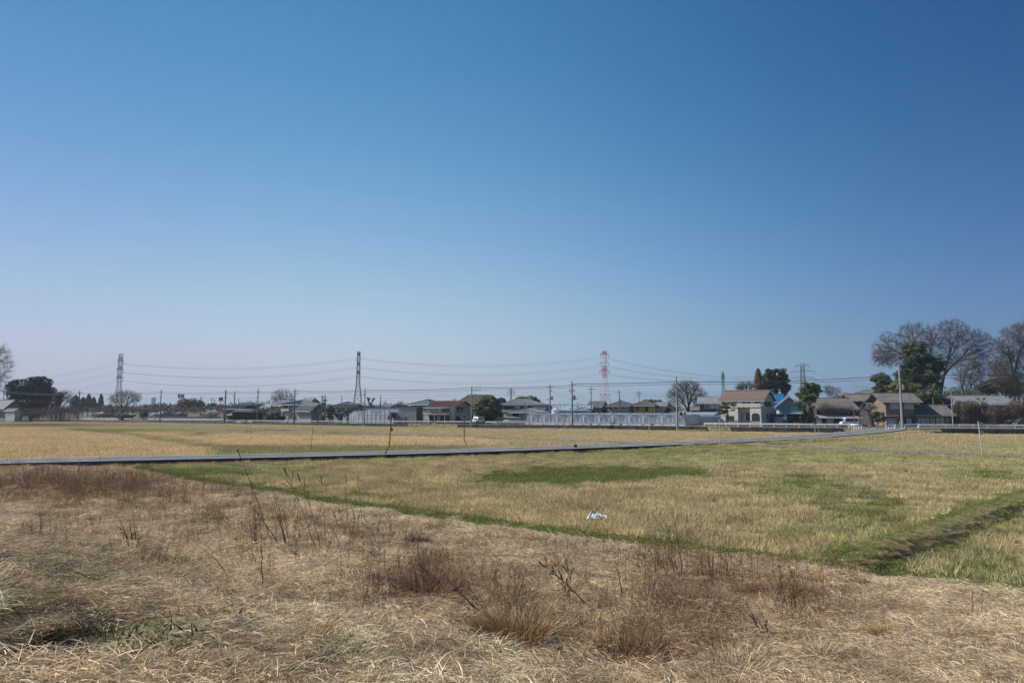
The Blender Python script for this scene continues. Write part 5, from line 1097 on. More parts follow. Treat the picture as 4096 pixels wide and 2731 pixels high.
# hills and horizon woods
def ridge(name, D, pts, m, kind='structure'):
    P = [V(x, y, D) for x, y in pts]; mb = MB(); n = 70; xs_ = np.linspace(pts[0][0], pts[-1][0], n); ys_ = np.interp(xs_, [p[0] for p in pts], [p[1] for p in pts])
    rows = []
    for k, (dd, hh) in enumerate(((-.12, 0), (-.05, .6), (0, 1), (.06, .75), (.16, 0))):
        for x, y in zip(xs_, ys_):
            q = V(x, y, D); hgt = max(0, q[2]) * hh * (1 + .06 * rng.normal()); mb.v.append((q[0] * (1 + dd), D * (1 + dd), hgt - .5))
    mb.f = [(k*n+i, k*n+i+1, (k+1)*n+i+1, (k+1)*n+i) for k in range(4) for i in range(n-1)]; mb.m = [0] * len(mb.f)
    return struct(mb.obj(name, m, smooth=True))
ridge('hills', 900, [(3180, 1632), (3290, 1604), (3350, 1582), (3420, 1562), (3480, 1550), (3560, 1548), (3700, 1575), (3900, 1600), (4300, 1610)], M['hill'])
ridge('hills', 2300, [(-900, 1632), (100, 1630), (600, 1632), (1000, 1624), (1300, 1630), (1900, 1628), (2500, 1633), (3300, 1630), (4500, 1632), (5200, 1636)], M['hill'])
def treeline(name, label, x0, x1, D, ytops, n, m, leaf, zb=.3, seed=1):
    cs = []; 
    for i in range(n):
        x = u(x0, x1); yt = np.interp(x, [p[0] for p in ytops], [p[1] for p in ytops]) + abs(rng.normal()) * 5; y = u(min(yt, 1637), 1640); cs.append(V(x, y, D * u(.95, 1.05)))
    C = np.array(cs); P = np.repeat(C, 30, 0) + rng.normal(size=(n * 30, 3)) * np.array((1.9, 1.9, .9)) * D / 420; P[:, 2] = np.maximum(P[:, 2], zb + .1)
    v, f = leaf_quads(P, rng.normal(size=P.shape), leaf); return stuff(npmesh(name, v, f, m), label, 'woods')
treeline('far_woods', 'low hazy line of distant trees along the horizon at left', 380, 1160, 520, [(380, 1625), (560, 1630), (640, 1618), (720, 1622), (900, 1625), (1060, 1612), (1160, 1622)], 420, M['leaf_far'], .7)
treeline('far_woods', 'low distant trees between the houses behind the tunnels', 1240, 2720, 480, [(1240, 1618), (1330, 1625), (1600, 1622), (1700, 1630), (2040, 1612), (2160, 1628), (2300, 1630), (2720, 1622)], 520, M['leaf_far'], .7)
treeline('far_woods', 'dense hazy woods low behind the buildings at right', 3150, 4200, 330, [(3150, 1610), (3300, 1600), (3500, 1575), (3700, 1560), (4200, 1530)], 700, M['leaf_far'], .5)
treeline('roadside_scrub', 'low reddish brown roadside scrub along the main road at far left', -80, 470, 272, [(-80, 1655), (470, 1660)], 300, M['leaf_red'], .22)
treeline('roadside_scrub', 'olive brown scrub beyond the shade nets at left', 430, 960, 285, [(430, 1648), (960, 1645)], 300, M['leaf_dry'], .25)
treeline('village_scrub', 'dark garden greenery behind the low houses in the middle of the village', 1250, 2380, 214, [(1250, 1640), (1500, 1648), (2100, 1642), (2380, 1648)], 260, M['leaf'], .25)
treeline('village_scrub', 'mixed scrub and garden greenery between the houses of the village', 1040, 2100, 240, [(1040, 1645), (1500, 1650), (2100, 1648)], 260, M['leaf_dry'], .3)

# ================================================================ poles, pylons, wires
def sag(p0, p1, s_, n=14): p0, p1 = np.array(p0, float), np.array(p1, float); return [p0 + (p1 - p0) * i / n - np.array((0, 0, 4 * s_ * (i/n) * (1 - i/n))) for i in range(n + 1)]
def wire(name, label, pts, s_=1.0, r=.035, m='wire', cat='power cable', group=None, multi=None):
    mb = MB()
    for off in (multi or [(0, 0, 0)]):
        path = []
        for i, (a, b) in enumerate(zip(pts[:-1], pts[1:])):
            L = np.linalg.norm(np.array(b) - np.array(a)); q = sag(np.array(a) + off, np.array(b) + off, s_ * (L / 45) ** 2); path += q if i == 0 else q[1:]
        mb.tube(path, r, 3)
    return tag(mb.obj(name, M[m]), label, cat, group)
TOPS = {}
def pole(key, label, x, yt, yb, D, m='pole_dark', r=.17, arms=(), trans=None, stay=None, ang=None, tip=True, group='utility poles', cat='utility pole'):
    P = V(x, 1640, D); zb = V(x, yb, D)[2]; zb = min(zb, gv(P)) if D > Yw(P[0]) else max(-.05, zb) 
    if yb is None: zb = gv(P)
    Ht = V(x, yt, D)[2] - zb; t = thing('utility_pole', label, cat, (P[0], D, zb), R(-28 if ang is None else ang), group); b = MB()
    b.tube([(0, 0, -.1), (0, 0, Ht * .93), (0, 0, Ht)], [r, r * .62, r * .3 if tip else r * .6], 8); b.obj('pole', M[m], t)
    for k, (y, wdt, ox) in enumerate(arms):
        z = V(x, y, D)[2] - zb; c = MB(); c.box(ox - wdt/2, ox + wdt/2, -.06, .06, z - .06, z + .06)
        if wdt > 1.3: c.bar((ox - wdt * .3, 0, z), (0, 0, z - .5), .03); c.bar((ox + wdt * .3, 0, z), (0, 0, z - .5), .03)
        co = c.obj('crossarm', M['steel'] if m == 'pole' else M['pole_dark'], t)
        ins = MB(); n_ = 3 if wdt > 1 else 2
        for j in range(n_): xx = ox - wdt/2 * .92 + wdt * .92 * j / (n_ - 1); ins.lathe([(.05, z + .06), (.09, z + .1), (.05, z + .16), (.08, z + .22), (.03, z + .3)], 6, c=(xx, 0))
        ins.obj('insulator', M['wall_w'], co)
    if trans:
        z = V(x, trans, D)[2] - zb; c = MB(); c.lathe([(.05, z - .45), (.28, z - .42), (.28, z + .35), (.2, z + .45), (.05, z + .5)], 12, c=(.5, 0)); c.box(0, .5, -.05, .05, z - .3, z - .2); c.obj('transformer', M['pole_dark'] if m != 'pole' else M['steel'], t)
    if stay:
        xs, ys, yt_ = stay; a = (xs - x) / F * D; z = V(x, yt_, D)[2] - zb; c = MB(); c.bar((a, -.3, 0), (0, 0, z), r * .6, n=6); c.obj('brace_pole', M[m], t)
    TOPS[key] = (P[0], D, zb + Ht); return t
def yz(x, y, D): return V(x, y, D)
S2 = ((1.6,), )
pole('a', 'dark utility pole in front of the grey house at the far left edge', 10, 1556, 1678, 262, arms=((1562, 1.6, .3),))
pole('b', 'dark utility pole with a wide cross arm between the conifers and brown brush', 314, 1560, 1678, 238, arms=((1570, 3.0, 0),), r=.24)
pole('c', 'dark utility pole with a slanting brace at the left end of the shade nets', 641, 1557, 1688, 228, arms=((1567, 1.7, 0), (1586, 1.2, 0)), stay=(608, 1688, 1622), r=.2)
pole('d', 'dark leaning utility pole with several arms at the right end of the shade nets', 900, 1556, 1691, 214, arms=((1567, 1.8, .2), (1575, 1.2, .3), (1590, 1.0, 0)), r=.26)
pole('e', 'utility pole standing by the brown clipped hedge blocks', 1030, 1554, 1680, 216, arms=((1566, 1.8, 0), (1590, 1.2, -.5)), r=.2)
pole('f', 'utility pole with a slanting brace in front of the beige two storey house', 1177, 1553, 1695, 197, arms=((1563, 1.6, .4), (1574, 1.4, .7), (1585, .9, 0)), stay=(1142, 1695, 1630), r=.22)
pole('g', 'grey concrete utility pole rising in front of the glasshouses', 1458, 1549, 1703, 178, 'pole', arms=((1561, 2.6, 0), (1577, 1.5, -.3)), r=.19)
pole('h', 'grey utility pole with offset double arms beside the driveway and red roofed house', 1886, 1547, 1705, 166, 'pole', arms=((1549, 2.8, 1.2), (1561, 2.8, 1.2), (1578, 1.6, .6)), r=.2, tip=False)
pole('i', 'dark utility pole with a transformer at the left end of the plastic tunnels', 2201, 1534, 1652, 178, arms=((1547, 2.2, 0), (1562, 1.0, 0), (1596, 1.6, -.4)), trans=1592, r=.2)
pole('j', 'tall dark utility pole with a transformer in front of the plastic tunnels', 2289, 1521, 1713, 151, arms=((1536, 1.6, .7), (1559, 1.2, 0), (1565, 1.4, -.1), (1595, 1.4, .6)), trans=1590, r=.21)
pole('k', 'dark utility pole behind the tunnels by the glasshouse roof', 2365, 1544, 1650, 200, arms=((1555, 2.4, 0), (1570, .9, 0)), r=.19)
pole('l', 'dark utility pole with a slanting brace before the pale grey hipped house', 2478, 1558, 1648, 212, arms=((1568, 1.6, -.4),), stay=(2502, 1648, 1588), r=.2)
pole('m', 'utility pole behind the yellow house with double arms', 2557, 1558, 1606, 245, arms=((1569, 2.4, 0), (1575, 2.6, 0), (1585, 1.1, 0)), r=.18)
pole('n', 'tall plain grey concrete pole beside the orange mirrors at the wall gap', 2708, 1508, 1723, 143, 'pole', arms=((1526, 1.3, .75),), r=.21, tip=False)
pole('o', 'thick grey concrete pole in front of the boarded house', 3606, 1460, 1728, 127, 'pole', arms=((1545, .9, 0), (1552, 1.1, 0)), trans=1549, r=.24, tip=False, ang=-10)
pole('p', 'slim grey pole at the right end of the boarded wing', 3809, 1548, 1697, 144, 'pole', r=.14, tip=False)
pole('q', 'utility pole with a wide arm rising above the pink workshop', 802, 1583, 1655, 320, arms=((1594, 3.0, 0),), r=.25)
pole('r', 'utility pole right of the wide armed one, above the blossoming tree', 845, 1588, 1650, 330, arms=((1597, 2.4, 0),), r=.22)
pole('s', 'utility pole with a long slanting brace behind the blossoming tree', 857, 1596, 1650, 335, arms=((1599, 1.6, 0),), stay=(868, 1650, 1608), r=.2)
pole('t', 'dark utility pole behind the dark hipped roof by the clipped hedge', 937, 1563, 1650, 262, arms=((1574, 2.6, -1.6), (1586, 1.4, -.6)), r=.25)
pole('u', 'small utility pole behind the storehouse roof', 953, 1590, 1640, 320, arms=((1600, 1.4, 0),), r=.18)
pole('v', 'dark plain pole left of the palm at the grey annex', 1287, 1580, 1681, 199, m='pole_dark', r=.19, tip=False)
pole('w', 'dark double armed pole right behind the palm', 1300, 1578, 1660, 210, arms=((1586, 1.8, -.8), (1592, 1.6, -.8)), r=.19, tip=False)
pole('x', 'short dark pole rising behind the wide hipped roof by the palm', 1366, 1582, 1640, 236, r=.17, tip=False)
pole('y', 'dark pole with a slanting brace behind the pruned Y tree', 1522, 1581, 1650, 218, m='rust', r=.18, stay=(1510, 1650, 1602), tip=False)
pole('z', 'thin pole right of the pruned Y tree over the low tiled roof', 1542, 1597, 1640, 234, r=.14, tip=False)
pole('aa', 'dark plain pole left of the board shed', 1577, 1615, 1655, 196, r=.17, tip=False)
pole('ab', 'short thin pole left of the blue grey hipped roof', 1626, 1610, 1632, 232, r=.13, tip=False)
pole('ac', 'thin dark pole in front of the grey tiled house wing', 2098, 1605, 1690, 171, m='pole_dark', r=.13, tip=False)
pole('ad', 'tiny far utility pole behind the glasshouse roof', 2310, 1608, 1640, 300, arms=((1612, 1.6, 0),), r=.17)
pole('ae', 'thin service pole at the wall of the navy workshop', 2886, 1600, 1650, 160, 'pole', r=.09, tip=False)
pole('af', 'thin dark leaning pole beside the parked white van', 3416, 1622, 1698, 137, m='pole_dark', r=.1, tip=False)
pole('ag', 'thin pole before the small white house behind the tunnels', 2619, 1601, 1645, 214, m='pole', r=.12, tip=False)
pole('ah', 'thin dark pole left of the pale storehouse hedge at left', 878, 1600, 1650, 330, r=.15)
for k, (x, y0, y1, D, lab) in enumerate(((722, 1577, 1612, 600, 'floodlight mast with a ring of lamps over the round hazy tree'), (882, 1590, 1625, 640, 'slim floodlight mast right of the blossoming tree'))):
    P = V(x, 1640, D); Ht = V(x, y0, D)[2] - .3; t = thing('floodlight_mast', lab, 'floodlight mast', (P[0], D, .3), group='floodlight masts'); b = MB()
    if k == 0: [b.bar((a, c, 0), (a * .6, c * .6, Ht - 2), .12) for a in (-1, 1) for c in (-1, 1)]; [b.bar((-1 + .1*j, -1, Ht * j / 6), (1 - .1*j, -1, Ht * (j + 1) / 6), .07) for j in range(6)]
    else: b.bar((0, 0, 0), (0, 0, Ht), .25)
    b.obj('mast', M['steel_far'], t); b = MB(); wd = 4.0 if k == 0 else 2.8
    for j in range(7): a = j / 7 * 6.28; b.box(math.cos(a)*wd*.5 - .5, math.cos(a)*wd*.5 + .5, math.sin(a)*wd*.5 - .3, math.sin(a)*wd*.5 + .3, Ht - 2.6, Ht + .2)
    b.box(-wd*.55, wd*.55, -wd*.5, wd*.5, Ht - 3.0, Ht - 2.7); b.obj('lamp_head', M['steel_far'], t)

def T(k, dz=0): p = TOPS[k]; return (p[0], p[1], p[2] + dz)
top = [V(-420, 1561, 262), V(10, 1562, 262), V(314, 1571, 238), V(641, 1567, 228), V(900, 1567, 214), V(1030, 1568, 216), V(1177, 1563, 197), V(1458, 1561, 178), V(1886, 1550, 166), V(2201, 1546, 178), V(2300, 1535, 151), V(2714, 1526, 143), V(3606, 1500, 127), V(4900, 1440, 120)]
wire('power_line', 'thick upper cable bundle running pole to pole above the main road', top, .62, .045, multi=[(0, 0, 0), (0, .1, -.45)])
wire('power_line', 'second upper cable running just beside the thick bundle', [p + np.array((.7, .7, .1)) for p in top[5:]], .62, .03)
lo = [V(-420, 1590, 262), V(10, 1590, 262), V(314, 1592, 238), V(641, 1587, 228), V(900, 1588, 214), V(1177, 1584, 197), V(1458, 1578, 178), V(1886, 1563, 166), V(2201, 1566, 178), V(2289, 1560, 151), V(2557, 1575, 245), V(3218, 1560, 260), V(4200, 1530, 200)]
wire('power_line', 'thin middle cables sagging below the upper bundle along the road', lo, .8, .022, multi=[(0, 0, 0), (0, .5, -.7)])
lo2 = [V(-420, 1632, 255), V(314, 1628, 234), V(641, 1632, 225), V(900, 1632, 212), V(1177, 1634, 195), V(1458, 1636, 176), V(1886, 1627, 165), V(2098, 1622, 171)]
wire('telephone_line', 'low telephone cables crossing in front of the houses at left', lo2, .35, .03, multi=[(0, 0, 0), (0, .2, -.9)], cat='telephone cable')
wire('telephone_line', 'low cable in front of the round evergreen and grey tiled house', [V(1886, 1618, 165), V(2098, 1616, 171), V(2289, 1621, 151), V(2380, 1622, 200)], .3, .03, cat='telephone cable')
wire('telephone_line', 'low cable hanging across the cream house and long barn', [V(2708, 1620, 143), V(3416, 1608, 137), V(3606, 1574, 127)], .45, .03, cat='telephone cable')
wire('power_line', 'service cables from the transformer pole down to the glasshouse', [V(2201, 1562, 178), V(2290, 1600, 176), V(2365, 1566, 200)], .4, .022)
wire('power_line', 'faint cables behind the yellow house running to the right', [V(2365, 1556, 200), V(2478, 1568, 212), V(2557, 1569, 245), V(3100, 1548, 260), V(3600, 1540, 240)], .7, .025, multi=[(0, 0, 0), (0, 0, -1.0)])
wire('power_line', 'faint stacked cables crossing before the trees at far right', [V(3400, 1530, 160), V(3809, 1552, 146), V(4300, 1535, 150)], .5, .022, multi=[(0, 0, 0), (0, 0, -.6), (0, 0, -1.1)])

def pylon(key, label, x, yt, yb, D, ang, arms, wb=9.0, wt=3.4, neck=.55, mats=('steel_far', 'steel_far'), bands=None, rl=.2, armlen=5.5, peak=False, group='transmission pylons'):
    P = V(x, 1640, D); zb = .3; Ht = V(x, yt, D)[2] - zb; t = thing('transmission_pylon', label, 'pylon', (P[0], D, zb), R(ang), group)
    def wz(z): f = z / Ht; return (wb + (wt - wb) * f / neck if f < neck else wt + (wt * .8 - wt) * (f - neck) / (1 - neck)) / 2 if not (peak and f > .9) else wt * .4 * (1 - f) / .1 + .05
    lv = [0]; 
    while lv[-1] < Ht * .97: lv.append(min(Ht, lv[-1] + max(3.4, wz(lv[-1]) * 2.3)))
    mb = MB(); mi = lambda z: 0 if not bands else next((b[2] for b in bands if b[0] <= z / Ht < b[1]), 0)
    cs = ((-1, -1), (1, -1), (1, 1), (-1, 1))
    for z0, z1 in zip(lv[:-1], lv[1:]):
        a, b = wz(z0), wz(z1); k = mi((z0 + z1) / 2)
        for i in range(4):
            c0, c1 = cs[i], cs[(i + 1) % 4]
            mb.bar((c0[0]*a, c0[1]*a, z0), (c0[0]*b, c0[1]*b, z1), rl, k); mb.bar((c0[0]*a, c0[1]*a, z0), (c1[0]*b, c1[1]*b, z1), rl*.5, k, 3); mb.bar((c1[0]*a, c1[1]*a, z0), (c0[0]*b, c0[1]*b, z1), rl*.5, k, 3); mb.bar((c0[0]*b, c0[1]*b, z1), (c1[0]*b, c1[1]*b, z1), rl*.6, k, 3)
    mb.obj('lattice_tower', [M[m] for m in mats], t); out = []
    for y, al in arms:
        z = V(x, y, D)[2] - zb; k = mi(z); c = MB()
        for sgn in (-1, 1):
            w_ = wz(z); tipp = (0, sgn * (w_ + al), z + .3)
            for q in (-1, 1): c.bar((q*w_, sgn*w_, z), tipp, rl*.7, k); c.bar((q*w_, sgn*w_, z + 2.2), tipp, rl*.6, k, 3)
            for f in (.3, .6): c.bar((-w_*(1-f), sgn*(w_ + al*f), z + .1), (w_*(1-f), sgn*(w_ + al*f), z + .1), rl*.5, k, 3)
            out.append((z, sgn * (w_ + al)))
        [c.bar((a0*wz(z), b0*wz(z), z), (a1*wz(z), b1*wz(z), z), rl*.8, k) for (a0, b0), (a1, b1) in zip(cs, cs[1:] + cs[:1])]; [c.bar((sx_*wz(z), sy_*wz(z), z), (-sx_*wz(z), sy_*wz(z), z + 2.2), rl*.6, k) for sx_ in (-1, 1) for sy_ in (-1, 1)]; [c.bar((a0*wz(z), b0*wz(z), z + 2.2), (a1*wz(z), b1*wz(z), z + 2.2), rl*.8, k) for (a0, b0), (a1, b1) in zip(cs, cs[1:] + cs[:1])]; co = c.obj('crossarm', [M[m] for m in mats], t)
        if al > 1:
            c = MB(); [c.tube([(0, sgn * (wz(z) + al), z + .2), (0, sgn * (wz(z) + al), z - 2.6)], .16, 5) for sgn in (-1, 1)]; c.obj('insulator', M['steel_far'], co)
    ca, sa = math.cos(R(ang)), math.sin(R(ang)); return [(P[0] - sa * o_, D + ca * o_, zb + z - 2.4) for z, o_ in out]
c1 = pylon('1', 'grey steel transmission pylon at left with square top and drooping jumper cables', 471, 1411, 1640, 585, 8, ((1443, 5), (1477, 5.4), (1511, 5.8)), wb=12, wt=2.9, neck=.42, rl=.15)
c2 = pylon('2', 'blue green tapered transmission pylon behind the glasshouses', 1430, 1403, 1640, 585, 4, ((1422, 5), (1459, 5.4), (1494, 5.8)), wb=8.5, wt=2.7, neck=.5, rl=.2, bands=None)
c3 = pylon('3', 'red and white banded transmission pylon behind the dark tiled house', 2421, 1404, 1640, 585, -42, ((1419, 5), (1452, 5.4), (1484, 5.8)), wb=9, wt=3.0, neck=.5, mats=('white_lat', 'red_lat'), bands=((0, .1, 0), (.1, .34, 1), (.34, .55, 0), (.55, .76, 1), (.76, .9, 0), (.94, 1.01, 1)), rl=.17)
c4 = pylon('4', 'slender pointed transmission pylon left of the cream house roof', 2896, 1486, 1640, 640, -40, ((1497, 2.6), (1505, 2.8), (1513, 3.0)), wb=5.6, wt=1.5, neck=.7, rl=.14, peak=True)
c5 = pylon('5', 'wide armed transmission pylon above the leafy tree right of the cream house', 3217, 1462, 1640, 700, 80, ((1463, 5.5), (1487, 10), (1513, 10)), wb=9, wt=3.6, neck=.75, rl=.2)
c6 = pylon('6', 'small far transmission pylon above the grey tiled house', 2044, 1553, 1640, 900, 70, ((1560, 4), (1568, 4), (1576, 4)), wb=6, wt=2, neck=.6, rl=.17, peak=True)
c7 = pylon('7', 'tiny far transmission pylon between the red roof and the hall', 1817, 1592, 1640, 1500, 70, ((1598, 5), (1604, 5)), wb=7, wt=2.4, neck=.6, rl=.22, peak=True)
c8 = pylon('8', 'tiny far transmission pylon left of the board shed', 1537, 1608, 1640, 1500, 70, ((1612, 5), (1618, 5)), wb=7, wt=2.4, neck=.6, rl=.22, peak=True)
L0 = [(p[0] - 330, p[1] + 40, p[2]) for p in c1]
names = ['top', 'middle', 'bottom']
for i in range(3):
    for sd_ in (0, 1):
        j = i * 2 + sd_; ln = 'far' if sd_ else 'near'
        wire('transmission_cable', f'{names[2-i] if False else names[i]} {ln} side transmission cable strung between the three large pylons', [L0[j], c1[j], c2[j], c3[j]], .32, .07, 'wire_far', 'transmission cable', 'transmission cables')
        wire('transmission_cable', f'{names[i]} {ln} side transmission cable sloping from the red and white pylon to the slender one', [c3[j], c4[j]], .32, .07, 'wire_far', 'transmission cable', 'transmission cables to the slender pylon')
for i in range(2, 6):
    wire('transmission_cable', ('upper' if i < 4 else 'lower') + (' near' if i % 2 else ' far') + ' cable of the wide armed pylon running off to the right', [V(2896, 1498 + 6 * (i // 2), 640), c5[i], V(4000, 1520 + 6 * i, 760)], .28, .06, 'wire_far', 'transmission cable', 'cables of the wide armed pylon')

# ================================================================ guardrails
def guardrail(label, P, hgt=.78, post_step=3.0, wide=True, off=0, rails=1, parent_name='guardrail'):
    P = np.array(P, float); t = thing(parent_name, label, 'guardrail', P[0], group='guardrails'); Q = P - P[0]
    mb = MB()
    for a, b in zip(Q[:-1], Q[1:]):
        d = b - a; d[2] = 0; d /= np.linalg.norm(d); n = np.array((-d[1], d[0], 0)) * .04
        if wide:   # W-beam profile
            prof = [(.0, -.15), (-1.2, -.11), (-1.2, -.06), (.3, -.02), (.3, .02), (-1.2, .06), (-1.2, .11), (0, .15)]
            vs = [a + n * px_ + (0, 0, hgt - .17 + pz) for px_, pz in prof] + [b + n * px_ + (0, 0, hgt - .17 + pz) for px_, pz in prof]
            vs += [v_ + n * .25 for v_ in vs]; k = len(prof); mb.add(vs, [(i, i+1, k+i+1, k+i) for i in range(k-1)] + [(2*k+i, 3*k+i, 3*k+i+1, 2*k+i+1) for i in range(k-1)])
        else:
            for r_ in range(rails): mb.tube([a + (0, 0, hgt - r_ * .32), b + (0, 0, hgt - r_ * .32)], .045, 6)
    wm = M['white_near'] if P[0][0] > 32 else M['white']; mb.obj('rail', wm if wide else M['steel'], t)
    s_ = np.concatenate([[0], np.cumsum(np.linalg.norm(np.diff(Q[:, :2], axis=0), axis=1))]); n_ = max(1, int(s_[-1] / post_step))
    for k in range(min(n_ + 1, 99)):
        d = s_[-1] * k / n_; p = np.array([np.interp(d, s_, Q[:, j]) for j in range(3)]); q = MB()
        q.tube([p + (0, .08, -.05), p + (0, .08, hgt + .03)], .07 if wide else .045, 6); q.obj('post', wm if wide else M['steel'], t)
def along(xa, xb, off=.25, step=6):
    X = np.linspace(xa, xb, max(2, int(abs(xb - xa) / step))); return [(x, Yw(x) + off, Zw(x) + .05) for x in X]
XW = lambda px: float(brentx(px))
def brentx(px):
    X = np.linspace(-330, 220, 4000); p = proj(X, Yw(X) + .2, Zw(X))[0]; return np.interp(px, p, X)
guardrail('very long white guardrail along the main road before the houses at left', along(brentx(655), brentx(1896)), post_step=2.75)
guardrail('short angled white guardrail piece at the right side of the driveway', [(*V(1944, 1640, 163.5)[:2], 1.0), (*V(1988, 1640, 160.0)[:2], 1.0)], post_step=3)
guardrail('long white guardrail on the wall before the plastic tunnels', along(brentx(1992), brentx(2744)), post_step=3.0)
guardrail('long white guardrail on the wall before the cream house and long barn', along(brentx(2818), brentx(3402)), post_step=2.1)
guardrail('white guardrail piece turning the corner left of the field road junction', [(*V(3393, 1640, 133)[:2], 1.05), (*V(3430, 1640, 127.5)[:2], 1.02)], post_step=1.6)
guardrail('short white guardrail piece facing the junction from the left', [(*V(3412, 1640, 122.5)[:2], .98), (*V(3444, 1640, 125.5)[:2], 1.0)], post_step=1.3)
guardrail('short white guardrail piece at the right corner of the junction', [(*V(3542, 1640, 121)[:2], .95), (*V(3574, 1640, 124)[:2], 1.0)], post_step=1.3)
guardrail('tilted white guardrail piece behind the thick concrete pole', [(*V(3578, 1640, 128)[:2], 1.0), (*V(3606, 1640, 129.5)[:2], 1.0), (*V(3668, 1640, 130.5)[:2], 1.1)], post_step=2.4)
guardrail('long white guardrail on the wall running to the right edge', along(brentx(3678), brentx(4400)), post_step=2.25)
guardrail('grey pipe railing along the road edge under the brown brush at far left', [(x, Yw(x) + 8.2, Zw(x)) for x in np.linspace(-235, brentx(478), 12)], .95, 3, False, rails=2, parent_name='railing')
guardrail('grey pipe railing in front of the black shade nets', [(x, Yw(x) + 8.0, Zw(x)) for x in np.linspace(brentx(545), brentx(888), 12)], .95, 3, False, rails=2, parent_name='railing')
guardrail('thin white guardrail at the near edge of the road at far left', along(brentx(-60), brentx(470), .25), .6, 3.2, False, parent_name='railing')
# black shade nets on a frame
P0 = V(556, 1640, 252); P1 = V(886, 1640, 232); d = P1[:2] - P0[:2]; L = np.linalg.norm(d); t = thing('shade_net_frame', 'long low black shade net stretched over pipe frames behind the railing', 'net house', (*P0[:2], gv(P0)), math.atan2(d[1], d[0])); b = MB(); b.box(0, L, 0, 12, 1.55, 1.62); b.box(0, L, -.05, 0, 1.25, 1.6); b.obj('net', M['plastic'], t)
for k in range(15): b = MB(); xx = L * k / 14; b.bar((xx, 0, 0), (xx, 0, 1.6), .05, n=5); b.bar((xx, 0, .2), (xx + 2.2, .5, 1.9), .035, n=4); b.obj('post', M['steel'], t)

# ================================================================ plastic tunnels and glasshouses
def tunnel(label, x0, x1, D, Ht, Ln, a, door=.5, group='plastic tunnels', zb=None, film='film', Lf=None):
    P0 = V(x0, 1640, D)[:2]; U = np.array((math.cos(R(a)), math.sin(R(a)))); L = Lf or solve(P0, U, x1); zb = gv(P0); t = thing('plastic_tunnel', label, 'greenhouse', (*P0, zb), R(a), group)
    n = 12; arc = [(L/2 - L/2 * math.cos(math.pi * i / n), (Ht * .45 if False else 0) + Ht * (math.sin(math.pi * i / n) ** .75)) for i in range(n + 1)]
    nl = 10; vs = [(x, y, z) for y in np.linspace(0, Ln, nl) for x, z in arc]; m_ = n + 1
    b = MB(); b.add(vs, [(j*m_+i, j*m_+i+1, (j+1)*m_+i+1, (j+1)*m_+i) for j in range(nl-1) for i in range(n)]); b.obj('cover', M[film], t, smooth=True)
    for nm, y in (('front_panel', .02), ('rear_panel', Ln - .02)):
        b = MB(); b.add([(x, y, z) for x, z in arc], [tuple(range(m_))]); b.obj(nm, M['film'], t)
    f = MB()
    for y in np.linspace(0, Ln, int(Ln / 3)): f.tube([(x, y, z + .02) for x, z in arc], .03 if y > .1 else .05, 4)
    for z in (.9, 1.6): f.bar((L * .08, -.03, z), (L * .92, -.03, z), .025)
    for x in (.28, .42, .58, .72): zz = Ht * (math.sin(math.acos(1 - 2*x)) ** .75); f.bar((L*x, -.03, 0), (L*x, -.03, zz), .03)
    f.obj('frame', M['steel'], t); b = MB(); b.box(L*.43, L*.57, -.1, -.05, .05, 1.9); b.obj('door', M['wall_w'], t)
    b = MB(); b.box(-.1, L*.38, -.35, -.04, 0, .22); b.box(L*.62, L + .1, -.4, -.04, 0, .2); b.obj('sheet_skirt', M['netcloth'], t)
ends = [(2101, 2152), (2153, 2203), (2203, 2254), (2261, 2310), (2310, 2360), (2370, 2424), (2424, 2478), (2490, 2546), (2546, 2602), (2618, 2679), (2680, 2740)]
ordn = ['first', 'second', 'third', 'fourth', 'fifth', 'sixth', 'seventh', 'eighth', 'ninth', 'tenth', 'eleventh']
for i, (x0, x1) in enumerate(ends):
    Xm = kx((x0 + x1) / 2) * 155; D = float(Yw(Xm)) + 9.5
    tunnel(f'{ordn[i]} clear plastic tunnel from the left in the row along the road', x0, x1 - 1, D + (x1 - x0) * .0, 2.6, 30 if i < 9 else 34, -26)
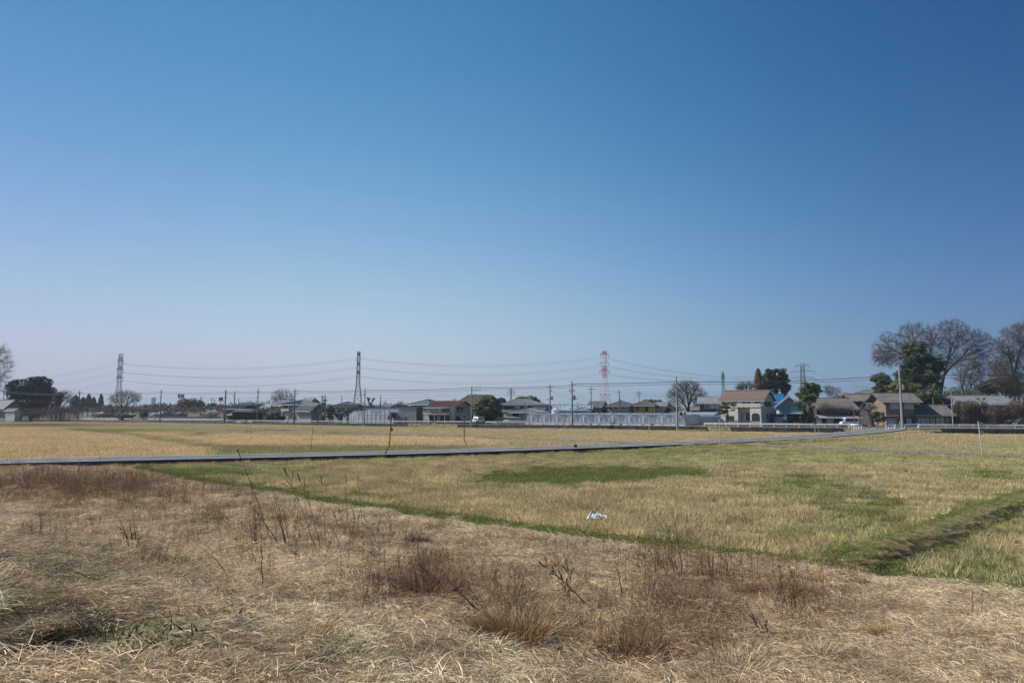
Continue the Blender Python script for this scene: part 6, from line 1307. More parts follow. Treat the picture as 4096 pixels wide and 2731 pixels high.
# outer film of the last tunnel reads as one long pale roof
tunnel('long pale plastic tunnel behind the row, its side seen up to the cream house', 2700, 2874, 172, 2.9, 31, -72, group='long side on tunnels', Lf=5.0, film='film_white')
def glasshouse(name, label, x0, x1, D, ye, yr, a, W, bays=1, m='film', group=None):
    P0 = V(x0, 1640, D)[:2]; U = np.array((math.cos(R(a)), math.sin(R(a)))); L = solve(P0, U, x1); zb = gv(P0); t = thing(name, label, 'greenhouse', (*P0, zb), R(a), group)
    mid = P0 + U * L / 2; He = V(CX, ye, mid[1])[2] - zb; Hr = V(CX, yr, mid[1])[2] - zb; w_ = L / bays; g = MB(); r = MB(); f = MB()
    for k in range(bays):
        x = k * w_; g.add([(x,0,0),(x+w_,0,0),(x+w_,0,He),(x+w_/2,0,Hr),(x,0,He)], [(0,1,2,3,4)]); g.add([(x,W,0),(x+w_,W,0),(x+w_,W,He),(x+w_/2,W,Hr),(x,W,He)], [(0,1,2,3,4)])
        r.add([(x,0,He),(x+w_/2,0,Hr),(x+w_/2,W,Hr),(x,W,He)], [(0,1,2,3)]); r.add([(x+w_,0,He),(x+w_/2,0,Hr),(x+w_/2,W,Hr),(x+w_,W,He)], [(0,1,2,3)])
        for p, q in (((x,-.03,He),(x+w_/2,-.03,Hr)), ((x+w_/2,-.03,Hr),(x+w_,-.03,He)), ((x,-.03,0),(x,-.03,He)), ((x+w_,-.03,0),(x+w_,-.03,He)), ((x,-.03,He),(x+w_,-.03,He)), ((x+w_/2,0,Hr+.03),(x+w_/2,W,Hr+.03)), ((x+w_/2,-.03,0),(x+w_/2,-.03,Hr)), ((x+w_*.25,-.03,0),(x+w_*.25,-.03,(He+Hr)/2)), ((x+w_*.75,-.03,0),(x+w_*.75,-.03,(He+Hr)/2))): f.bar(p, q, .05)
        for y in np.arange(1.5, W, 1.5): f.bar((x, y, He+.03), (x+w_/2, y, Hr+.03), .035); f.bar((x+w_, y, He+.03), (x+w_/2, y, Hr+.03), .035)
    for x in (0, L): g.add([(x,0,0),(x,W,0),(x,W,He),(x,0,He)], [(0,1,2,3)])
    g.obj('glass_wall', M[m], t); r.obj('roof', M[m], t); f.obj('frame', M['steel'], t)
glasshouse('glasshouse', 'small pale glasshouse with a low gable at the left of the glasshouse group', 1397, 1434, 196, 1656, 1643, -34, 10)
glasshouse('glasshouse', 'double gabled milky glasshouse behind the grey concrete pole', 1434, 1574, 190, 1657, 1632, -24, 16, 2)
h = H('glasshouse', 'large long glasshouse with a pale blue grey roof behind the left tunnels', 'greenhouse', 2186, 2366, 206, 1640, 1621, M['film'], M['tin_pale'], -12, W=16, o=.2, og=.1, rib=0, fascia=M['steel'])
glasshouse('glasshouse', 'milky gabled glasshouse end just left of the white water tank', 2146, 2200, 200, 1642, 1618, -12, 14, 1)
P0 = V(2223, 1640, 176); t = thing('water_tank', 'white ribbed water tank standing behind the left tunnels', 'tank', (*P0[:2], gv(P0))); b = MB(); r_ = 1.05; h0 = V(2223, 1640, 176)[2] - gv(P0)
b.lathe([(r_, 0)] + [(r_ * (1.0 if i % 2 else 1.04), h0 * i / 10) for i in range(1, 10)] + [(r_ * 1.05, h0)], 20); b.obj('body', M['wall_w'], t, smooth=False); b = MB(); b.lathe([(r_ * 1.15, h0), (r_ * .5, h0 + .45), (.1, h0 + .55)], 20); b.obj('lid', M['wall_w'], t)
P0 = V(2748, 1640, 162); t = thing('low_fence', 'low horizontal wooden fence beside the side wall of the long tunnel', 'fence', (*P0[:2], gv(P0)), R(18)); b = MB(); [b.box(0, 7, 0, .08, z, z + .12) for z in (.35, .75, 1.15)]; b.obj('rail', M['wall_b'], t)
for k in range(5): b = MB(); b.box(k*1.7, k*1.7 + .1, .08, .18, 0, 1.3); b.obj('post', M['fence_w'], t)

# ================================================================ vehicles
def van(name, label, cat, P, rz, body='carwhite', L=3.4, W=1.48, Hh=1.9, hood=.35, pickup=False, suv=False):
    t = thing(name, label, cat, P, rz); z0 = .28
    if suv: prof = [(0, z0), (L, z0), (L, .95), (L*.97, 1.0), (L*.90, Hh*.93), (L*.82, Hh), (L*.36, Hh), (L*.24, 1.05), (L*.02, .92), (0, .7)]
    else: prof = [(0, z0), (L, z0), (L, 1.1), (L*.97, Hh*.93), (L*.93, Hh), (L*.30, Hh), (L*.24, Hh*.97), (L*.10, 1.05), (L*.02, .9), (0, .65)]
    b = MB(); b.prism(prof, 0, W); o = b.obj('body', M[body], t); bv = o.modifiers.new('b', 'BEVEL'); bv.width = .05; bv.segments = 2
    zb1, zt1 = 1.08, Hh * .9
    for y in (-.012, W - .01):
        w_ = MB(); xs = ((L*.26, L*.48), (L*.51, L*.72), (L*.75, L*.93)) if not pickup else ((L*.2, L*.32),)
        for a, c in xs: w_.box(a, c, y, y + .022, zb1, zt1)
        w_.obj('side_windows', M['glass'], t)
        d = MB(); d.box(L*.49, L*.5, y - .003, y + .025, .45, 1.7); d.box(L*.73, L*.74, y - .003, y + .025, .45, 1.7); d.obj('door_seam', M['cardark'], t)
    x0, z0_, x1, z1_ = (L*.095, 1.08, L*.235, Hh*.93) if not suv else (L*.25, 1.1, L*.355, Hh*.95)
    w_ = MB(); w_.add([(x0-.02, .12, z0_), (x0-.02, W-.12, z0_), (x1-.02, W-.12, z1_), (x1-.02, .12, z1_), (x0, .12, z0_), (x0, W-.12, z0_), (x1, W-.12, z1_), (x1, .12, z1_)], [(0,1,2,3),(4,7,6,5),(0,4,5,1),(1,5,6,2),(2,6,7,3),(3,7,4,0)]); w_.obj('windscreen', M['glass'], t)
    w_ = MB(); w_.box(L-.02, L+.01, .15, W-.15, 1.1, Hh*.88); w_.obj('rear_window', M['glass'], t)
    for y in (.12, W - .4): q = MB(); q.box(-.025, .05, y, y + .28, .66, .84); q.obj('headlight', M['lamp'], t)
    for y in (.04, W - .16): q = MB(); q.box(L-.02, L+.02, y, y + .12, .8, 1.05); q.obj('tail_light', M['red'], t)
    q = MB(); q.box(-.06, .04, .05, W-.05, .3, .52); q.box(L-.03, L+.06, .05, W-.05, .3, .5); q.obj('bumper', M['cardark'] if body != 'carwhite' else M[body], t)
    for x in (L*.17, L*.8):
        for y, s_ in ((-.02, 1), (W + .02, -1)):
            q = MB(); n = 18; rr = .29; ya, yb_ = y, y + .2 * s_
            q.add([(x + rr*math.cos(2*math.pi*i/n), yy, rr + rr*math.sin(2*math.pi*i/n)) for yy in (ya, yb_) for i in range(n)], [(i, (i+1) % n, n+(i+1) % n, n+i) for i in range(n)] + [tuple(range(n)), tuple(range(n, 2*n))]); w2 = q.obj('wheel', M['tire'], t)
            q = MB(); rr2 = .17; q.add([(x + rr2*math.cos(2*math.pi*i/n), ya - .012*s_, rr + rr2*math.sin(2*math.pi*i/n)) for i in range(n)], [tuple(range(n))]); q.obj('hubcap', M['steel'], w2)
    return t
P = V(3364, 1640, 140.5); van('parked_van', 'small white van parked in front of the low lean to beside the stop sign', 'van', (P[0], P[1], 1.0), R(-6))
P = V(1905, 1640, 172); van('parked_van', 'white and blue minivan under the round evergreen tree, body greyed to paint in shade', 'van', (P[0], P[1], 1.0), R(52), 'carsilver_vanshade', 3.2, 1.45, 1.75)  # white van, shade is put into its grey body colour
P = V(1889, 1640, 177); van('parked_truck', 'pale blue cabbed light truck behind the minivan under the round evergreen', 'truck', (P[0], P[1], 1.0), R(35), 'carblue', 3.4, 1.5, 2.1)
P = V(2012, 1640, 170); van('parked_car', 'silver car parked in shade right of the round evergreen', 'car', (P[0], P[1], 1.0), R(-30), 'carsilver_vanshade', 4.2, 1.7, 1.75, suv=True)
P = V(1972, 1640, 171.5); van('parked_car', 'dark car in deep shade between the minivan and silver car', 'car', (P[0], P[1], 1.0), R(-24), 'cardark', 3.5, 1.5, 1.6, suv=True)
P = V(4064, 1640, 137); van('parked_car', 'dark off road car with white pillars cut by the right edge', 'car', (P[0], P[1], 1.0), R(-12), 'cardark', 4.2, 1.7, 1.85)

# ================================================================ signs, mirrors, posts
def signpost(name, label, P, Ht, parts, m='rust', r=.038, bend=None, rz=0, cat='road sign', ln=0):
    t = thing(name, label, cat, P, rz); b = MB()
    path = [(bend or 0, 0, -.1)] + ([(0, 0, .85)] if bend else []) + [(ln, 0, Ht)]
    b.tube(path, r, 8); b.obj('pole', M[m], t); parts(t, Ht, ln); return t
def diamond(s_, m, sym=None, z=0, tilt=0):
    def f(t, Ht, ln):
        b = MB(); c = Ht - s_ * .55 + z; b.add([(ln, -.06, c - s_), (ln + s_, -.06, c), (ln, -.06, c + s_), (ln - s_, -.06, c), (ln, -.045, c - s_), (ln + s_, -.045, c), (ln, -.045, c + s_), (ln - s_, -.045, c)], [(0,1,2,3),(7,6,5,4),(0,4,5,1),(1,5,6,2),(2,6,7,3),(3,7,4,0)]); so_ = b.obj('sign_plate', M[m], t)
        if sym:
            b = MB(); sym(b, ln, c); b.obj('symbol', M['trim'], so_)
    return f
def cross_sym(b, x, c):
    b.box(x - .035, x + .035, -.085, -.07, c - .20, c + .20); b.box(x - .2, x + .2, -.088, -.072, c - .03, c + .05)
D_ = 4.0 * F / (1788 - 1640); P = G(1866, 1786, .0); P = np.array((P[0] - .25, P[1], 0)); zt = V(1856, 1655, P[1])[2]
signpost('warning_sign', 'diamond shaped crossroads sign, dark grey back, on a bent rusty pole by the field road', V(1857, 1786, P[1]) * (1, 1, 0), zt, diamond(.66, 'pole', cross_sym), 'rust', .05, bend=.45)
P = G(1557, 1816, .38); zt = V(1569, 1656, P[1])[2] - .38
def rusty(t, Ht, ln):
    b = MB(); b.box(ln - .02, ln + .42, -.02, .02, Ht - .32, Ht + .05); b.obj('upper_plate', M['rust'], t); b = MB(); b.add([(ln, 0, Ht - 1.6), (ln + .14, .02, Ht - 1.5), (ln + .16, .02, Ht - 1.3), (ln, 0, Ht - 1.2)], [(0,1,2,3)]); b.obj('lower_plate', M['rust'], t)
signpost('sign_pole', 'leaning rusty sign pole with a bent foot and rusted plates at the near road edge', P, zt, rusty, 'rust', .055, bend=-.45, ln=(1569 - 1563) / F * P[1])
P = V(3257, 1640, 100); signpost('warning_sign', 'back of a grey diamond sign, lower of the pair by the field road junction', (P[0], 100, .55), V(3257, 1683, 100)[2] - .55 , diamond(.36, 'pole_dark'), 'white', .035)
P = V(3270, 1640, 106); signpost('warning_sign', 'back of a pale grey diamond sign, upper of the pair, on a bent pole', (P[0] - .0, 106, .65), V(3265, 1664, 106)[2] - .65, diamond(.36, 'pole'), 'white', .035, bend=.35, ln=-.2)
def mirrors(t, Ht, ln):
    for sx, m1, m2, lab in ((-1, 'rust', 'cardark', 'dark backed round mirror'), (1, 'orange', 'orange', 'bright orange backed round mirror')):
        b = MB(); n = 24; c = (sx * .42, Ht - .35); r_ = .34
        b.add([(c[0] + r_*math.cos(2*math.pi*i/n)*(1 if sx < 0 else .8), yy, c[1] + r_*1.05*math.sin(2*math.pi*i/n)) for yy in (-.1, .0) for i in range(n)], [(i, (i+1) % n, n+(i+1) % n, n+i) for i in range(n)] + [tuple(range(n)), tuple(range(n, 2*n))]); mo = b.obj('mirror_housing', M[m1], t); mo['label'] = lab
        b = MB(); r_ = .26; b.add([(c[0] + r_*math.cos(2*math.pi*i/n)*(1 if sx < 0 else .8), -.115, c[1] + r_*1.05*math.sin(2*math.pi*i/n)) for i in range(n)] + [(c[0], -.16, c[1])], [(i, (i+1) % n, n) for i in range(n)]); b.obj('mirror_face', M['glass'] if sx < 0 else M['pole'], mo)
    b = MB(); b.bar((-.42, 0, Ht - .35), (.42, 0, Ht - .35), .03); b.obj('bracket', M['rust'], t)
P = V(2731, 1640, 146); D_ = 137.5; P = V(2731, 1640, D_ + 8); signpost('traffic_mirrors', 'pair of round traffic mirrors, one bright orange, on a leaning red pole', (P[0], P[1], 1.0), V(2729, 1648, P[1])[2] - 1.0, mirrors, 'red', .04, bend=.5, cat='traffic mirror')
def stopsign(t, Ht, ln):
    b = MB(); s_ = .40; c = Ht; tri = [(-s_, c), (s_, c), (s_*.06, c - .70), (-s_*.06, c - .70)]
    b.prism(tri, -.07, -.05); so_ = b.obj('sign_plate', M['red'], t)
    b = MB()
    try:
        cu = bpy.data.curves.new('t', 'FONT'); cu.body = '止まれ'; cu.size = .2; cu.align_x = 'CENTER'; to = bpy.data.objects.new('t', cu); COL.objects.link(to)
        bpy.context.view_layer.update(); me = bpy.data.meshes.new_from_object(to.evaluated_get(bpy.context.evaluated_depsgraph_get())); bpy.data.objects.remove(to)
        lo_ = bpy.data.objects.new('lettering', me); COL.objects.link(lo_); lo_.parent = so_; lo_.rotation_euler = (R(90), 0, 0); lo_.location = (0, -.078, c - .3); me.materials.clear(); me.materials.append(M['white'])
    except Exception as e: print('text', e)
P = V(3438, 1640, 127); signpost('stop_sign', 'red inverted triangle stop sign on a white pole beside the junction', (P[0], 127, 1.0), V(3437, 1658, 127)[2] - 1.0, stopsign, 'white', .04)
def marker(name, label, x, yt, yb, z0, r=.05, m='white', arm=None, cat='marker pole', top_=None):
    P = G(x, yb, z0); t = thing(name, label, cat, P); Ht = V(x, yt, P[1])[2] - z0; b = MB(); b.tube([(0, 0, -.1), (top_ or 0, 0, Ht)], [r, r * .9], 8); b.obj('pole', M[m], t)
    if arm: arm(t, Ht)
    return t
def hook(t, Ht): b = MB(); b.tube([(0, 0, Ht - .02), (.35, 0, Ht - .08), (.42, 0, Ht - .2), (.5, 0, Ht - .55)], .035, 6); b.obj('hook', M['white'], t)
def caps(t, Ht):
    for z in (.0, .75): b = MB(); b.lathe([(.09, Ht - .5 - z), (.1, Ht - .3 - z), (.09, Ht - .1 - z)], 8, c=(.12, 0)); b.obj('clamp', M['steel'], t)
marker('marker_pole', 'white marker pole with a small hook at the tip of the junction island', 2880, 1678, 1773, .42, arm=hook)
marker('marker_pole', 'plain thin white pole standing at the far side of the field road', 2598, 1675, 1761, .2, .045)
marker('marker_pole', 'thick leaning white pole with clamps beside the gravel lane at right', 3930, 1685, 1820, .05, .055, arm=caps, top_=-.18)
marker('marker_pole', 'slim white post behind the right hand guardrail by the shrubbery', 3868, 1643, 1697, 1.0, .06)
marker('marker_pole', 'slim white post left of the tunnels with curved lamp top', 2079, 1652, 1692, 1.0, .05)
marker('stake', 'thin dark leaning stake standing in the golden field beyond the road', 1243, 1711, 1803, .0, .03, 'rust', cat='stake', top_=.15)
marker('stake', 'yellow and black striped guy cover at the foot of the thick concrete pole', 3602, 1686, 1733, .0, .07, 'yellow', cat='pole guard')
for lab, x, tp in (('left one of two leaning yellowish props at the foot of the tall dark pole', 2253, .35), ('right one of two leaning yellowish props at the foot of the tall dark pole', 2256, .8), ('yellowish prop leaning on the wall left of the tall plain grey pole', 2686, .15)):
    marker('prop', lab, x, 1700, 1719, .0, .035, 'yellow', cat='prop', top_=tp)
for lab, x in (('short pale prop leaning on the wall near the diamond sign, left of the pair', 1845), ('short pale prop leaning on the wall near the diamond sign, right of the pair', 1851)):
    marker('prop', lab, x, 1696, 1707, .0, .05, 'wall_b', cat='prop', top_=.4)
marker('field_post', 'tiny pale post at the edge of the left gravel lane', 2021, 1748, 1754, .1, .06, 'wall_b', cat='post')
marker('field_post', 'tiny dark post in the left field lane verge', 1588, 1724, 1732, .0, .06, 'trim', cat='post')
for x, yt, lab in ((1055, 1668, 'small white lamp post before the garden shrubs'), (1212, 1650, 'thin pale pole in front of the grey annex'), (1334, 1640, 'pale blue thin pole before the farmhouse')):
    marker('thin_pole', lab, x, yt, 1686, .9, .05, 'white', cat='pole')
P = V(2078, 1640, 166)
# red post box, mailbox, crates, fences by the cream house
def fence_run(label, x0, x1, D, ht, a=-30, m='fence_w', post=1.6, name='board_fence'):
    P0 = V(x0, 1640, D)[:2]; U = np.array((math.cos(R(a)), math.sin(R(a)))); L = solve(P0, U, x1); t = thing(name, label, 'fence', (*P0, gv(P0)), R(a)); b = MB(); [b.box(0, L, 0, .03, z, z + .12) for z in np.arange(.12, ht - .08, .17)]; b.obj('boards', M[m], t)
    for k in range(int(L / post) + 1): b = MB(); b.box(k*post, k*post + .09, .03, .12, 0, ht + .05); b.obj('post', M['trim'], t)
fence_run('brown slatted board fence before the garden pine and cream house', 2862, 3006, 146, 1.25, -22)
fence_run('short lower brown slatted fence right of the cream house door', 3008, 3038, 144.5, .95, -22)
fence_run('low dark brown wall like fence between the silver car and tunnels', 2036, 2100, 168, 1.2, -24, 'tin_rust')
P = V(2886, 1640, 144); t = thing('post_box', 'small rusty red box on a post in front of the cream house fence', 'post box', (P[0], 144, 1.0)); b = MB(); b.box(-.22, .22, -.15, .15, 1.05, 1.6); b.obj('box', M['rust'], t); b = MB(); b.box(-.05, .05, -.05, .05, 0, 1.05); b.obj('post', M['rust'], t)
P = V(3178, 1640, 144); t = thing('red_crates', 'stack of faded red crates in front of the open shed', 'crates', (P[0], 144, 1.0)); 
for k in range(3): b = MB(); b.box(0, .75, 0, .5, k*.3, k*.3 + .26); [b.box(.02, .73, -.015, 0, k*.3 + z, k*.3 + z + .03) for z in (.06, .14)]; b.obj('crate', M['red'], t)
P = V(1548, 1640, 0.001 + 186); 
# ================================================================ litter in the field, birds
P = G(2388, 2078, .05); t = thing('white_sack', 'crumpled white woven sack lying in the rice stubble', 'sack', P, R(-8)); t.scale = (.85, .85, .72); n1_, n2_ = 22, 10; v = []
for i in range(n1_):
    for j in range(n2_):
        a = i / (n1_ - 1); th = math.pi * j / (n2_ - 1); rr = .17 * (1 + .25 * math.sin(9*a + 2*j)) * (.55 + .45 * math.sin(math.pi * min(1, a*1.2 + .12))) + .02 * rng.normal()
        v.append((-.28 + a * .78, -math.cos(th) * rr * 1.2, .12 + math.sin(th) * rr * 1.25))
b = MB(); b.add(v, [(i*n2_+j, i*n2_+j+1, (i+1)*n2_+j+1, (i+1)*n2_+j) for i in range(n1_-1) for j in range(n2_-1)]); b.obj('body', M['sack'], t)
b = MB(); b.add([(-.42, 0, .12), (-.20, .02, .52), (.10, .05, .28), (-.18, -.1, .14), (-.42, .05, .12), (-.20, .07, .52), (.10, .1, .28), (-.18, -.05, .14)], [(0,3,2,1),(4,5,6,7),(0,1,5,4),(1,2,6,5),(2,3,7,6),(3,0,4,7)]); b.obj('raised_flap', M['sack_shade'], t); b = MB(); b.add([(-.50, -.08, .06), (-.44, -.06, .16), (-.22, 0, .54), (-.245, -.02, .5), (-.42, -.14, .08)], [(0,1,2,3,4)]); b.obj('lit_edge', M['sack'], t)  # flap painted blue grey as its shaded face, edge left white as lit
P = G(2302, 1787, .42); b = MB(); v = []; 
for i in range(10):
    for j in range(8): th, ph = math.pi * i / 9, 2*math.pi*j/8; rr = 1 + .18*rng.normal(); v.append((P[0] + .21*rr*math.sin(th)*math.cos(ph), P[1] + .16*rr*math.sin(th)*math.sin(ph), P[2] + .13 + .15*rr*math.cos(th)))
b.add(v, [(i*8+j, i*8+(j+1) % 8, (i+1)*8+(j+1) % 8, (i+1)*8+j) for i in range(9) for j in range(8)]); tag(b.obj('black_bag', M['black']), 'small crumpled black bag lying at the near edge of the field road', 'bag')
P = G(3490, 2250, .2); t = thing('drain_pipe', 'short pale plastic pipe end sticking out of the ridge ditch at right', 'pipe', P, R(-28)); b = MB(); b.tube([(-.30, 0, .04), (0, 0, .02)], .05, 12, cap=False); b.tube([(-.01, 0, .021), (.03, 0, .018)], .055, 12, cap=False); b.obj('tube', M['pipe'], t); b = MB(); b.tube([(-.04, 0, .024), (-.03, 0, .023)], .047, 12); b.obj('bore', M['black'], t)
P = G(3060 + 250, 2272, .2); b = MB(); b.lathe([(.02, P[2] - .1), (.13, P[2] - .08), (.14, P[2] + .0), (.07, P[2] + .05), (.02, P[2] + .06)], 9, c=(P[0], P[1])); tag(b.obj('field_stone', M['concrete']), 'pale half buried stone at the bank edge left of the pipe', 'stone')
def terrain_hit(x, y):
    t0 = 3.0
    r = ray(x, y)
    for t in np.arange(3, 90, .04):
        p = r * t
        if CAMZ + p[2] < float(tz(p[0], p[1])): return np.array((p[0], p[1], float(tz(p[0], p[1]))))
    return G(x, y, 0)
for lab, x, y, sc in (('yellowish scrap of moss coloured tarp lying on the flattened grass', 540, 2362, 1),):
    P = terrain_hit(x, y); b = MB(); v = [(P[0] + (i - 5) * .028 + .01*rng.normal(), P[1] + (j - 1.5) * .05 + .03 * math.sin(i), P[2] + .12 + .02 * rng.random() + .012*math.sin(i*1.3)) for i in range(13) for j in range(4)]
    v += [(a_, b_, c_ - .012) for a_, b_, c_ in v]; k = 52; b.add(v, [(i*4+j, (i+1)*4+j, (i+1)*4+j+1, i*4+j+1) for i in range(12) for j in range(3)] + [(k+i*4+j, k+i*4+j+1, k+(i+1)*4+j+1, k+(i+1)*4+j) for i in range(12) for j in range(3)]); tag(b.obj('tarp_scrap', M['lichen']), lab, 'scrap')
def bird(label, x, y, rz, sc=1.0):
    P = G(x, y, .12); t = thing('crow', label, 'bird', P, rz, 'crows in the fields'); b = MB()
    b.tube([(-.30, 0, .16), (-.18, 0, .20), (-.05, 0, .22), (.08, 0, .26), (.14, 0, .31), (.19, 0, .34), (.24, 0, .34), (.31, 0, .33)], [.012, .035, .07, .065, .045, .042, .03, .006], 8); b.obj('body', M['feather'], t, smooth=True)
    for s_ in (-.03, .03): q = MB(); q.bar((0, s_, .18), (.01, s_, 0), .01); q.obj('leg', M['feather'], t)
    for s_ in (-1, 1): q = MB(); q.tube([(.05, s_*.055, .25), (-.12, s_*.065, .21), (-.27, s_*.03, .17)], [.03, .035, .01], 6); q.obj('wing', M['feather'], t)
bird('left one of two crows standing in the golden field', 986, 1731, R(20)); bird('right one of two crows standing in the golden field', 1002, 1731, R(200)); bird('single crow standing in the far field near the driveway', 2000, 1722, R(80))
# plastic mulch strips at far left
for k, (x, lab) in enumerate(((138, 'left white mulch sheet strip in the dark plot at far left'), (190, 'right white mulch sheet strip in the dark plot at far left'), (376, 'pale rubble heap beside the dirt patch at far left'))):
    P = G(x, 1678 + (4 if k == 2 else 0), .2); b = MB(); b.prism([(-3 + .5*k, 0), (3, 0), (2.2, .35), (.2, .2), (-1.8, .38)], -.4, .4); tag(b.obj('mulch_sheet' if k < 2 else 'rubble_heap', M['netcloth' if k < 2 else 'wall_pk'], loc=P), lab, 'sheet' if k < 2 else 'rubble')

# ================================================================ tall dead weed stalks on the bank
def stalk(label, bx, by, tx, ty, branches=5, curve=0.0, m='straw_dk', r=.007, head=0, spread=.25, name='dead_weed', n=1, hb=None):
    B = terrain_hit(bx, by); k = B[1]; Tp = V(tx, ty, k + u(-.2, .2)); t = thing(name, label, 'dead weed', B, group='tall dead weed stalks'); Tl = Tp - B; L = np.linalg.norm(Tl); b = MB(); hd = MB(); r = r * 1.35; n = n + (n > 1) + (n > 2)
    for q in range(n):
        off = rng.normal(size=3) * .05 * (n > 1); dT = Tl * (1 if q == 0 else u(.55, .95)) + rng.normal(size=3) * .12 * L * (q > 0); off[2] = -.03
        side = np.array((1, 0, 0.)) * curve * L; pts = [off + dT * s_ + side * 4 * s_ * (1 - s_) * .5 + rng.normal(size=3) * .006 * L for s_ in np.linspace(0, 1, 9)]
        b.tube(pts, [r * (1 - .75 * i / 8) for i in range(9)], 5)
        for j in range(branches):
            s_ = u(.3, .97); c = off + dT * s_ + side * 4 * s_ * (1 - s_) * .5; v = dT / L + rng.normal(size=3) * spread * 1.5; v /= np.linalg.norm(v); e = c + v * L * u(.04, .13) * 1.3
            b.tube([c, (c + e) / 2 + (0, 0, .01), e], [r*.45, r*.35, r*.25], 3)
            if head and s_ > .55: hd.tube([(c + e) / 2, e + v * .03], [.004, .012], 4)
        if head: hd.tube([off + dT * .9, off + dT], [.010, .016], 5)
    b.obj('stem', M[m], t); 
    if hd.v: hd.obj('seed_head', M['seedhead'], t)
    return t
ST = [
 ('leaning pair of thick dark stalks standing alone on the left of the bank', 520, 2185, 468, 2066, 2, 0, 0, 3, .012),
 ('pale broken branch arching over the flattened grass left of centre', 600, 2200, 740, 2168, 2, .05, 0, 1, .012),
 ('arched bare stem bending down to the right, left of centre', 922, 2340, 790, 2170, 1, .25, 0, 1, .008),
 ('short upright twig above the grass at left', 444, 2310, 450, 2240, 3, 0, 0, 1, .007),
 ('tall straight stalk at the left of the central group', 1052, 2395, 1042, 2050, 2, 0, 0, 1, .009),
 ('very tall thin stalk whose dark tip crosses the field road', 1090, 2180, 950, 1792, 3, .02, 1, 1, .008),
 ('tall stalk leaning left with a feathery tip over the rice field', 1275, 2220, 1135, 1866, 4, .03, 1, 1, .008),
 ('tall stalk with an arching tip right of the feathery one', 1288, 2215, 1190, 1888, 4, .05, 1, 1, .008),
 ('cluster of tall straight stalks in the centre of the group', 1150, 2200, 1090, 1960, 5, 0, 0, 4, .008),
 ('upright twiggy stalks just left of the central cluster', 1020, 2190, 1005, 1985, 5, 0, 0, 3, .007),
 ('pair of slim straight stalks right of the central cluster', 1305, 2200, 1280, 1900, 4, 0, 1, 2, .007),
 ('slender stalk with a tapered tip against the rice field', 1390, 2100, 1380, 1892, 2, 0, 1, 1, .007),
 ('slender leaning stalk with a tapered tip, second against the rice field', 1450, 2100, 1432, 1903, 2, 0, 1, 1, .007),
 ('shorter stalk between the two slender ones', 1420, 2110, 1376, 1955, 4, 0, 0, 2, .006),
 ('long pale leaning cane in front of the brown clump', 1435, 2490, 1505, 2170, 0, 0, 0, 1, .009),
 ('fallen slanting bleached cane low in the centre', 1470, 2485, 1565, 2396, 0, 0, 0, 1, .009),
 ('fan of long stalks leaning left over the brown clump', 1790, 2375, 1640, 2235, 6, .08, 0, 4, .007),
 ('long slanting stalk bundle rising from the golden tussock', 1950, 2490, 1790, 2300, 5, .06, 0, 4, .008),
 ('upright stalk at left of the golden tussock top', 2078, 2340, 2053, 2236, 3, 0, 0, 2, .007),
 ('tall leaning mugwort stalk with dark seed heads right of centre', 2395, 2460, 2155, 2238, 10, .06, 1, 1, .011),
 ('upright seed head stalks left beneath the leaning mugwort', 2290, 2460, 2275, 2250, 9, 0, 1, 2, .008),
 ('dark crooked thorny stalk right of the mugwort', 2492, 2415, 2462, 2240, 8, .05, 0, 1, .012),
 ('very tall branching stalk crossing the rice field right of the sack', 2725, 2320, 2685, 2040, 12, .02, 0, 2, .010),
 ('tall reddish stalk left of the very tall branching one', 2555, 2300, 2562, 2195, 6, 0, 0, 2, .008),
 ('slim stalk right of the very tall branching one', 2835, 2330, 2832, 2145, 6, 0, 0, 2, .008),
 ('sparse tall stalk with fine side twigs near the green ditch', 2890, 2340, 2905, 2130, 7, 0, 0, 2, .007),
 ('faint branching stalk seen over the rice field at right of centre', 3025, 2330, 3045, 2040, 9, 0, 0, 1, .007),
 ('leaning twiggy stalk by the ditch left of the pale pipe', 3360, 2290, 3300, 2165, 6, -.04, 0, 2, .008),
 ('stalk leaning away to the left beside the pale pipe', 3352, 2285, 3325, 2150, 5, 0, 0, 1, .007),
 ('straight dark stalk standing at right in the flattened grass', 3890, 2495, 3890, 2352, 3, 0, 0, 1, .009),
 ('thin straight stalk right of the straight dark one', 3925, 2490, 3930, 2350, 3, 0, 0, 1, .007),
 ('twiggy stalk at the lower right of the thicket', 3180, 2480, 3160, 2265, 9, 0, 0, 3, .008),
 ('bunch of dark arching stalks at the right of the thicket', 3080, 2570, 2990, 2390, 9, .05, 0, 4, .009),
 ('arched dark bramble cane low on the right', 3540, 2620, 3700, 2552, 4, -.2, 0, 1, .011),
 ('pale curved straw stalk standing low right of centre', 2862, 2650, 2880, 2595, 0, .1, 0, 1, .006),
 ('dark twig at the far left crossing the field road', 405, 1865, 380, 1778, 3, .12, 1, 1, .010),
 ('short red brown twigs at left above the brown band', 165, 1900, 170, 1850, 5, 0, 0, 3, .010),
 ('bent stem reaching up at the lower middle of the thicket', 2640, 2600, 2610, 2540, 5, 0, 0, 2, .012),
]
for lab, bx, by, tx, ty, br, cu_, hd_, n_, r_ in ST:
    stalk(lab, bx, by, tx, ty, br, cu_, 'straw_gy' if ('pale' in lab or 'bleached' in lab) else 'straw_dk', r_, hd_, n=n_)
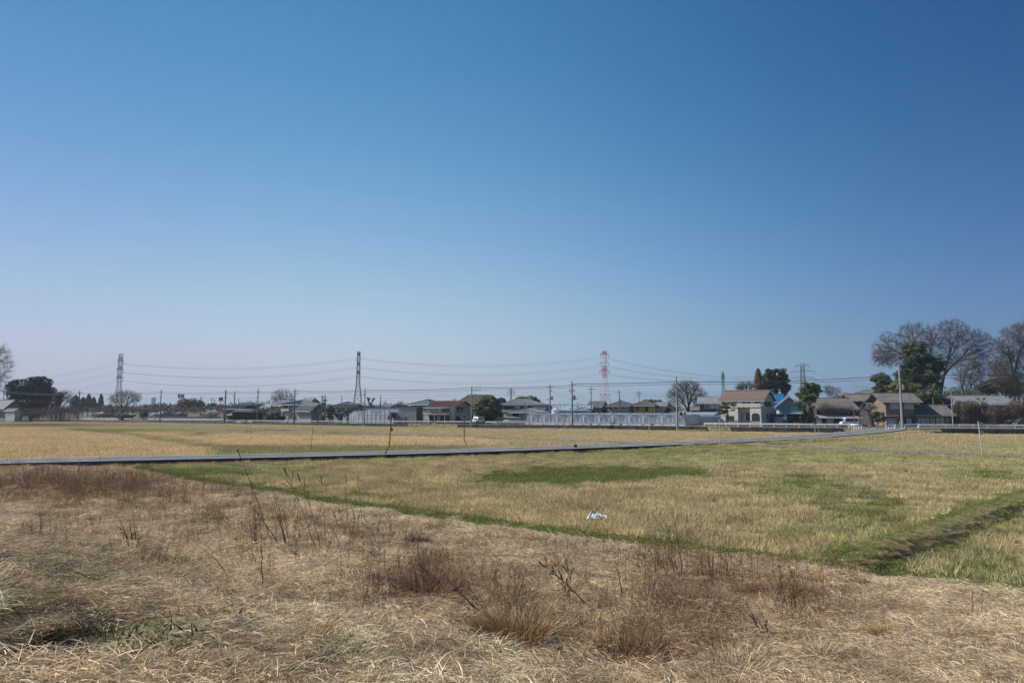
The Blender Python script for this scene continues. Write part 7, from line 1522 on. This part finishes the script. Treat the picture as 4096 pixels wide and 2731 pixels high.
# big tussocks
def tussock(label, cx, by, wpx, hpx, tint_m, n=900, lean=(-.4, 0), name='dry_tussock', wd=.009):
    B = terrain_hit(cx, by); sc = B[1] / F; Rr, Hh = wpx * sc / 2, hpx * sc * 1.15; vs, fs = blades(int(n * 2.2), lambda i: (lambda a, r: ((r*Rr*.7*math.cos(a), r*Rr*.6*math.sin(a), .02), (math.cos(a)*r*.9 + lean[0] + rng.normal()*.25, math.sin(a)*r*.7 + lean[1] + rng.normal()*.25, .9), u(.5, 1.15) * Hh, wd * u(.6, 1.5), u(.1, .7)))(u(0, 6.28), math.sqrt(u(0, 1))), 3)
    o = npmesh(name, vs, fs, M[tint_m]); o.location = tuple(B - (0, 0, .03)); tag(o, label, 'grass tussock')
M['tus_gold'] = mat('golden dry blades', (.34, .225, .115), .8, .35, 3); M['tus_brown'] = mat('brown dry blades', (.23, .135, .08), .85, .35, 3); M['tus_pale'] = mat('pale dry blades', (.50, .41, .27), .8, .3, 3); M['tus_red'] = mat('rusty dry blades', (.25, .15, .095), .85, .3, 3)
tussock('large golden brown tussock with slanting stalks in the lower centre', 2040, 2580, 330, 170, 'tus_gold', 1500, (-.35, 0))
tussock('wide matted brown clump left of the golden tussock', 1660, 2385, 420, 120, 'tus_brown', 1500, (-.25, .1))
tussock('dark tangled brown clump at the bottom right of centre', 2540, 2640, 330, 110, 'tus_brown', 1300, (.2, 0))
tussock('small rusty round tussock above the brown clump', 1675, 2178, 70, 52, 'tus_red', 500, (-.2, 0))
tussock('rounded grey brown tuft near the bank edge in the middle', 2135, 2175, 90, 45, 'tus_brown', 500, (0, 0))
tussock('grey straw mound in the bottom right corner area', 2960, 2700, 260, 110, 'tus_pale', 900, (.3, 0))
tussock('pale straw sheaf standing at right of the thicket', 3285, 2640, 60, 100, 'tus_pale', 260, (0, 0))
tussock('upright golden tuft on the right part of the bank', 3560, 2560, 160, 70, 'tus_gold', 500, (.2, 0))
tussock('small brown tussock around a twig at left', 440, 2345, 110, 50, 'tus_brown', 420, (-.3, 0))
tussock('golden tuft at the lower left corner beside the dark pit', 330, 2700, 300, 110, 'tus_gold', 1200, (.4, 0))
tussock('brown overhanging tuft left of the dark pit', 130, 2560, 200, 70, 'tus_brown', 800, (-.5, 0))
tussock('reddish thicket base under the very tall branching stalk', 2760, 2440, 380, 110, 'tus_red', 1100, (.1, .1))
tussock('reddish tussock right of the golden one', 3090, 2400, 200, 80, 'tus_red', 600, (0, 0))
# ================================================================ haze
hb = MB(); hb.box(-2600, 2600, -2900, 2990, -1.5, 130); hz_o = hb.obj('haze', bpy.data.materials.new('air haze')); hz_o['kind'] = 'stuff'
hm = hz_o.data.materials[0]; hm.use_nodes = True; t = hm.node_tree; t.nodes.remove(t.nodes["Principled BSDF"]); pv = t.nodes.new("ShaderNodeVolumePrincipled"); pv.inputs["Color"].default_value = (.72, .83, 1, 1); pv.inputs["Density"].default_value = .00017; pv.inputs["Anisotropy"].default_value = .1
t.links.new(pv.outputs[0], t.nodes["Material Output"].inputs["Volume"])
